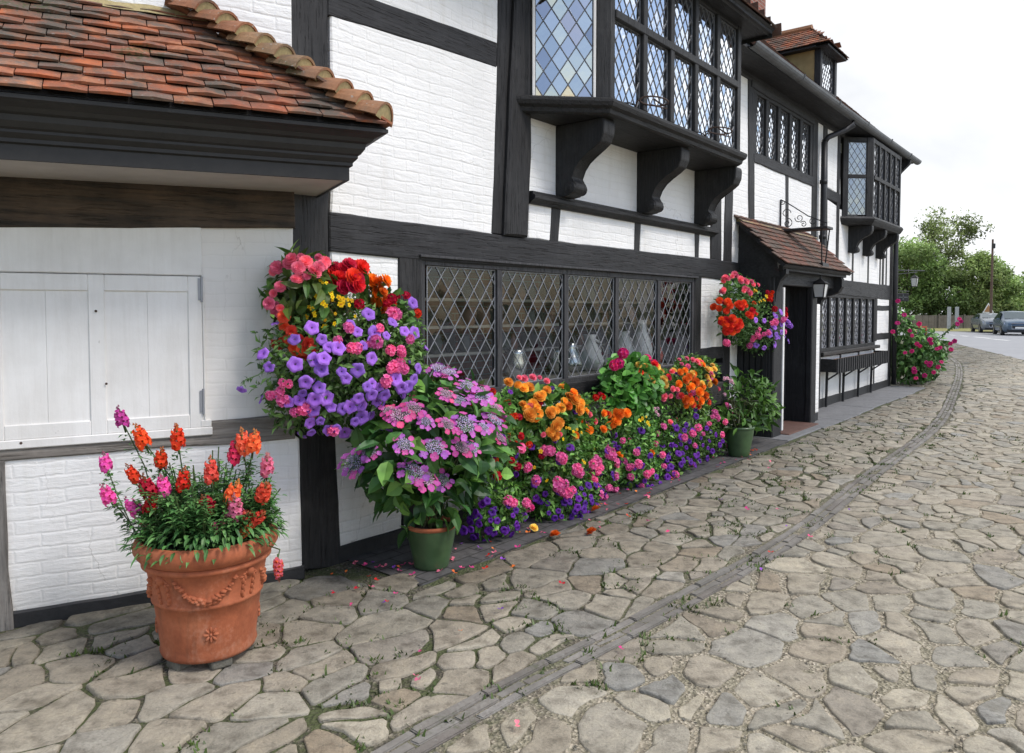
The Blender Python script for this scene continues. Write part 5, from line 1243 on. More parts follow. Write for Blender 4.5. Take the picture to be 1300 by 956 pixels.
def daisy(R, c, eye):
    bm, cl = cl_new(); petal_fan(bm, cl, Z*.01, Z, X, Y, 5, R, R*.75, .1, c, c, U(0, 6)); petal_fan(bm, cl, Z*.013, Z, X, Y, 4, R*.3, R*.3, .3, eye, eye); return mesh_of(bm)
def lacecap(R, ring_cols, bud):
    bm, cl = cl_new()
    for k in range(70):
        a = k*2.39996; q = math.sqrt((k+.5)/70)*R*.62; p = V((q*math.cos(a), q*math.sin(a), .02+.012*(1-(q/R)**2)+U(0, .006))); r = U(.0042, .0072); col = jc(bud, .35)
        vs = [bm.verts.new(p+V(e)*r) for e in ((1, 0, 0), (-.5, .87, 0), (-.5, -.87, 0), (0, 0, 1.3))]
        for f in ((0, 1, 3), (1, 2, 3), (2, 0, 3)): setc(bm.faces.new([vs[i] for i in f]), cl, col)
    n = 8
    for k in range(n):
        a = 6.283*k/n+U(-.2, .2); q = R*U(.66, .92); p = V((q*math.cos(a), q*math.sin(a), U(.012, .034))); ax = (Z + V((math.cos(a), math.sin(a), 0))*U(-.1, .7)+rdir()*.25).normalized(); u, w_ = basis(ax)
        c = ring_cols[RN.randrange(len(ring_cols))]; petal_fan(bm, cl, p, ax, u, w_, 4, R*U(.24, .33), R*.30, .08, mix3(c, (.8, .7, .8), .10), jc(c, .1), U(0, 6))
    for k in range(7): a = k*.9; tube_(bm, cl, [Z*-.05, V((R*.5*math.cos(a), R*.5*math.sin(a), .018))], .002, (.08, .12, .03), 4)
    return mesh_of(bm)
def snap_spike(Hh, n, c, c2, R=.017):
    """snapdragon head: two-lipped florets whorled up the stalk, buds at the tip; stands along +Z"""
    bm, cl = cl_new()
    tube_(bm, cl, [Z*-.03, Z*Hh*1.05], .0032, (.10, .17, .05))
    for k in range(n):
        t = k/max(1, n-1); a = k*2.39996; z = Hh*t; sc_ = 1-.38*t; o = V((math.cos(a), math.sin(a), .18)).normalized(); s_ = Z.cross(o).normalized(); p = Z*z+o*.006
        ax = (o+Z*.15).normalized(); q = p+ax*R*.95*sc_
        # pouch
        r6 = []
        for tt, rr in ((0, .22), (.5, .5), (.95, .55), (1.2, .32)): r6.append([bm.verts.new(p+ax*R*tt*sc_+(s_*math.cos(e*1.0472)+Z*math.sin(e*1.0472))*R*rr*sc_) for e in range(6)])
        for a_, b_ in zip(r6, r6[1:]):
            for e in range(6): setc(bm.faces.new((a_[e], a_[(e+1) % 6], b_[(e+1) % 6], b_[e])), cl, jc(c2, .12))
        for ang, ln, wd, cup in ((60, 1.15, .95, .1), (120, 1.15, .95, .1), (-35, 1.1, .9, .0), (-90, 1.2, 1.0, -.05), (-145, 1.1, .9, .0)):
            ra = math.radians(ang); d_ = s_*math.cos(ra)+Z*math.sin(ra); sd_ = d_.cross(ax); rows = []
            for tt, ww in ((.2, .5), (.65, 1.0), (1.0, .6)): rows.append([bm.verts.new(q + d_*R*ln*tt*sc_ + ax*R*(cup+.25*tt-.5*tt*tt)*sc_ + sd_*R*wd*ww*e*sc_+rdir()*R*.07) for e in (-.5, 0, .5)])
            cc = jc(c, .14)
            for a_, b_ in zip(rows, rows[1:]):
                for e in range(2): setc(bm.faces.new((a_[e], a_[e+1], b_[e+1], b_[e])), cl, cc)
    for k in range(6):
        a = k*2.4; p = Z*(Hh*1.04+.004*k)+V((math.cos(a), math.sin(a), 0))*.004; vs = [bm.verts.new(p+V(e)*.005) for e in ((1, 0, 0), (-.5, .87, 0), (-.5, -.87, 0), (0, 0, 1.8))]
        for f in ((0, 1, 3), (1, 2, 3), (2, 0, 3)): setc(bm.faces.new([vs[i] for i in f]), cl, mix3(c, (.1, .16, .04), .6))
    return mesh_of(bm)
PURPLE = (.36, .14, .70); PURP_E = (.46, .22, .80); VIOLET = (.105, .014, .27); PINK = (.95, .24, .50); HOT = (.80, .045, .30); CORAL = (.85, .12, .07); CPINK = (.95, .22, .32)
RED = (.72, .012, .018); ROSE = (.78, .02, .09); ORANGE = (.92, .24, .025); YEL = (.85, .56, .02); GOLD = (.92, .42, .06); MAG = (.72, .05, .34); LILAC = (.62, .20, .52); WHITE_P = (.78, .55, .62); SCAR = (.82, .05, .015); CRIM = (.50, .008, .02)
FL = {
 'petunia': [petunia(.0335, PURPLE, (.28, .12, .42), PURP_E) for _ in range(4)],
 'violet': [petunia(.029, VIOLET, (.02, .004, .06), (.17, .035, .38)) for _ in range(4)],
 'pinkball': [floret_ball(.036, 12, PINK, (.85, .10, .35), .021, loose=.3) for _ in range(3)],
 'redball': [floret_ball(.032, 12, RED, (.45, .005, .01), .019, loose=.25) for _ in range(2)],
 'roseball': [floret_ball(.040, 18, HOT, ROSE, .021) for _ in range(2)],
 'begpink': [begonia(.036, CPINK, (.75, .05, .12)) for _ in range(3)],
 'begcoral': [begonia(.036, CORAL, (.75, .05, .03)) for _ in range(3)],
 'begred': [begonia(.046, (.80, .03, .05), (.6, .01, .03)) for _ in range(2)],
 'begorange': [begonia(.045, ORANGE, (.80, .12, .01)) for _ in range(3)],
 'beggold': [begonia(.041, GOLD, (.85, .25, .015)) for _ in range(3)],
 'begyellow': [begonia(.038, (.88, .60, .14), (.85, .40, .05)) for _ in range(2)],
 'begscar': [begonia(.042, (.85, .07, .03), (.7, .02, .01)) for _ in range(2)],
 'daisy': [daisy(.013, (.88, .58, .01), (.6, .25, .01)) for _ in range(2)],
 'lace': [lacecap(.080, [(.70, .075, .34), (.62, .09, .42), (.80, .07, .26)], (.52, .33, .44)) for _ in range(2)] + [lacecap(.080, [(.46, .12, .56), (.56, .12, .52), (.68, .085, .38)], (.46, .38, .54)) for _ in range(2)],
 'white': [floret_ball(.028, 9, WHITE_P, (.75, .3, .45), .016, loose=.4)],
}
def orient(o, n, spin=None):
    q = n.to_track_quat('Z', 'Y'); 
    o.rotation_mode = 'QUATERNION'; q2 = Matrix.Rotation(U(0, 6.28) if spin is None else spin, 3, 'Z').to_quaternion(); o.rotation_quaternion = q @ q2
CAMV = V((0, 0, 1.6))
def place(parent, kind, p, n, sc=1.0, name=None, spin=None):
    me = FL[kind][RN.randrange(len(FL[kind]))]
    o = bpy.data.objects.new(name or 'flower', me); COL.objects.link(o); o.parent = parent
    o.location = WM[parent.name].inverted() @ V(p); orient(o, n, spin); o.scale = (sc,)*3; return o
def ell_w(e): return M(*e[:3])
def ell_n(e, p):
    q = V(p)-A0; c = V((q.dot(TT)-e[0], q.dot(NN)-e[1], p[2]-e[2])); g = V((c.x/e[3]**2, c.y/e[4]**2, c.z/e[5]**2))
    if g.length < 1e-6: return NN.copy()
    return (TT*g.x+NN*g.y+ZZ*g.z).normalized()
def nearest(es, p):
    def f(e):
        q = V(p)-A0; return ((q.dot(TT)-e[0])/e[3])**2+((q.dot(NN)-e[1])/e[4])**2+((p[2]-e[2])/e[5])**2
    return min(es, key=f)
def blooms(parent, kind, es, pts, sc=1.0, jit=.42, out=.012, up=.25):
    for p in pts:
        p = V(p); n = ell_n(nearest(es, p), p); n = (n*.75 + (CAMV-p).normalized()*.35 + ZZ*up + NN*.3 + rdir()*jit).normalized()
        place(parent, kind, p + n*(out+U(-.012, .022)), n, sc*U(.68, 1.2))
def scatter_blooms(parent, kind, es, n, sc=1.0, lowz=-1, hiz=1, out=.01, mind=.03):
    """more of the same flower over the sides of the clump"""
    k = 0; t = 0
    while k < n and t < n*30:
        t += 1; e = es[RN.randrange(len(es))]; d_ = rdir()
        if not lowz <= d_.z <= hiz: continue
        if d_.y < -.1: continue
        s, d, z = e[0]+d_.x*e[3], e[1]+d_.y*e[4], e[2]+d_.z*e[5]
        if d < mind: continue
        p = M(s, d, z); nn_ = (ell_n(e, p)+ZZ*.2+rdir()*.4).normalized(); place(parent, kind, p+nn_*out, nn_, sc*U(.85, 1.1)); k += 1
def foliage(parent, es, n, ln, wd, cols, shell=.55, droop=.3, upb=.4, mind=.02, rows=None, name='foliage', minz=.02, sprig=.0):
    bm, cl = cl_new(); vol = [e[3]*e[4]*e[5] for e in es]; tv = sum(v_**.67 for v_ in vol)
    for e, v_ in zip(es, vol):
        for k in range(int(n*v_**.67/tv)):
            d_ = rdir(); q = shell+(1-shell)*RN.random()**.6
            q *= 1+.10*noise.noise(V((d_.x*2.5+e[0], d_.y*2.5, d_.z*2.5+e[2])))
            if RN.random() < .08+sprig: q *= U(1.0, 1.22)
            s, d, z = e[0]+d_.x*e[3]*q, e[1]+d_.y*e[4]*q, e[2]+d_.z*e[5]*q
            if d < mind: d = mind+U(0, .03)
            if z < minz: continue
            p = M(s, d, z); out = (TT*d_.x+NN*d_.y+ZZ*d_.z); g = cols[RN.randrange(len(cols))]; sh = U(.8, 1.75)*(1.0+.8*(q-.4))*(.95+.25*d_.z)*(1.0+.5*noise.noise(p*9))  # shading painted into leaf colour: darker inside the clump, lighter on top
            kw = {'rows': rows} if rows else {}
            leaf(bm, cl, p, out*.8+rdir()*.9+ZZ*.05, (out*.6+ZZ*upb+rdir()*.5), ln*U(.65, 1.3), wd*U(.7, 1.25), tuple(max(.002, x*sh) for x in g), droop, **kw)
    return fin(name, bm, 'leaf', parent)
def stems(parent, paths, r, col, name='stem', mat='leaf'):
    bm, cl = cl_new()
    for pth in paths: tube_(bm, cl, pth, r, col, 5)
    return fin(name, bm, mat, parent)
LR = ((0, 0), (.22, .75), (.5, 1.0), (.78, .62), (1, 0))
SM = ((0, 0), (.45, 1), (1, 0))
# ------------------------------------------------------------------- wall basket by the corner post
E1 = ((-0.078, 0.25, 1.6, 0.413, 0.24, 0.285), (0.009, 0.28, 1.321, 0.565, 0.3, 0.325), (-0.02, 0.24, 1.087, 0.479, 0.22, 0.195), (0.395, 0.2, 1.374, 0.249, 0.18, 0.301))
def plant(name, loc, label, group=None, cat='plant'): return empty(name, loc, 0, label, cat, group)
HB1 = empty('wall_basket', M(.12, .04, 1.30), 0, 'dark wire wall basket holding the big flower display on the corner post', 'basket')
bm = NB()
for k in range(9):
    a = math.pi*k/8; tube(bm, [M(.12+.27*math.cos(a), .03+.24*math.sin(a), 1.52), M(.12+.22*math.cos(a), .03+.20*math.sin(a), 1.42), M(.12+.1*math.cos(a), .03+.09*math.sin(a), 1.30)], .004, 5)
for z, r in ((1.52, .27), (1.42, .22), (1.33, .14)): tube(bm, [M(.12+r*math.cos(math.pi*k/12), .03+r*.9*math.sin(math.pi*k/12), z) for k in range(13)], .005, 5)
fin('wire_frame', bm, 'iron', HB1)
bm = NB(); rr = [[bm.verts.new(M(.12+r*math.cos(math.pi*k/12), .03+r*.88*math.sin(math.pi*k/12), z)) for k in range(13)] for z, r in ((1.5, .255), (1.42, .21), (1.33, .13), (1.31, .02))]
for a, b in zip(rr, rr[1:]):
    for k in range(12): bm.faces.new((a[k], a[k+1], b[k+1], b[k]))
bm.faces.new(rr[0]); fixn(bm); fin('moss_liner', bm, 'soil', HB1)
pp = plant('petunia_plant', M(.2, .15, 1.45), 'large trailing petunia with many light purple trumpet flowers on the corner post')
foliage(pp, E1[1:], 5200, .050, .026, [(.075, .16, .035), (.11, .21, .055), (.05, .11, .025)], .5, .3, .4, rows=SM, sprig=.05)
blooms(pp, 'petunia', E1, ((-1.092, 3.98, 1.493), (-1.152, 3.931, 1.439), (-1.03, 3.975, 1.445), (-0.958, 3.997, 1.392), (-0.999, 3.972, 1.395), (-1.063, 3.93, 1.337), (-1.02, 3.95, 1.33), (-1.029, 3.949, 1.281), (-1.276, 3.903, 1.306), (-1.15, 3.902, 1.315), (-1.1, 3.931, 1.233), (-1.13, 3.958, 1.166), (-1.206, 3.985, 1.105), (-1.098, 4.028, 1.069), (-1.042, 3.978, 1.182), (-1.029, 4.071, 1.077), (-1.126, 4.049, 0.994), (-1.134, 4.109, 0.945), (-1.002, 4.174, 0.952), (-0.961, 4.129, 1.056), (-0.92, 4.028, 1.235), (-0.855, 4.07, 1.277), (-0.838, 4.132, 1.168), (-0.801, 4.157, 1.188), (-0.877, 4.125, 1.13), (-0.876, 4.206, 1.065), (-0.88, 4.247, 0.995), (-0.837, 4.494, 0.915), (-0.797, 4.272, 1.081), (-0.758, 4.256, 1.131), (-0.758, 4.433, 0.999), (-0.801, 4.119, 1.336), (-0.836, 4.097, 1.4), (-0.789, 4.18, 1.469), (-0.739, 4.227, 1.447), (-0.723, 4.301, 1.504), (-0.655, 4.373, 1.46), (-0.615, 4.477, 1.463), (-0.837, 4.218, 1.557), (-0.866, 4.105, 1.474), (-0.587, 4.476, 1.251), (-0.655, 4.399, 1.161), (-0.697, 4.283, 1.2), (-0.618, 4.448, 1.191), (-0.696, 4.583, 1.03), (-0.788, 4.554, 0.893), (-1.068, 4.069, 1.009), (-1.014, 4.085, 1.058), (-0.762, 4.214, 1.171), (-0.928, 4.16, 1.06), (-1.027, 4.024, 1.128), (-1.16, 3.998, 1.103), (-0.815, 4.179, 1.139), (-0.664, 4.703, 1.633), (-0.669, 4.375, 1.154), (-0.991, 4.329, 0.898), (-1.051, 4.182, 0.928), (-0.557, 4.833, 1.196), (-0.918, 4.218, 0.981), (-1.07, 3.998, 1.137), (-0.819, 4.516, 0.867)), 1.12)
scatter_blooms(pp, 'petunia', E1[1:3], 10, 1.0, -.9, .3)
scatter_blooms(pp, 'petunia', E1[1:], 8, .8, -.6, .6)
# a loose trailing shoot towards the shutter
tr = [M(*q) for q in ((-0.42, 0.3, 1.33), (-0.509, 0.31, 1.314), (-0.583, 0.3, 1.263), (-0.651, 0.29, 1.242), (-0.669, 0.29, 1.219))]
stems(pp, [tr], .003, (.08, .15, .04), 'trailing_shoot')
bm, cl = cl_new()
for a, b in zip(tr, tr[1:]):
    for k in range(6): leaf(bm, cl, a.lerp(b, U(0, 1)), rdir(), ZZ, .028, .014, (.07, .14, .03), rows=SM)
fin('shoot_leaves', bm, 'leaf', pp)
place(pp, 'petunia', tr[-1]+ZZ*-.015, (NN*.2-TT*.5-ZZ*.6).normalized(), .8)
bp = plant('begonia_plant', M(-.02, .15, 1.6), 'begonia with clustered salmon pink flowers at upper left of the corner basket')
E1a = ((-0.242, 0.24, 1.711, 0.192, 0.2, 0.206),)
foliage(bp, E1a, 220, .10, .055, [(.045, .10, .02), (.08, .13, .025), (.06, .09, .02)], .5, .5, .4, rows=LR)
blooms(bp, 'begpink', E1a, ((-1.291, 4.106, 1.833), (-1.254, 4.079, 1.841), (-1.215, 4.071, 1.854), (-1.188, 4.069, 1.859), (-1.154, 4.087, 1.877), (-1.131, 4.065, 1.853), (-1.162, 4.035, 1.818), (-1.137, 4.025, 1.795), (-1.107, 4.038, 1.807), (-1.157, 4.014, 1.767), (-1.178, 4.012, 1.756), (-1.109, 4.025, 1.779), (-1.081, 4.044, 1.796), (-1.073, 4.126, 1.874), (-1.049, 4.143, 1.864), (-1.055, 4.1, 1.844), (-1.076, 4.069, 1.831), (-1.294, 4.057, 1.696), (-1.264, 4.036, 1.723), (-1.305, 4.073, 1.668), (-1.287, 3.965, 1.638), (-1.301, 4.094, 1.617), (-1.266, 4.056, 1.628), (-1.297, 4.116, 1.589), (-1.268, 4.096, 1.577), (-1.308, 4.107, 1.811)), .95, .5)
bp = plant('begonia_plant', M(-.05, .2, 1.42), 'begonia with coral orange hanging flowers at the left of the corner basket')
foliage(bp, ((-0.284, 0.22, 1.489, 0.064, 0.15, 0.133),), 60, .07, .035, [(.05, .10, .02)], .5, .5, .4, rows=LR)
blooms(bp, 'begcoral', E1a, ((-1.24, 4.059, 1.56), (-1.259, 4.066, 1.532), (-1.225, 4.045, 1.521), (-1.206, 4.037, 1.505), (-1.257, 4.073, 1.453), (-1.293, 4.115, 1.434), (-1.229, 4.058, 1.448), (-1.184, 4.038, 1.46), (-1.148, 4.032, 1.471), (-1.135, 4.043, 1.442), (-1.194, 4.09, 1.378), (-1.156, 4.076, 1.39), (-1.127, 4.075, 1.401), (-1.141, 4.142, 1.364), (-1.175, 4.1, 1.349), (-1.199, 4.069, 1.402)), 1.0, .5)
bp = plant('begonia_plant', M(.2, .25, 1.62), 'begonia with big ruffled red flowers at the top of the corner basket')
foliage(bp, ((-0.047, 0.3, 1.724, 0.15, 0.16, 0.11),), 90, .075, .045, [(.04, .09, .02), (.05, .11, .02)], .4, .4, .4, rows=LR)
blooms(bp, 'begred', E1a, ((-1.012, 4.203, 1.821), (-0.977, 4.201, 1.833), (-0.937, 4.208, 1.839), (-1.019, 4.184, 1.786), (-0.98, 4.163, 1.779), (-0.943, 4.151, 1.767), (-0.903, 4.157, 1.784), (-0.876, 4.162, 1.773), (-0.968, 4.158, 1.727), (-0.926, 4.153, 1.721), (-0.886, 4.154, 1.738), (-1.025, 4.18, 1.756), (-0.89, 4.32, 1.845)), 1.08, .4)
bp = plant('begonia_plant', M(.42, .22, 1.6), 'begonia with bright orange flowers at the upper right of the corner basket')
foliage(bp, ((0.222, 0.28, 1.682, 0.066, 0.14, 0.125),), 80, .07, .04, [(.05, .12, .02)], .4, .4, .4, rows=LR)
blooms(bp, 'begorange', E1a, ((-0.896, 4.492, 1.749), (-0.86, 4.471, 1.774), (-0.812, 4.443, 1.779), (-0.79, 4.425, 1.76), (-0.864, 4.457, 1.717), (-0.829, 4.436, 1.735), (-0.836, 4.435, 1.686), (-0.795, 4.414, 1.692), (-0.769, 4.407, 1.667), (-0.844, 4.445, 1.649), (-0.81, 4.428, 1.637), (-0.866, 4.464, 1.637)), 1.0, .4)
bd = plant('bidens_plant', M(.15, .3, 1.5), 'fine leaved plant with small bright yellow star flowers in the corner basket')
foliage(bd, ((-0.156, 0.34, 1.631, 0.19, 0.12, 0.152),), 700, .03, .006, [(.05, .11, .02), (.07, .10, .02), (.10, .05, .015)], .4, .3, .4, rows=SM)
blooms(bd, 'daisy', E1a, ((-1.064, 4.088, 1.759), (-1.044, 4.075, 1.747), (-1.028, 4.07, 1.739), (-1.124, 4.075, 1.724), (-1.063, 4.035, 1.675), (-0.994, 4.054, 1.696), (-1.003, 4.043, 1.671), (-0.988, 4.048, 1.662), (-0.968, 4.059, 1.668), (-0.953, 4.07, 1.671), (-0.943, 4.075, 1.657), (-0.934, 4.082, 1.645), (-0.958, 4.063, 1.639), (-0.925, 4.091, 1.628), (-0.948, 4.07, 1.628), (-0.911, 4.107, 1.651), (-0.986, 4.059, 1.583), (-1.007, 4.076, 1.541), (-1.044, 4.08, 1.528), (-1.031, 4.059, 1.555), (-1.082, 4.04, 1.594), (-1.088, 4.036, 1.615), (-1.116, 4.043, 1.622), (-1.103, 4.038, 1.628), (-0.902, 4.144, 1.575), (-1.019, 4.036, 1.63), (-1.137, 4.074, 1.569), (-1.078, 4.046, 1.577), (-1.04, 4.032, 1.65), (-0.929, 4.088, 1.662), (-0.962, 4.06, 1.645), (-1.172, 4.083, 1.632)), 1.1, .3)
gp = plant('geranium_plant', M(.5, .2, 1.5), 'geranium with pink and red flower clusters at the right of the corner basket')
foliage(gp, ((0.344, 0.26, 1.477, 0.179, 0.16, 0.247),), 320, .045, .045, [(.06, .13, .03), (.05, .11, .03)], .5, .2, .5, rows=LR)
blooms(gp, 'pinkball', E1, ((-0.74, 4.373, 1.563), (-0.72, 4.438, 1.569), (-0.673, 4.287, 1.367), (-0.658, 4.307, 1.348), (-0.701, 4.244, 1.37), (-0.697, 4.248, 1.286), (-0.668, 4.292, 1.283), (-0.683, 4.274, 1.26), (-0.711, 4.229, 1.276), (-0.74, 4.219, 1.206), (-0.884, 4.053, 1.397), (-0.86, 4.072, 1.39), (-0.804, 4.133, 1.412), (-0.784, 4.153, 1.409), (-1.213, 3.923, 1.212), (-1.248, 3.943, 1.187), (-1.235, 3.972, 1.151), (-1.191, 3.922, 1.212), (-1.14, 4.006, 1.074), (-0.656, 4.714, 1.054), (-0.632, 4.378, 1.411)), .85)
blooms(gp, 'redball', E1, ((-0.745, 4.444, 1.655), (-0.751, 4.632, 1.632), (-0.739, 4.444, 1.6), (-0.754, 4.388, 1.637), (-0.749, 4.704, 1.665), (-0.899, 4.419, 1.851), (-0.681, 4.683, 1.678), (-0.64, 4.718, 1.567), (-0.868, 4.176, 1.635)), .8)
scatter_blooms(gp, 'pinkball', E1[1:3], 9, .8, -.8, .6, .02)
# ------------------------------------------------------------------- terracotta pot with snapdragons
PC = (-1.403, 3.385, 0.0); PC = V((PC[0]-.005, PC[1], 0)); 
TP = empty('terracotta_pot', PC, 0, 'large terracotta pot with moulded garlands standing before the shutter wall', 'plant pot')
HH = .045; KP = 1.08
bm = NB(); prof = [(0, HH), (.200, HH), (.222, HH+.005), (.229, HH+.02), (.224, HH+.036), (.227, HH+.06), (.242, HH+.17), (.252, HH+.232), (.262, HH+.236), (.263, HH+.248), (.256, HH+.254), (.282, HH+.375), (.290, HH+.382), (.304, HH+.386), (.305, HH+.400), (.296, HH+.406)]
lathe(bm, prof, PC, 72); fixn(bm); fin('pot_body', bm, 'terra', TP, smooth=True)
bm = NB(); prof = [(.29, HH+.404), (.302, HH+.41), (.325, HH+.425), (.339, HH+.447), (.340, HH+.468), (.330, HH+.487), (.312, HH+.496), (.295, HH+.492), (.286, HH+.47), (.286, HH+.43)]
lathe(bm, prof, PC, 72); fixn(bm); fin('rim', bm, 'terra', TP, smooth=True)
bm = NB(); lathe(bm, [(0, HH+.462), (.15, HH+.468), (.287, HH+.455)], PC, 40); fin('soil', bm, 'soil', TP)
def wallr(z): return .256 + (z-.254)/(.375-.254)*.026
def onpot(a, z, o): r = wallr(z)+o if z > .25 else (.227+(z-.06)/.172*.025)+o; return PC + V((math.cos(a)*r, math.sin(a)*r, HH+z))
def blob(bm, p, n_, t, r, l, h):
    b_ = n_.cross(t).normalized(); rows = []
    for q, e in ((0, 1), (.6, .85), (1, .35)): rows.append([bm.verts.new(p + n_*h*q + (t*math.cos(k*.7854)*l + b_*math.sin(k*.7854)*r)*e) for k in range(8)])
    for a_, c_ in zip(rows, rows[1:]):
        for k in range(8): bm.faces.new((a_[k], a_[(k+1) % 8], c_[(k+1) % 8], c_[k]))
    bm.faces.new(rows[-1])
ga = math.atan2(-PC.y, -PC.x) - .05       # face turned to the yard
for g in range(4):
    a0 = ga + g*1.5708; bm = NB()
    for k in range(64):
        t = RN.random()*2-1; a_ = a0+t*.50; z = .354 - .088*(1-t*t) + U(-.014, .014)*(1-.5*abs(t)); n_ = V((math.cos(a_), math.sin(a_), 0)); tv = (V((-math.sin(a_), math.cos(a_), 0)) + ZZ*(.15*t)+rdir()*.6).normalized()
        s_ = (1-.45*abs(t)); blob(bm, onpot(a_, z, -.004), n_, tv, .0115*s_, .024*s_, U(.012, .024))
    fixn(bm); fin('garland', bm, 'terra', TP, smooth=True)
    bm = NB(); a_ = a0+.7854; n_ = V((math.cos(a_), math.sin(a_), 0)); tv = V((-math.sin(a_), math.cos(a_), 0))
    for sg in (-1, 1):
        for k in range(7): blob(bm, onpot(a_+sg*(.10+.03*(k % 2)), .338-.012*k, -.004), n_, ZZ, .009, .016, .015)
        for k in range(4): blob(bm, onpot(a_+sg*(.02+.045*k), .362-.002*k*k, -.004), n_, (tv*sg-ZZ*.2), .007, .014, .010)
    blob(bm, onpot(a_, .362, -.004), n_, ZZ, .022, .024, .024); fixn(bm); fin('ribbon_tassel', bm, 'terra', TP, smooth=True)
    bm = NB(); a_ = a0+.08; n_ = V((math.cos(a_), math.sin(a_), .0)); tv = V((-math.sin(a_), math.cos(a_), 0)); c_ = onpot(a_, .125, -.002)
    for k in range(8): q = k*.7854; dv = tv*math.cos(q)+ZZ*math.sin(q); blob(bm, c_+dv*.022, n_, dv, .007, .015, .010)
    blob(bm, c_, n_, ZZ, .007, .007, .012); fixn(bm); fin('rosette', bm, 'terra', TP, smooth=True)
for a_ in (-2.1, -.9, .4, 1.7, 3.0):
    bm = NB(); c_ = PC+V((math.cos(a_)*.16, math.sin(a_)*.16, .028)); box(bm, c_, V((math.cos(a_), math.sin(a_), 0))*.05, V((-math.sin(a_), math.cos(a_), 0))*.05, ZZ*.02); bmesh.ops.bevel(bm, geom=list(bm.edges), offset=.008, segments=1, affect='EDGES'); fixn(bm); fin('pot_foot', bm, 'stone', TP)
TP.scale = (.92, .92, KP); ZR = (HH+.455)*KP
SP = plant('snapdragon_plant', PC+ZZ*.5, 'bushy snapdragons with red, orange and pink spikes growing in the terracotta pot')
bm, cl = cl_new(); SG = [(.085, .20, .05), (.11, .24, .065), (.15, .28, .085), (.065, .16, .045)]
spk = []
for kind, pts in (('mag', "238,110 150,355 165,548 315,600 470,505 390,715"), ('org', "355,240 545,205 450,350 305,430 575,480 580,240 590,455"), ('crim', "385,500 390,610 715,590"), ('cor', "905,265 730,430 920,650 960,665"), ('pnk', "860,315 870,635 760,720 840,650 1035,400"), ('oran', "840,540 1010,500 1005,545 915,720 975,670 905,590 890,330")): pass
SPK = (('mag', -1.821, 3.44, 1.087), ('mag', -1.901, 3.44, 0.881), ('mag', -1.702, 3.44, 0.589), ('mag', -1.814, 3.3, 0.761), ('mag', -1.693, 3.3, 0.704), ('mag', -1.564, 3.3, 0.804), ('org', -1.724, 3.44, 0.991), ('org', -1.562, 3.44, 0.991), ('org', -1.645, 3.44, 0.897), ('org', -1.77, 3.44, 0.826), ('org', -1.478, 3.3, 0.82), ('crim', -1.614, 3.26, 0.801), ('crim', -1.611, 3.26, 0.728), ('crim', -1.349, 3.26, 0.732), ('cor', -1.257, 3.44, 0.959), ('cor', -1.351, 3.3, 0.857), ('cor', -1.202, 3.3, 0.663), ('crimp', -1.3, 3.44, 0.92), ('pnk', -1.224, 3.26, 0.699), ('pnk', -1.314, 3.26, 0.634), ('pnk', -1.252, 3.26, 0.703), ('pnk', -1.134, 3.4, 0.871), ('oran', -1.255, 3.28, 0.772), ('oran', -1.116, 3.28, 0.78), ('oran', -1.196, 3.28, 0.624), ('oran', -1.146, 3.28, 0.669), ('oran', -1.196, 3.4, 0.974))
SC_ = {'mag': ((.86, .09, .45), (.90, .18, .52)), 'org': ((.88, .055, .02), (.90, .12, .03)), 'crim': (CRIM, (.6, .02, .03)), 'cor': ((.92, .10, .07), (.92, .20, .14)), 'crimp': ((.70, .03, .12), (.75, .08, .16)), 'pnk': ((.95, .22, .36), (.95, .30, .40)), 'oran': ((.92, .11, .045), (.92, .18, .08))}
for k, v in SC_.items(): FL['snap_'+k] = [snap_spike(U(.040, .058), 13, v[0], v[1], .0165) for _ in range(2)]
paths = []
for kind, x, y, z in SPK:
    top = V((x, y, z)); foot = PC + V((U(-.2, .2)*.8+(x-PC.x)*.45, U(-.12, .12)+(y-PC.y)*.4, ZR)); mid = foot.lerp(top, .55) + V((U(-.02, .02), U(-.02, .02), .03)); paths.append([foot, mid, top])
    dr = (top-mid).normalized(); dr = (dr+ZZ*.5+(CAMV-top).normalized()*.22).normalized(); place(SP, 'snap_'+kind, top-dr*.02, dr, U(1.15, 1.5), 'flower_spike')
    L_ = (top-mid).length
    for k in range(int(L_/.013)):     # seed pods and small leaves up the stalk
        t = k*.013/L_; p = mid.lerp(top, t); a_ = k*2.4; o_ = V((math.cos(a_), math.sin(a_), .35)).normalized()
        leaf(bm, cl, p, o_, ZZ, .036*(1-.65*t), .009*(1-.4*t), SG[k % 4], rows=SM)
for k in range(120):                   # flowerless shoots
    a_ = U(0, 6.28); r_ = .29*math.sqrt(RN.random()); foot = PC+V((math.cos(a_)*r_*.7, math.sin(a_)*r_*.7, ZR)); top = PC+V((math.cos(a_)*r_*1.25, math.sin(a_)*r_*1.0, ZR+U(.12, .40)*(1.15-1.5*r_)))
    paths.append([foot, foot.lerp(top, .5)+ZZ*.02, top])
for pth in list(paths):
    for q in range(int(62)):
        t = RN.random()**.8; p = pth[0].lerp(pth[1], t*2) if t < .5 else pth[1].lerp(pth[2], (t-.5)*1.5)
        p = p+V((U(-.03, .03), U(-.03, .03), U(-.02, .02))); a_ = U(0, 6.28); o_ = V((math.cos(a_), math.sin(a_), U(-.1, .6))); sh = U(.55, 1.4)*(.55+.5*t)
        leaf(bm, cl, p, o_, ZZ, U(.026, .046)*(1.15-.3*t), U(.011, .019), tuple(c*sh for c in SG[RN.randrange(4)]), .35, rows=((0, 0), (.3, .9), (.65, .8), (1, 0)))
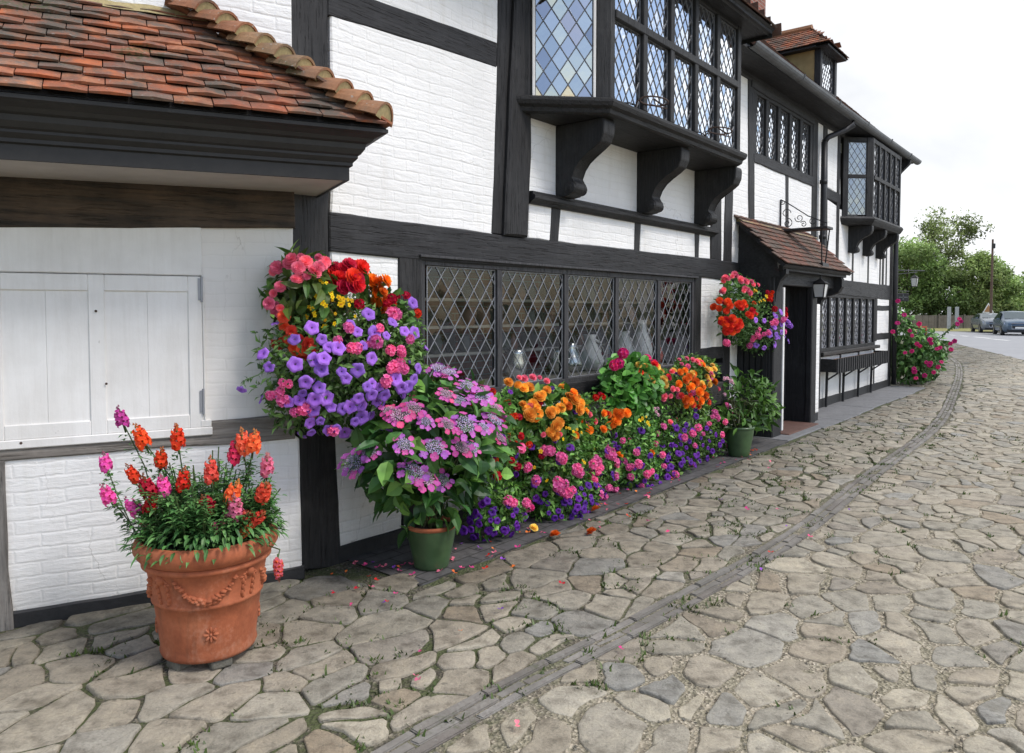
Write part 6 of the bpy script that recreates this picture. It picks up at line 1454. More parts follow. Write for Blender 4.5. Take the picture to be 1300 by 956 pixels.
for k in range(700):                  # skirt of leaves hanging over the rim
    a_ = U(0, 6.28); r_ = .15+.18*RN.random()**.7; z = ZR+U(.0, .13)*(1.2-(r_-.18)*3); p = PC+V((math.cos(a_)*r_, math.sin(a_)*r_*.95, z)); o_ = V((math.cos(a_), math.sin(a_), U(-.5, .5))); sh = U(.5, 1.3)
    leaf(bm, cl, p, o_+rdir()*.35, ZZ, U(.034, .056), U(.014, .021), tuple(c*sh for c in SG[RN.randrange(4)]), .45, rows=((0, 0), (.3, .9), (.65, .8), (1, 0)))
fin('foliage', bm, 'leaf', SP)
bm, cl = cl_new()
for pth in paths: tube_(bm, cl, [pth[0], pth[1], pth[2]], .003, (.09, .15, .05), 5)
fin('stem', bm, 'leaf', SP)
hb = V((-1.025, 3.2, 0.487)); FL['snap_hang'] = [snap_spike(.062, 15, (.88, .16, .16), (.88, .18, .04), .016)]
place(SP, 'snap_hang', hb+ZZ*.02, V((.15, -.35, -.9)).normalized(), 1.0, 'flower_spike'); stems(SP, [[PC+V((.27, -.05, ZR)), PC+V((.375, -.13, ZR)), hb+ZZ*.03]], .003, (.09, .15, .05), 'hanging_stem')
# ------------------------------------------------------------------- green pot with hydrangea
def glazed_pot(c, R, H_, label, lip):
    T = empty('glazed_pot', c, 0, label, 'plant pot'); bm = NB()
    lathe(bm, [(0, .0), (R*.66, .0), (R*.70, .012), (R*.74, H_*.2), (R*.86, H_*.5), (R*.96, H_*.8), (R*.97, H_*.92)], c, 48); fixn(bm); fin('pot_body', bm, 'glaze', T, smooth=True)
    bm = NB(); lathe(bm, [(R*.965, H_*.90), (R*1.02, H_*.93), (R*1.03, H_*.975), (R*.99, H_), (R*.90, H_*.99), (R*.88, H_*.9)], c, 48); fixn(bm); fin('rim', bm, lip, T, smooth=True)
    bm = NB(); lathe(bm, [(0, H_*.91), (R*.89, H_*.9)], c, 30); fin('soil', bm, 'soil', T); return T
gc = (-0.503, 4.445, 0.0); GC = V((gc[0], gc[1]+.12, .012)); glazed_pot(GC, .158, .275, 'green glazed pot holding the pink hydrangea', 'terra')
EH = ((0.469, 0.5, 0.791, 0.474, 0.34, 0.322), (0.16, 0.52, 0.718, 0.216, 0.24, 0.231), (0.834, 0.46, 0.684, 0.263, 0.24, 0.302), (0.654, 0.42, 0.962, 0.361, 0.26, 0.203), (0.414, 0.52, 0.482, 0.265, 0.24, 0.212))
HY = plant('hydrangea_plant', GC+ZZ*.25, 'lacecap hydrangea with flat pink and lilac flower heads in the green pot')
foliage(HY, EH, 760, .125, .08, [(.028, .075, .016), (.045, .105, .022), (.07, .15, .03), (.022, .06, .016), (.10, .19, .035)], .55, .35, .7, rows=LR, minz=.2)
stems(HY, [[GC+V((U(-.06, .06), U(-.06, .06), .24)), GC+V((U(-.15, .15), U(-.15, .15), .45)), M(*[e[0]+U(-.1, .1), e[1]+U(-.08, .08), e[2]])] for e in EH for _ in range(4)], .005, (.10, .11, .04))
blooms(HY, 'lace', EH, ((-0.48, 4.732, 1.163), (-0.297, 4.655, 1.088), (-0.217, 4.714, 1.039), (-0.409, 4.417, 1.055), (-0.331, 4.424, 1.014), (-0.583, 4.253, 0.99), (-0.505, 4.229, 0.936), (-0.405, 4.261, 0.903), (-0.456, 4.207, 0.77), (-0.269, 4.353, 0.761), (-0.141, 4.618, 0.875), (-0.802, 4.154, 0.781), (-0.881, 4.22, 0.692), (-0.57, 4.145, 0.652), (-0.423, 4.339, 0.569), (-0.531, 4.201, 0.611), (-0.138, 4.896, 0.897), (-0.634, 4.215, 0.948), (-0.114, 4.764, 0.725), (-0.203, 4.635, 0.987), (-0.708, 4.268, 0.988), (-0.402, 4.683, 1.147), (-0.323, 4.298, 0.762), (-0.196, 4.466, 0.859), (-0.306, 4.336, 0.891), (-0.623, 4.135, 0.813)), 1.0, .3, .035, 1.15)
# ------------------------------------------------------------------- trough under the shop window and its plants
TRO = empty('window_trough', M(3.0, .2, .62), 0, 'long dark wooden trough under the shop window filled with mixed flowers', 'planter')
part_box('trough_box', TRO, M, 1.25, 5.25, .06, .34, .55, .80, 'wood_dk', .01); part_box('soil', TRO, M, 1.28, 5.22, .08, .32, .795, .805, 'soil', 0)
for s in (1.5, 2.7, 3.9, 5.0): part_box('trough_bracket', TRO, M, s-.03, s+.03, .03, .32, .50, .548, 'iron', .004)
G1 = [(.06, .14, .025), (.09, .19, .035), (.05, .115, .022), (.12, .22, .045), (.04, .09, .02)]
EA = ((1.839, 0.34, 0.741, 0.532, 0.22, 0.257),)
def masses(spec): return spec
EB = ((1.227, 0.36, 0.672, 0.204, 0.18, 0.269), (1.937, 0.36, 0.45, 0.495, 0.22, 0.358), (2.529, 0.34, 0.289, 0.227, 0.18, 0.334), (1.2, 0.42, 0.204, 0.248, 0.18, 0.188), (2.015, 0.42, 0.099, 0.4, 0.2, 0.211))
EC = ((3.245, 0.3, 0.869, 0.442, 0.2, 0.306), (3.183, 0.34, 0.403, 0.383, 0.2, 0.375), (3.335, 0.38, 0.053, 0.256, 0.16, 0.249))
ED_ = ((4.334, 0.3, 0.738, 0.482, 0.2, 0.311), (4.257, 0.36, 0.358, 0.586, 0.2, 0.372), (3.841, 0.4, 0.086, 0.39, 0.16, 0.231), (4.826, 0.36, 0.182, 0.305, 0.14, 0.308), (4.59, 0.28, 0.968, 0.416, 0.14, 0.168))
EX1 = ((2.557, 0.28, 0.618, 0.303, 0.16, 0.27), (1.592, 0.28, 0.854, 0.275, 0.16, 0.155)); EX2 = ((2.938, 0.28, 0.537, 0.205, 0.14, 0.282), (3.744, 0.32, 0.403, 0.247, 0.16, 0.338), (3.152, 0.36, 0.192, 0.529, 0.16, 0.187))
lobp = plant('lobelia_petunia', M(2.1, .35, .5), 'trailing petunias with small deep violet flowers spilling from the near half of the trough', None, 'plant'); lobp.name = 'petunia_plant'
WM[lobp.name] = Matrix.Translation(lobp.location)
foliage(lobp, EB + EX1, 8200, .055, .028, G1, .45, .35, .3, rows=SM, sprig=.06)
vio1 = "675,135 540,150 580,265 610,310 680,290 735,210 470,480 490,510 455,540 500,530 520,550 545,520 560,540 480,560 510,580 540,575 570,570 590,560 430,555 600,590 560,600 520,595 470,590 590,520 660,480 690,500 650,450 720,480 740,450 760,440 790,460 700,540 680,520 730,520 760,500 710,470 770,480 620,420 640,480 600,480 800,430 820,440 560,500 450,520 480,530 610,550 690,350 500,500 535,490 700,520 745,490 780,430 755,520 725,540 620,460"
blooms(lobp, 'violet', EB, ((0.307, 5.707, 0.985), (-0.032, 5.296, 0.993), (0.065, 5.524, 0.684), (0.136, 5.436, 0.589), (0.311, 5.538, 0.62), (0.475, 5.901, 0.766), (-0.187, 5.001, 0.288), (-0.142, 4.981, 0.226), (-0.22, 4.991, 0.155), (-0.119, 4.987, 0.179), (-0.075, 5.023, 0.123), (-0.019, 5.04, 0.187), (0.015, 5.096, 0.125), (-0.165, 5.011, 0.104), (-0.102, 5.212, -0.003), (-0.032, 5.296, -0.017), (0.039, 5.383, -0.031), (0.089, 5.442, -0.024), (-0.276, 5.001, 0.119), (0.114, 5.473, -0.108), (0.015, 5.354, -0.095), (-0.079, 5.24, -0.047), (-0.191, 5.104, 0.007), (0.088, 5.442, 0.074), (0.262, 5.508, 0.155), (0.336, 5.52, 0.102), (0.237, 5.522, 0.226), (0.414, 5.569, 0.139), (0.469, 5.638, 0.197), (0.525, 5.702, 0.207), (0.609, 5.771, 0.138), (0.365, 5.576, -0.014), (0.311, 5.517, 0.053), (0.441, 5.599, 0.03), (0.522, 5.66, 0.064), (0.388, 5.561, 0.166), (0.549, 5.687, 0.108), (0.161, 5.44, 0.32), (0.212, 5.509, 0.155), (0.116, 5.598, 0.131), (0.646, 5.877, 0.19), (0.728, 6.13, 0.102), (0.014, 5.072, 0.223), (-0.231, 4.986, 0.202), (-0.164, 4.979, 0.181), (0.139, 5.503, -0.018), (0.335, 5.522, 0.474), (-0.119, 4.99, 0.246), (-0.042, 5.031, 0.257), (0.362, 5.542, 0.046), (0.48, 5.616, 0.101), (0.584, 5.786, 0.212), (0.51, 5.672, 0.01), (0.431, 5.633, -0.031), (0.163, 5.513, 0.203), (-0.255, 5.026, 0.066), (-0.202, 5.091, -0.023), (-0.132, 5.028, 0.088), (-0.065, 5.067, 0.076), (-0.009, 5.325, -0.062), (0.076, 5.427, -0.106), (-0.307, 4.963, 0.119), (0.126, 5.488, -0.05), (0.261, 5.498, 0.083), (0.598, 5.79, 0.002), (0.657, 5.856, 0.064), (0.536, 5.685, 0.16), (0.339, 5.567, 0.215), (0.453, 5.594, 0.082), (0.494, 5.636, 0.147)), .95, .35)
bg = plant('begonia_plant', M(2.2, .3, .85), 'begonia with golden orange flowers nearest the hydrangea in the window trough')
foliage(bg, EA, 700, .09, .055, G1, .5, .4, .5, rows=LR)
blooms(bg, 'beggold', EA, ((0.076, 5.459, 1.011), (0.044, 5.42, 1.04), (0.111, 5.614, 0.982), (0.226, 5.579, 0.961), (0.254, 5.645, 0.979), (0.2, 5.527, 0.942), (0.172, 5.44, 0.88), (0.149, 5.451, 0.908), (0.189, 5.428, 0.845), (0.123, 5.37, 0.805), (0.111, 5.373, 0.829), (0.272, 5.489, 0.837), (0.297, 5.518, 0.845), (0.309, 5.502, 0.749), (0.335, 5.528, 0.757), (0.297, 5.5, 0.676), (0.279, 5.477, 0.699), (0.463, 5.745, 0.878), (0.423, 5.735, 0.918), (0.506, 5.8, 0.858), (0.393, 5.668, 0.9), (0.488, 5.744, 0.827), (-0.032, 5.328, 1.073), (0.364, 5.596, 0.859)), 1.12, .35)
blooms(bg, 'begorange', EA, ((0.451, 5.756, 0.902), (0.493, 5.807, 0.883), (0.419, 5.666, 0.863), (0.519, 5.802, 0.832), (0.471, 5.856, 0.929)), .9, .3)
blooms(bg, 'begpink', EA, ((0.039, 5.414, 1.088), (0.088, 5.474, 1.088), (0.138, 5.534, 1.077), (0.197, 5.606, 1.07), (0.255, 5.676, 1.046), (0.599, 5.96, 0.758), (0.661, 6.168, 0.687)), .8, .3)
gr = plant('geranium_plant', M(1.6, .35, .8), 'geranium with small scarlet and rose flower heads between hydrangea and golden begonia')
foliage(gr, ((1.051, 0.42, 0.812, 0.19, 0.14, 0.216),), 120, .05, .05, G1, .5, .3, .5, rows=LR)
blooms(gr, 'redball', EB, ((-0.131, 5.052, 1.033), (-0.281, 4.928, 0.981), (0.015, 5.227, 0.85), (-0.008, 5.204, 0.837), (0.038, 5.256, 0.841), (0.566, 5.896, 0.807), (0.015, 5.167, 0.674), (-0.031, 5.135, 0.564), (0.015, 5.228, 0.511), (-0.228, 4.933, 0.372), (-0.111, 5.137, 0.472), (0.11, 5.343, 0.63), (-0.295, 4.972, 1.009)), .75)
blooms(gr, 'roseball', EB, ((-0.171, 4.91, 0.928), (-0.107, 4.934, 0.859), (-0.074, 4.974, 0.864), (-0.165, 4.917, 0.938), (0.111, 5.344, 0.174)), .62)
ig = plant('geranium_plant', M(2.6, .4, .6), 'ivy geranium with loose bright pink flower heads trailing below the golden begonia')
foliage(ig, ((1.961, 0.42, 0.329, 0.387, 0.18, 0.246),), 160, .045, .045, G1, .5, .3, .5, rows=LR)
blooms(ig, 'pinkball', EB, ((0.269, 5.422, 0.567), (0.344, 5.466, 0.498), (0.357, 5.476, 0.471), (0.478, 5.604, 0.407), (0.451, 5.576, 0.388), (0.686, 6.012, 0.374), (0.7, 6.013, 0.32), (0.659, 6.001, 0.282), (0.333, 5.476, 0.336), (0.308, 5.464, 0.314), (0.362, 5.545, 0.245), (0.413, 5.569, 0.214), (0.454, 5.612, 0.229), (0.159, 5.368, 0.361), (0.127, 5.522, 0.126), (0.615, 5.84, 0.37), (0.507, 5.654, 0.358), (0.372, 5.518, 0.314)), 1.0)
dz = plant('bidens_plant', M(2.5, .45, .7), 'small yellow star flowers scattered through the near half of the trough')
foliage(dz, ((2.078, 0.45, 0.566, 0.267, 0.1, 0.187),), 260, .03, .006, G1, .4, .3, .4, rows=SM)
blooms(dz, 'daisy', EB, ((0.422, 5.545, 0.705), (0.449, 5.562, 0.678), (0.491, 5.622, 0.693), (0.475, 5.584, 0.649), (0.532, 5.65, 0.448), (0.193, 5.331, 0.585), (0.397, 5.528, 0.725), (0.518, 5.647, 0.664)), 1.2)
# middle: tall zonal geranium
zg = plant('geranium_plant', M(3.6, .3, .9), 'tall leafy green geranium with two deep rose heads in the middle of the trough')
foliage(zg, EC[:1], 900, .08, .08, [(.05, .13, .02), (.075, .17, .03), (.04, .10, .02), (.09, .2, .04)], .5, .25, .6, rows=((0, .3), (.3, 1.0), (.65, 1.0), (.9, .6), (1, 0)))
blooms(zg, 'roseball', EC, ((0.885, 6.478, 1.094), (0.956, 6.537, 1.177), (0.915, 6.486, 1.111)), 1.25, .1, .05)
stems(zg, [[M(*EC[0][:3]), ZZ*.0+V(p)] for p in ((0.885, 6.478, 1.094), (0.956, 6.537, 1.177))], .004, (.09, .16, .05))
mp_ = plant('petunia_plant', M(3.7, .4, .5), 'petunias with deep violet flowers hanging below the tall green geranium')
foliage(mp_, EC[1:] + EX2, 5200, .052, .026, G1, .45, .35, .3, rows=SM, sprig=.05)
blooms(mp_, 'violet', EC, ((1.143, 6.568, 0.526), (1.036, 6.706, -0.008), (1.092, 6.684, -0.063), (1.148, 6.662, -0.028), (1.209, 6.672, -0.0), (1.056, 6.648, 0.065), (1.131, 6.732, -0.136), (1.172, 6.709, -0.115), (1.192, 6.661, 0.062), (1.259, 6.702, -0.007), (1.02, 6.603, -0.058), (1.292, 6.722, 0.078), (1.074, 6.666, 0.001), (1.351, 6.79, 0.002), (0.881, 6.466, 0.426), (1.097, 6.63, 0.099), (0.941, 6.476, 0.279), (1.181, 6.681, -0.063), (1.131, 6.649, 0.035), (1.247, 6.715, -0.071), (1.317, 6.767, -0.054)), 1.0, .35)
om = plant('begonia_plant', M(3.6, .4, .8), 'begonia with a few orange flowers below the tall green geranium')
foliage(om, ((2.875, 0.4, 0.627, 0.18, 0.1, 0.125),), 50, .06, .035, G1, .5, .3, .5, rows=LR)
blooms(om, 'begorange', EC, ((0.948, 6.443, 0.719), (0.992, 6.45, 0.703), (0.904, 6.432, 0.706), (0.93, 6.413, 0.68), (0.869, 6.383, 0.613), (0.898, 6.39, 0.64), (0.842, 6.394, 0.603)), 1.0, .3)
pm = plant('geranium_plant', M(3.7, .45, .5), 'ivy geranium with bright pink heads hanging under the middle of the trough')
foliage(pm, ((3.049, 0.42, 0.216, 0.299, 0.12, 0.211),), 90, .04, .04, G1, .5, .3, .5, rows=LR)
blooms(pm, 'pinkball', EC, ((1.036, 6.434, 0.245), (1.082, 6.453, 0.27), (1.233, 6.647, 0.155), (1.397, 6.869, 0.138), (0.943, 6.398, 0.482), (1.028, 6.47, 0.15), (0.819, 6.431, 0.404), (1.063, 6.43, 0.375), (1.426, 7.032, 0.481), (1.006, 6.426, 0.232), (1.198, 6.617, 0.132)), .9)
dm = plant('bidens_plant', M(3.8, .45, .7), 'tiny yellow and white flowers right of the orange begonia in the trough')
foliage(dm, ((3.33, 0.42, 0.576, 0.155, 0.08, 0.116),), 120, .03, .006, G1, .4, .3, .4, rows=SM)
blooms(dm, 'daisy', EC, ((1.136, 6.535, 0.648), (1.187, 6.572, 0.598), (1.119, 6.518, 0.621), (1.17, 6.564, 0.658), (0.913, 6.49, 0.596), (1.215, 6.598, 0.579)), 1.3)
blooms(dm, 'white', EC, ((1.279, 6.675, 0.672), (1.3, 6.707, 0.697), (1.317, 6.715, 0.645), (1.263, 6.671, 0.717)), .5)
scatter_blooms(lobp, 'violet', EB, 26, .95, -.9, .3); scatter_blooms(mp_, 'violet', EC[1:]+EX2, 26, .95, -.9, .4); scatter_blooms(ig, 'pinkball', EB, 6, .9, -.8, .4); scatter_blooms(pm, 'pinkball', EC[1:]+EX2, 8, .85, -.8, .5)
scatter_blooms(lobp, 'violet', EB, 30, 1.0, -.9, .4); scatter_blooms(mp_, 'violet', EC[1:]+EX2, 20, 1.0, -.9, .4); scatter_blooms(ig, 'pinkball', EB, 10, .95, -.8, .6); scatter_blooms(gr, 'redball', EX1, 6, .8, -.2, .9); scatter_blooms(bg, 'begorange', EX1[:1], 6, .9, -.1, .9); scatter_blooms(bg, 'begpink', EA, 7, .7, -.3, .9); scatter_blooms(bg, 'beggold', EA, 12, .85, -.5, .9); scatter_blooms(bg, 'begorange', EA, 4, .85, -.5, .8); scatter_blooms(gr, 'redball', EB[:2], 7, .75, -.4, .8); scatter_blooms(ig, 'pinkball', EB[1:3], 8, .9, -.6, .7); scatter_blooms(om, 'begorange', EX2, 5, .85, .0, .9); scatter_blooms(dz, 'daisy', EB[1:2], 12, 1.2, -.4, .8); scatter_blooms(zg, 'roseball', EC[:1], 2, .9, .1, .9)
# right end
er = plant('petunia_plant', M(4.7, .35, .5), 'petunias with deep violet flowers filling the far end of the trough')
foliage(er, ED_, 5200, .052, .026, G1, .45, .35, .3, rows=SM, sprig=.05)
blooms(er, 'violet', ED_, ((1.545, 7.143, 0.399), (1.616, 7.175, 0.362), (1.695, 7.244, 0.48), (1.732, 7.258, 0.315), (1.82, 7.352, 0.233), (1.576, 7.136, 0.273), (1.642, 7.142, 0.208), (1.486, 7.008, 0.202), (1.778, 7.309, 0.142), (1.908, 7.441, 0.249), (2.006, 7.562, 0.261), (2.123, 7.746, 0.298), (2.196, 7.879, 0.17), (1.903, 7.546, 0.061), (1.593, 7.061, 0.128), (1.517, 6.999, 0.047), (1.448, 6.964, 0.024), (1.696, 7.24, 0.253), (2.111, 7.822, 0.11), (2.244, 7.929, 0.196), (1.95, 7.48, 0.41), (1.721, 7.205, 0.099), (1.439, 7.084, 0.283), (1.564, 7.163, 0.46), (1.823, 7.376, 0.542), (1.673, 7.216, 0.419), (1.58, 7.078, 0.204), (1.498, 6.985, 0.113), (1.853, 7.416, 0.154), (1.991, 7.565, 0.193), (1.466, 6.983, 0.176), (1.387, 6.979, 0.208), (1.7, 7.187, 0.151), (1.975, 7.628, 0.079), (1.636, 7.192, 0.295), (1.751, 7.273, 0.394), (2.026, 7.578, 0.36), (1.88, 7.398, 0.324)), 1.05, .35)
yb = plant('begonia_plant', M(4.3, .3, .85), 'begonia with peach and yellow flowers left in the far half of the trough')
foliage(yb, ((3.747, 0.34, 0.869, 0.278, 0.12, 0.169),), 110, .06, .035, G1, .5, .3, .5, rows=LR)
E8 = ((4.212, 0.36, 0.834, 0.619, 0.18, 0.257),)
blooms(yb, 'begyellow', E8, ((1.152, 6.731, 1.099), (1.228, 6.823, 1.077), (1.327, 6.943, 0.99), (1.448, 7.189, 0.994), (1.288, 6.896, 0.933), (1.4, 7.069, 0.838), (1.229, 6.824, 0.986), (1.444, 7.104, 0.929), (1.347, 6.967, 1.05), (1.459, 7.086, 0.883)), 1.05, .3)
blooms(yb, 'begred', E8, ((1.171, 6.754, 1.022), (1.327, 6.942, 1.083), (1.506, 7.13, 0.942), (1.509, 7.149, 0.966)), .75, .3)
cb_ = plant('begonia_plant', M(4.6, .35, .85), 'begonia with coral orange flowers in the centre of the far half of the trough')
foliage(cb_, ((4.355, 0.36, 0.806, 0.3, 0.12, 0.18),), 110, .06, .035, G1, .5, .3, .5, rows=LR)
blooms(cb_, 'begorange', E8, ((1.643, 7.252, 0.995), (1.714, 7.277, 0.945), (1.815, 7.357, 0.889), (1.61, 7.171, 0.891), (1.749, 7.284, 0.847), (1.861, 7.407, 0.785), (1.705, 7.312, 1.007), (1.803, 7.378, 0.969), (1.906, 7.455, 0.829), (1.67, 7.227, 0.917), (1.76, 7.327, 0.712), (1.674, 7.234, 0.739), (1.815, 7.414, 0.668), (1.73, 7.334, 0.662), (1.876, 7.464, 0.695), (1.939, 7.519, 0.739)), .98, .35)
blooms(cb_, 'begcoral', E8, ((1.65, 7.203, 0.775), (1.732, 7.276, 0.767), (1.824, 7.389, 0.721), (1.798, 7.411, 0.652), (1.7, 7.276, 0.702), (1.901, 7.56, 0.633), (2.079, 7.853, 0.631), (2.024, 7.712, 0.665)), .9, .35)
pk = plant('geranium_plant', M(4.7, .3, .9), 'geranium with salmon pink flower heads along the top of the far trough')
foliage(pk, ((4.548, 0.3, 1.014, 0.375, 0.1, 0.117),), 70, .045, .045, G1, .5, .3, .5, rows=LR)
blooms(pk, 'begpink', E8, ((1.649, 7.352, 1.092), (1.73, 7.42, 1.097), (1.814, 7.497, 1.091), (1.872, 7.529, 1.066), (1.674, 7.32, 1.061), (1.467, 7.09, 0.772), (1.518, 7.109, 0.786), (1.435, 7.088, 0.757), (1.535, 7.114, 0.849), (1.571, 7.137, 0.83), (1.449, 7.08, 0.789), (2.234, 8.041, 0.751)), .85, .4)
yl = plant('begonia_plant', M(5.1, .3, .9), 'begonia with clear yellow flowers at the far top corner of the trough')
foliage(yl, ((4.898, 0.3, 0.907, 0.212, 0.1, 0.156),), 60, .055, .035, G1, .5, .3, .5, rows=LR)
blooms(yl, 'begyellow', E8, ((2.089, 7.838, 0.964), (2.138, 7.894, 1.012), (2.048, 7.811, 0.897), (2.109, 7.848, 0.911), (2.028, 7.805, 0.949), (2.07, 7.83, 0.86), (2.132, 7.871, 0.961)), 1.0, .3)
ip = plant('geranium_plant', M(4.9, .4, .6), 'ivy geranium with pink heads trailing at the far end of the trough')
foliage(ip, ((4.638, 0.4, 0.339, 0.366, 0.12, 0.335),), 110, .04, .04, G1, .5, .3, .5, rows=LR)
blooms(ip, 'pinkball', ED_, ((1.662, 7.168, 0.363), (1.76, 7.246, 0.382), (1.824, 7.311, 0.437), (2.389, 8.198, 0.497), (2.333, 8.13, 0.542), (2.447, 8.268, 0.451), (2.195, 7.817, 0.286), (1.785, 7.276, 0.279), (2.137, 7.806, 0.515), (2.271, 7.907, 0.412), (1.99, 7.509, 0.455), (1.431, 7.037, 0.102), (1.89, 7.375, 0.377), (2.053, 7.623, 0.506)), .82)
blooms(ip, 'white', ED_, ((2.528, 8.429, 0.747), (2.618, 8.538, 0.698), (2.344, 8.118, 0.851), (2.28, 8.012, 0.683), (2.401, 8.19, 0.815), (2.5, 8.395, 0.695), (2.265, 8.028, 0.859), (2.587, 8.501, 0.74)), 1.0, .3)
scatter_blooms(yb, 'begyellow', E8, 6, .95, .0, .9); scatter_blooms(cb_, 'begorange', E8, 6, .9, -.3, .8); scatter_blooms(pk, 'begpink', E8, 5, .85, .1, .95); scatter_blooms(ip, 'pinkball', ED_, 12, .85, -.6, .6); scatter_blooms(er, 'violet', ED_, 18, 1.0, -.8, .3); scatter_blooms(pk, 'begpink', EX2, 4, .8, .1, .95)
# ------------------------------------------------------------------- second green pot, evergreen shrub
p2 = (2.436, 7.948, 0.0); P2 = V((p2[0]+.06, p2[1]+.14, .012)); glazed_pot(P2, .160, .33, 'green glazed pot with a leafy evergreen beside the porch', 'glaze')
EV = ((5.472, 0.52, 0.475, 0.397, 0.26, 0.448), (5.956, 0.5, 0.423, 0.215, 0.2, 0.375), (5.032, 0.54, 0.305, 0.202, 0.18, 0.241))
LS = plant('evergreen_shrub', P2+ZZ*.3, 'leafy evergreen shrub with glossy green leaves and no flowers in the pot by the porch', None, 'shrub')
foliage(LS, EV, 800, .115, .050, [(.04, .11, .018), (.065, .16, .03), (.03, .08, .016), (.085, .19, .035)], .35, .3, .5, rows=LR, minz=.3)
stems(LS, [[P2+ZZ*.3+V((U(-.05, .05), U(-.05, .05), 0)), P2+V((U(-.15, .15), U(-.15, .15), .6)), M(e[0]+U(-.15, .15), e[1]+U(-.1, .1), e[2]+U(0, .2))] for e in EV for _ in range(5)], .006, (.09, .11, .04))
# ------------------------------------------------------------------- second wall basket
HB2 = empty('wall_basket', M(6.2, .04, 1.45), 0, 'dark wire wall basket between the shop window and the porch', 'basket')
bm = NB()
for k in range(9):
    a = math.pi*k/8; tube(bm, [M(6.2+.25*math.cos(a), .03+.24*math.sin(a), 1.56), M(6.2+.2*math.cos(a), .03+.2*math.sin(a), 1.45), M(6.2+.08*math.cos(a), .03+.08*math.sin(a), 1.36)], .004, 5)
for z, r in ((1.56, .25), (1.45, .2)): tube(bm, [M(6.2+r*math.cos(math.pi*k/12), .03+r*.95*math.sin(math.pi*k/12), z) for k in range(13)], .005, 5)
fin('wire_frame', bm, 'iron', HB2)
bm = NB(); rr = [[bm.verts.new(M(6.2+r*math.cos(math.pi*k/12), .03+r*.95*math.sin(math.pi*k/12), z)) for k in range(13)] for z, r in ((1.54, .235), (1.45, .19), (1.37, .05))]
for a, b in zip(rr, rr[1:]):
    for k in range(12): bm.faces.new((a[k], a[k+1], b[k+1], b[k]))
bm.faces.new(rr[0]); fixn(bm); fin('moss_liner', bm, 'soil', HB2)
E2 = ((5.839, 0.26, 1.6, 0.319, 0.22, 0.397), (6.336, 0.3, 1.433, 0.437, 0.24, 0.354), (6.473, 0.28, 1.252, 0.343, 0.18, 0.179))
p_ = plant('petunia_plant', M(6.3, .2, 1.5), 'petunia with light purple flowers in the basket beside the porch')
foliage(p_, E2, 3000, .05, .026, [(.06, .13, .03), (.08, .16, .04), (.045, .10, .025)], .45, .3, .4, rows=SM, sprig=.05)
def _e2(): return E2
blooms(p_, 'petunia', E2, ((2.829, 8.691, 1.491), (3.176, 9.026, 1.555), (3.284, 9.162, 1.572), (3.212, 9.054, 1.529), (3.005, 8.896, 1.48), (3.736, 10.017, 1.389), (3.616, 9.872, 1.411), (3.182, 9.014, 1.393), (3.182, 9.033, 1.307), (3.277, 9.133, 1.339), (3.299, 9.15, 1.425), (3.62, 9.877, 1.252), (3.114, 8.961, 1.36), (3.719, 9.997, 1.371), (3.666, 9.933, 1.429), (3.268, 9.153, 1.269), (3.133, 8.97, 1.411), (3.553, 9.795, 1.282), (3.216, 9.08, 1.28), (3.098, 8.964, 1.309), (3.522, 9.759, 1.191), (3.241, 9.195, 1.18), (3.05, 9.018, 1.171), (2.949, 8.969, 1.19), (3.656, 9.92, 1.184), (3.459, 9.682, 1.121)), 1.12, .3)
q_ = plant('begonia_plant', M(6.1, .2, 1.7), 'begonia with salmon pink flowers topping the basket beside the porch')
foliage(q_, ((5.76, 0.26, 1.881, 0.31, 0.14, 0.169),), 90, .075, .045, G1, .5, .4, .4, rows=LR)
blooms(q_, 'begpink', E2, ((2.551, 8.528, 2.016), (2.518, 8.496, 1.991), (2.568, 8.502, 1.991), (2.436, 8.488, 1.95), (2.415, 8.498, 1.935), (2.454, 8.467, 1.941), (2.642, 8.505, 1.943), (2.61, 8.479, 1.926), (2.669, 8.513, 1.919), (2.747, 8.582, 1.914), (2.799, 8.64, 1.9), (2.655, 8.491, 1.854), (2.636, 8.481, 1.822), (2.687, 8.515, 1.839), (2.407, 8.466, 1.838), (2.403, 8.478, 1.814), (2.596, 8.488, 1.958), (2.883, 8.797, 1.897), (2.712, 8.543, 1.8)), 1.05, .4)
q_ = plant('begonia_plant', M(6.0, .25, 1.5), 'begonia with scarlet orange flowers on the left of the basket beside the porch')
foliage(q_, ((5.495, 0.28, 1.554, 0.232, 0.14, 0.275),), 80, .07, .04, [(.05, .09, .02)], .5, .4, .4, rows=LR)
blooms(q_, 'begscar', E2, ((2.336, 8.52, 1.63), (2.354, 8.438, 1.63), (2.415, 8.404, 1.693), (2.437, 8.4, 1.701), (2.552, 8.411, 1.677), (2.579, 8.421, 1.662), (2.524, 8.397, 1.661), (2.578, 8.414, 1.622), (2.632, 8.464, 1.694), (2.751, 8.583, 1.598), (2.695, 8.507, 1.566), (2.901, 8.944, 1.581), (2.723, 8.542, 1.533), (2.674, 8.494, 1.662), (2.368, 8.465, 1.718), (2.465, 8.383, 1.645), (2.418, 8.383, 1.598), (2.872, 8.908, 1.665)), 1.0, .4)
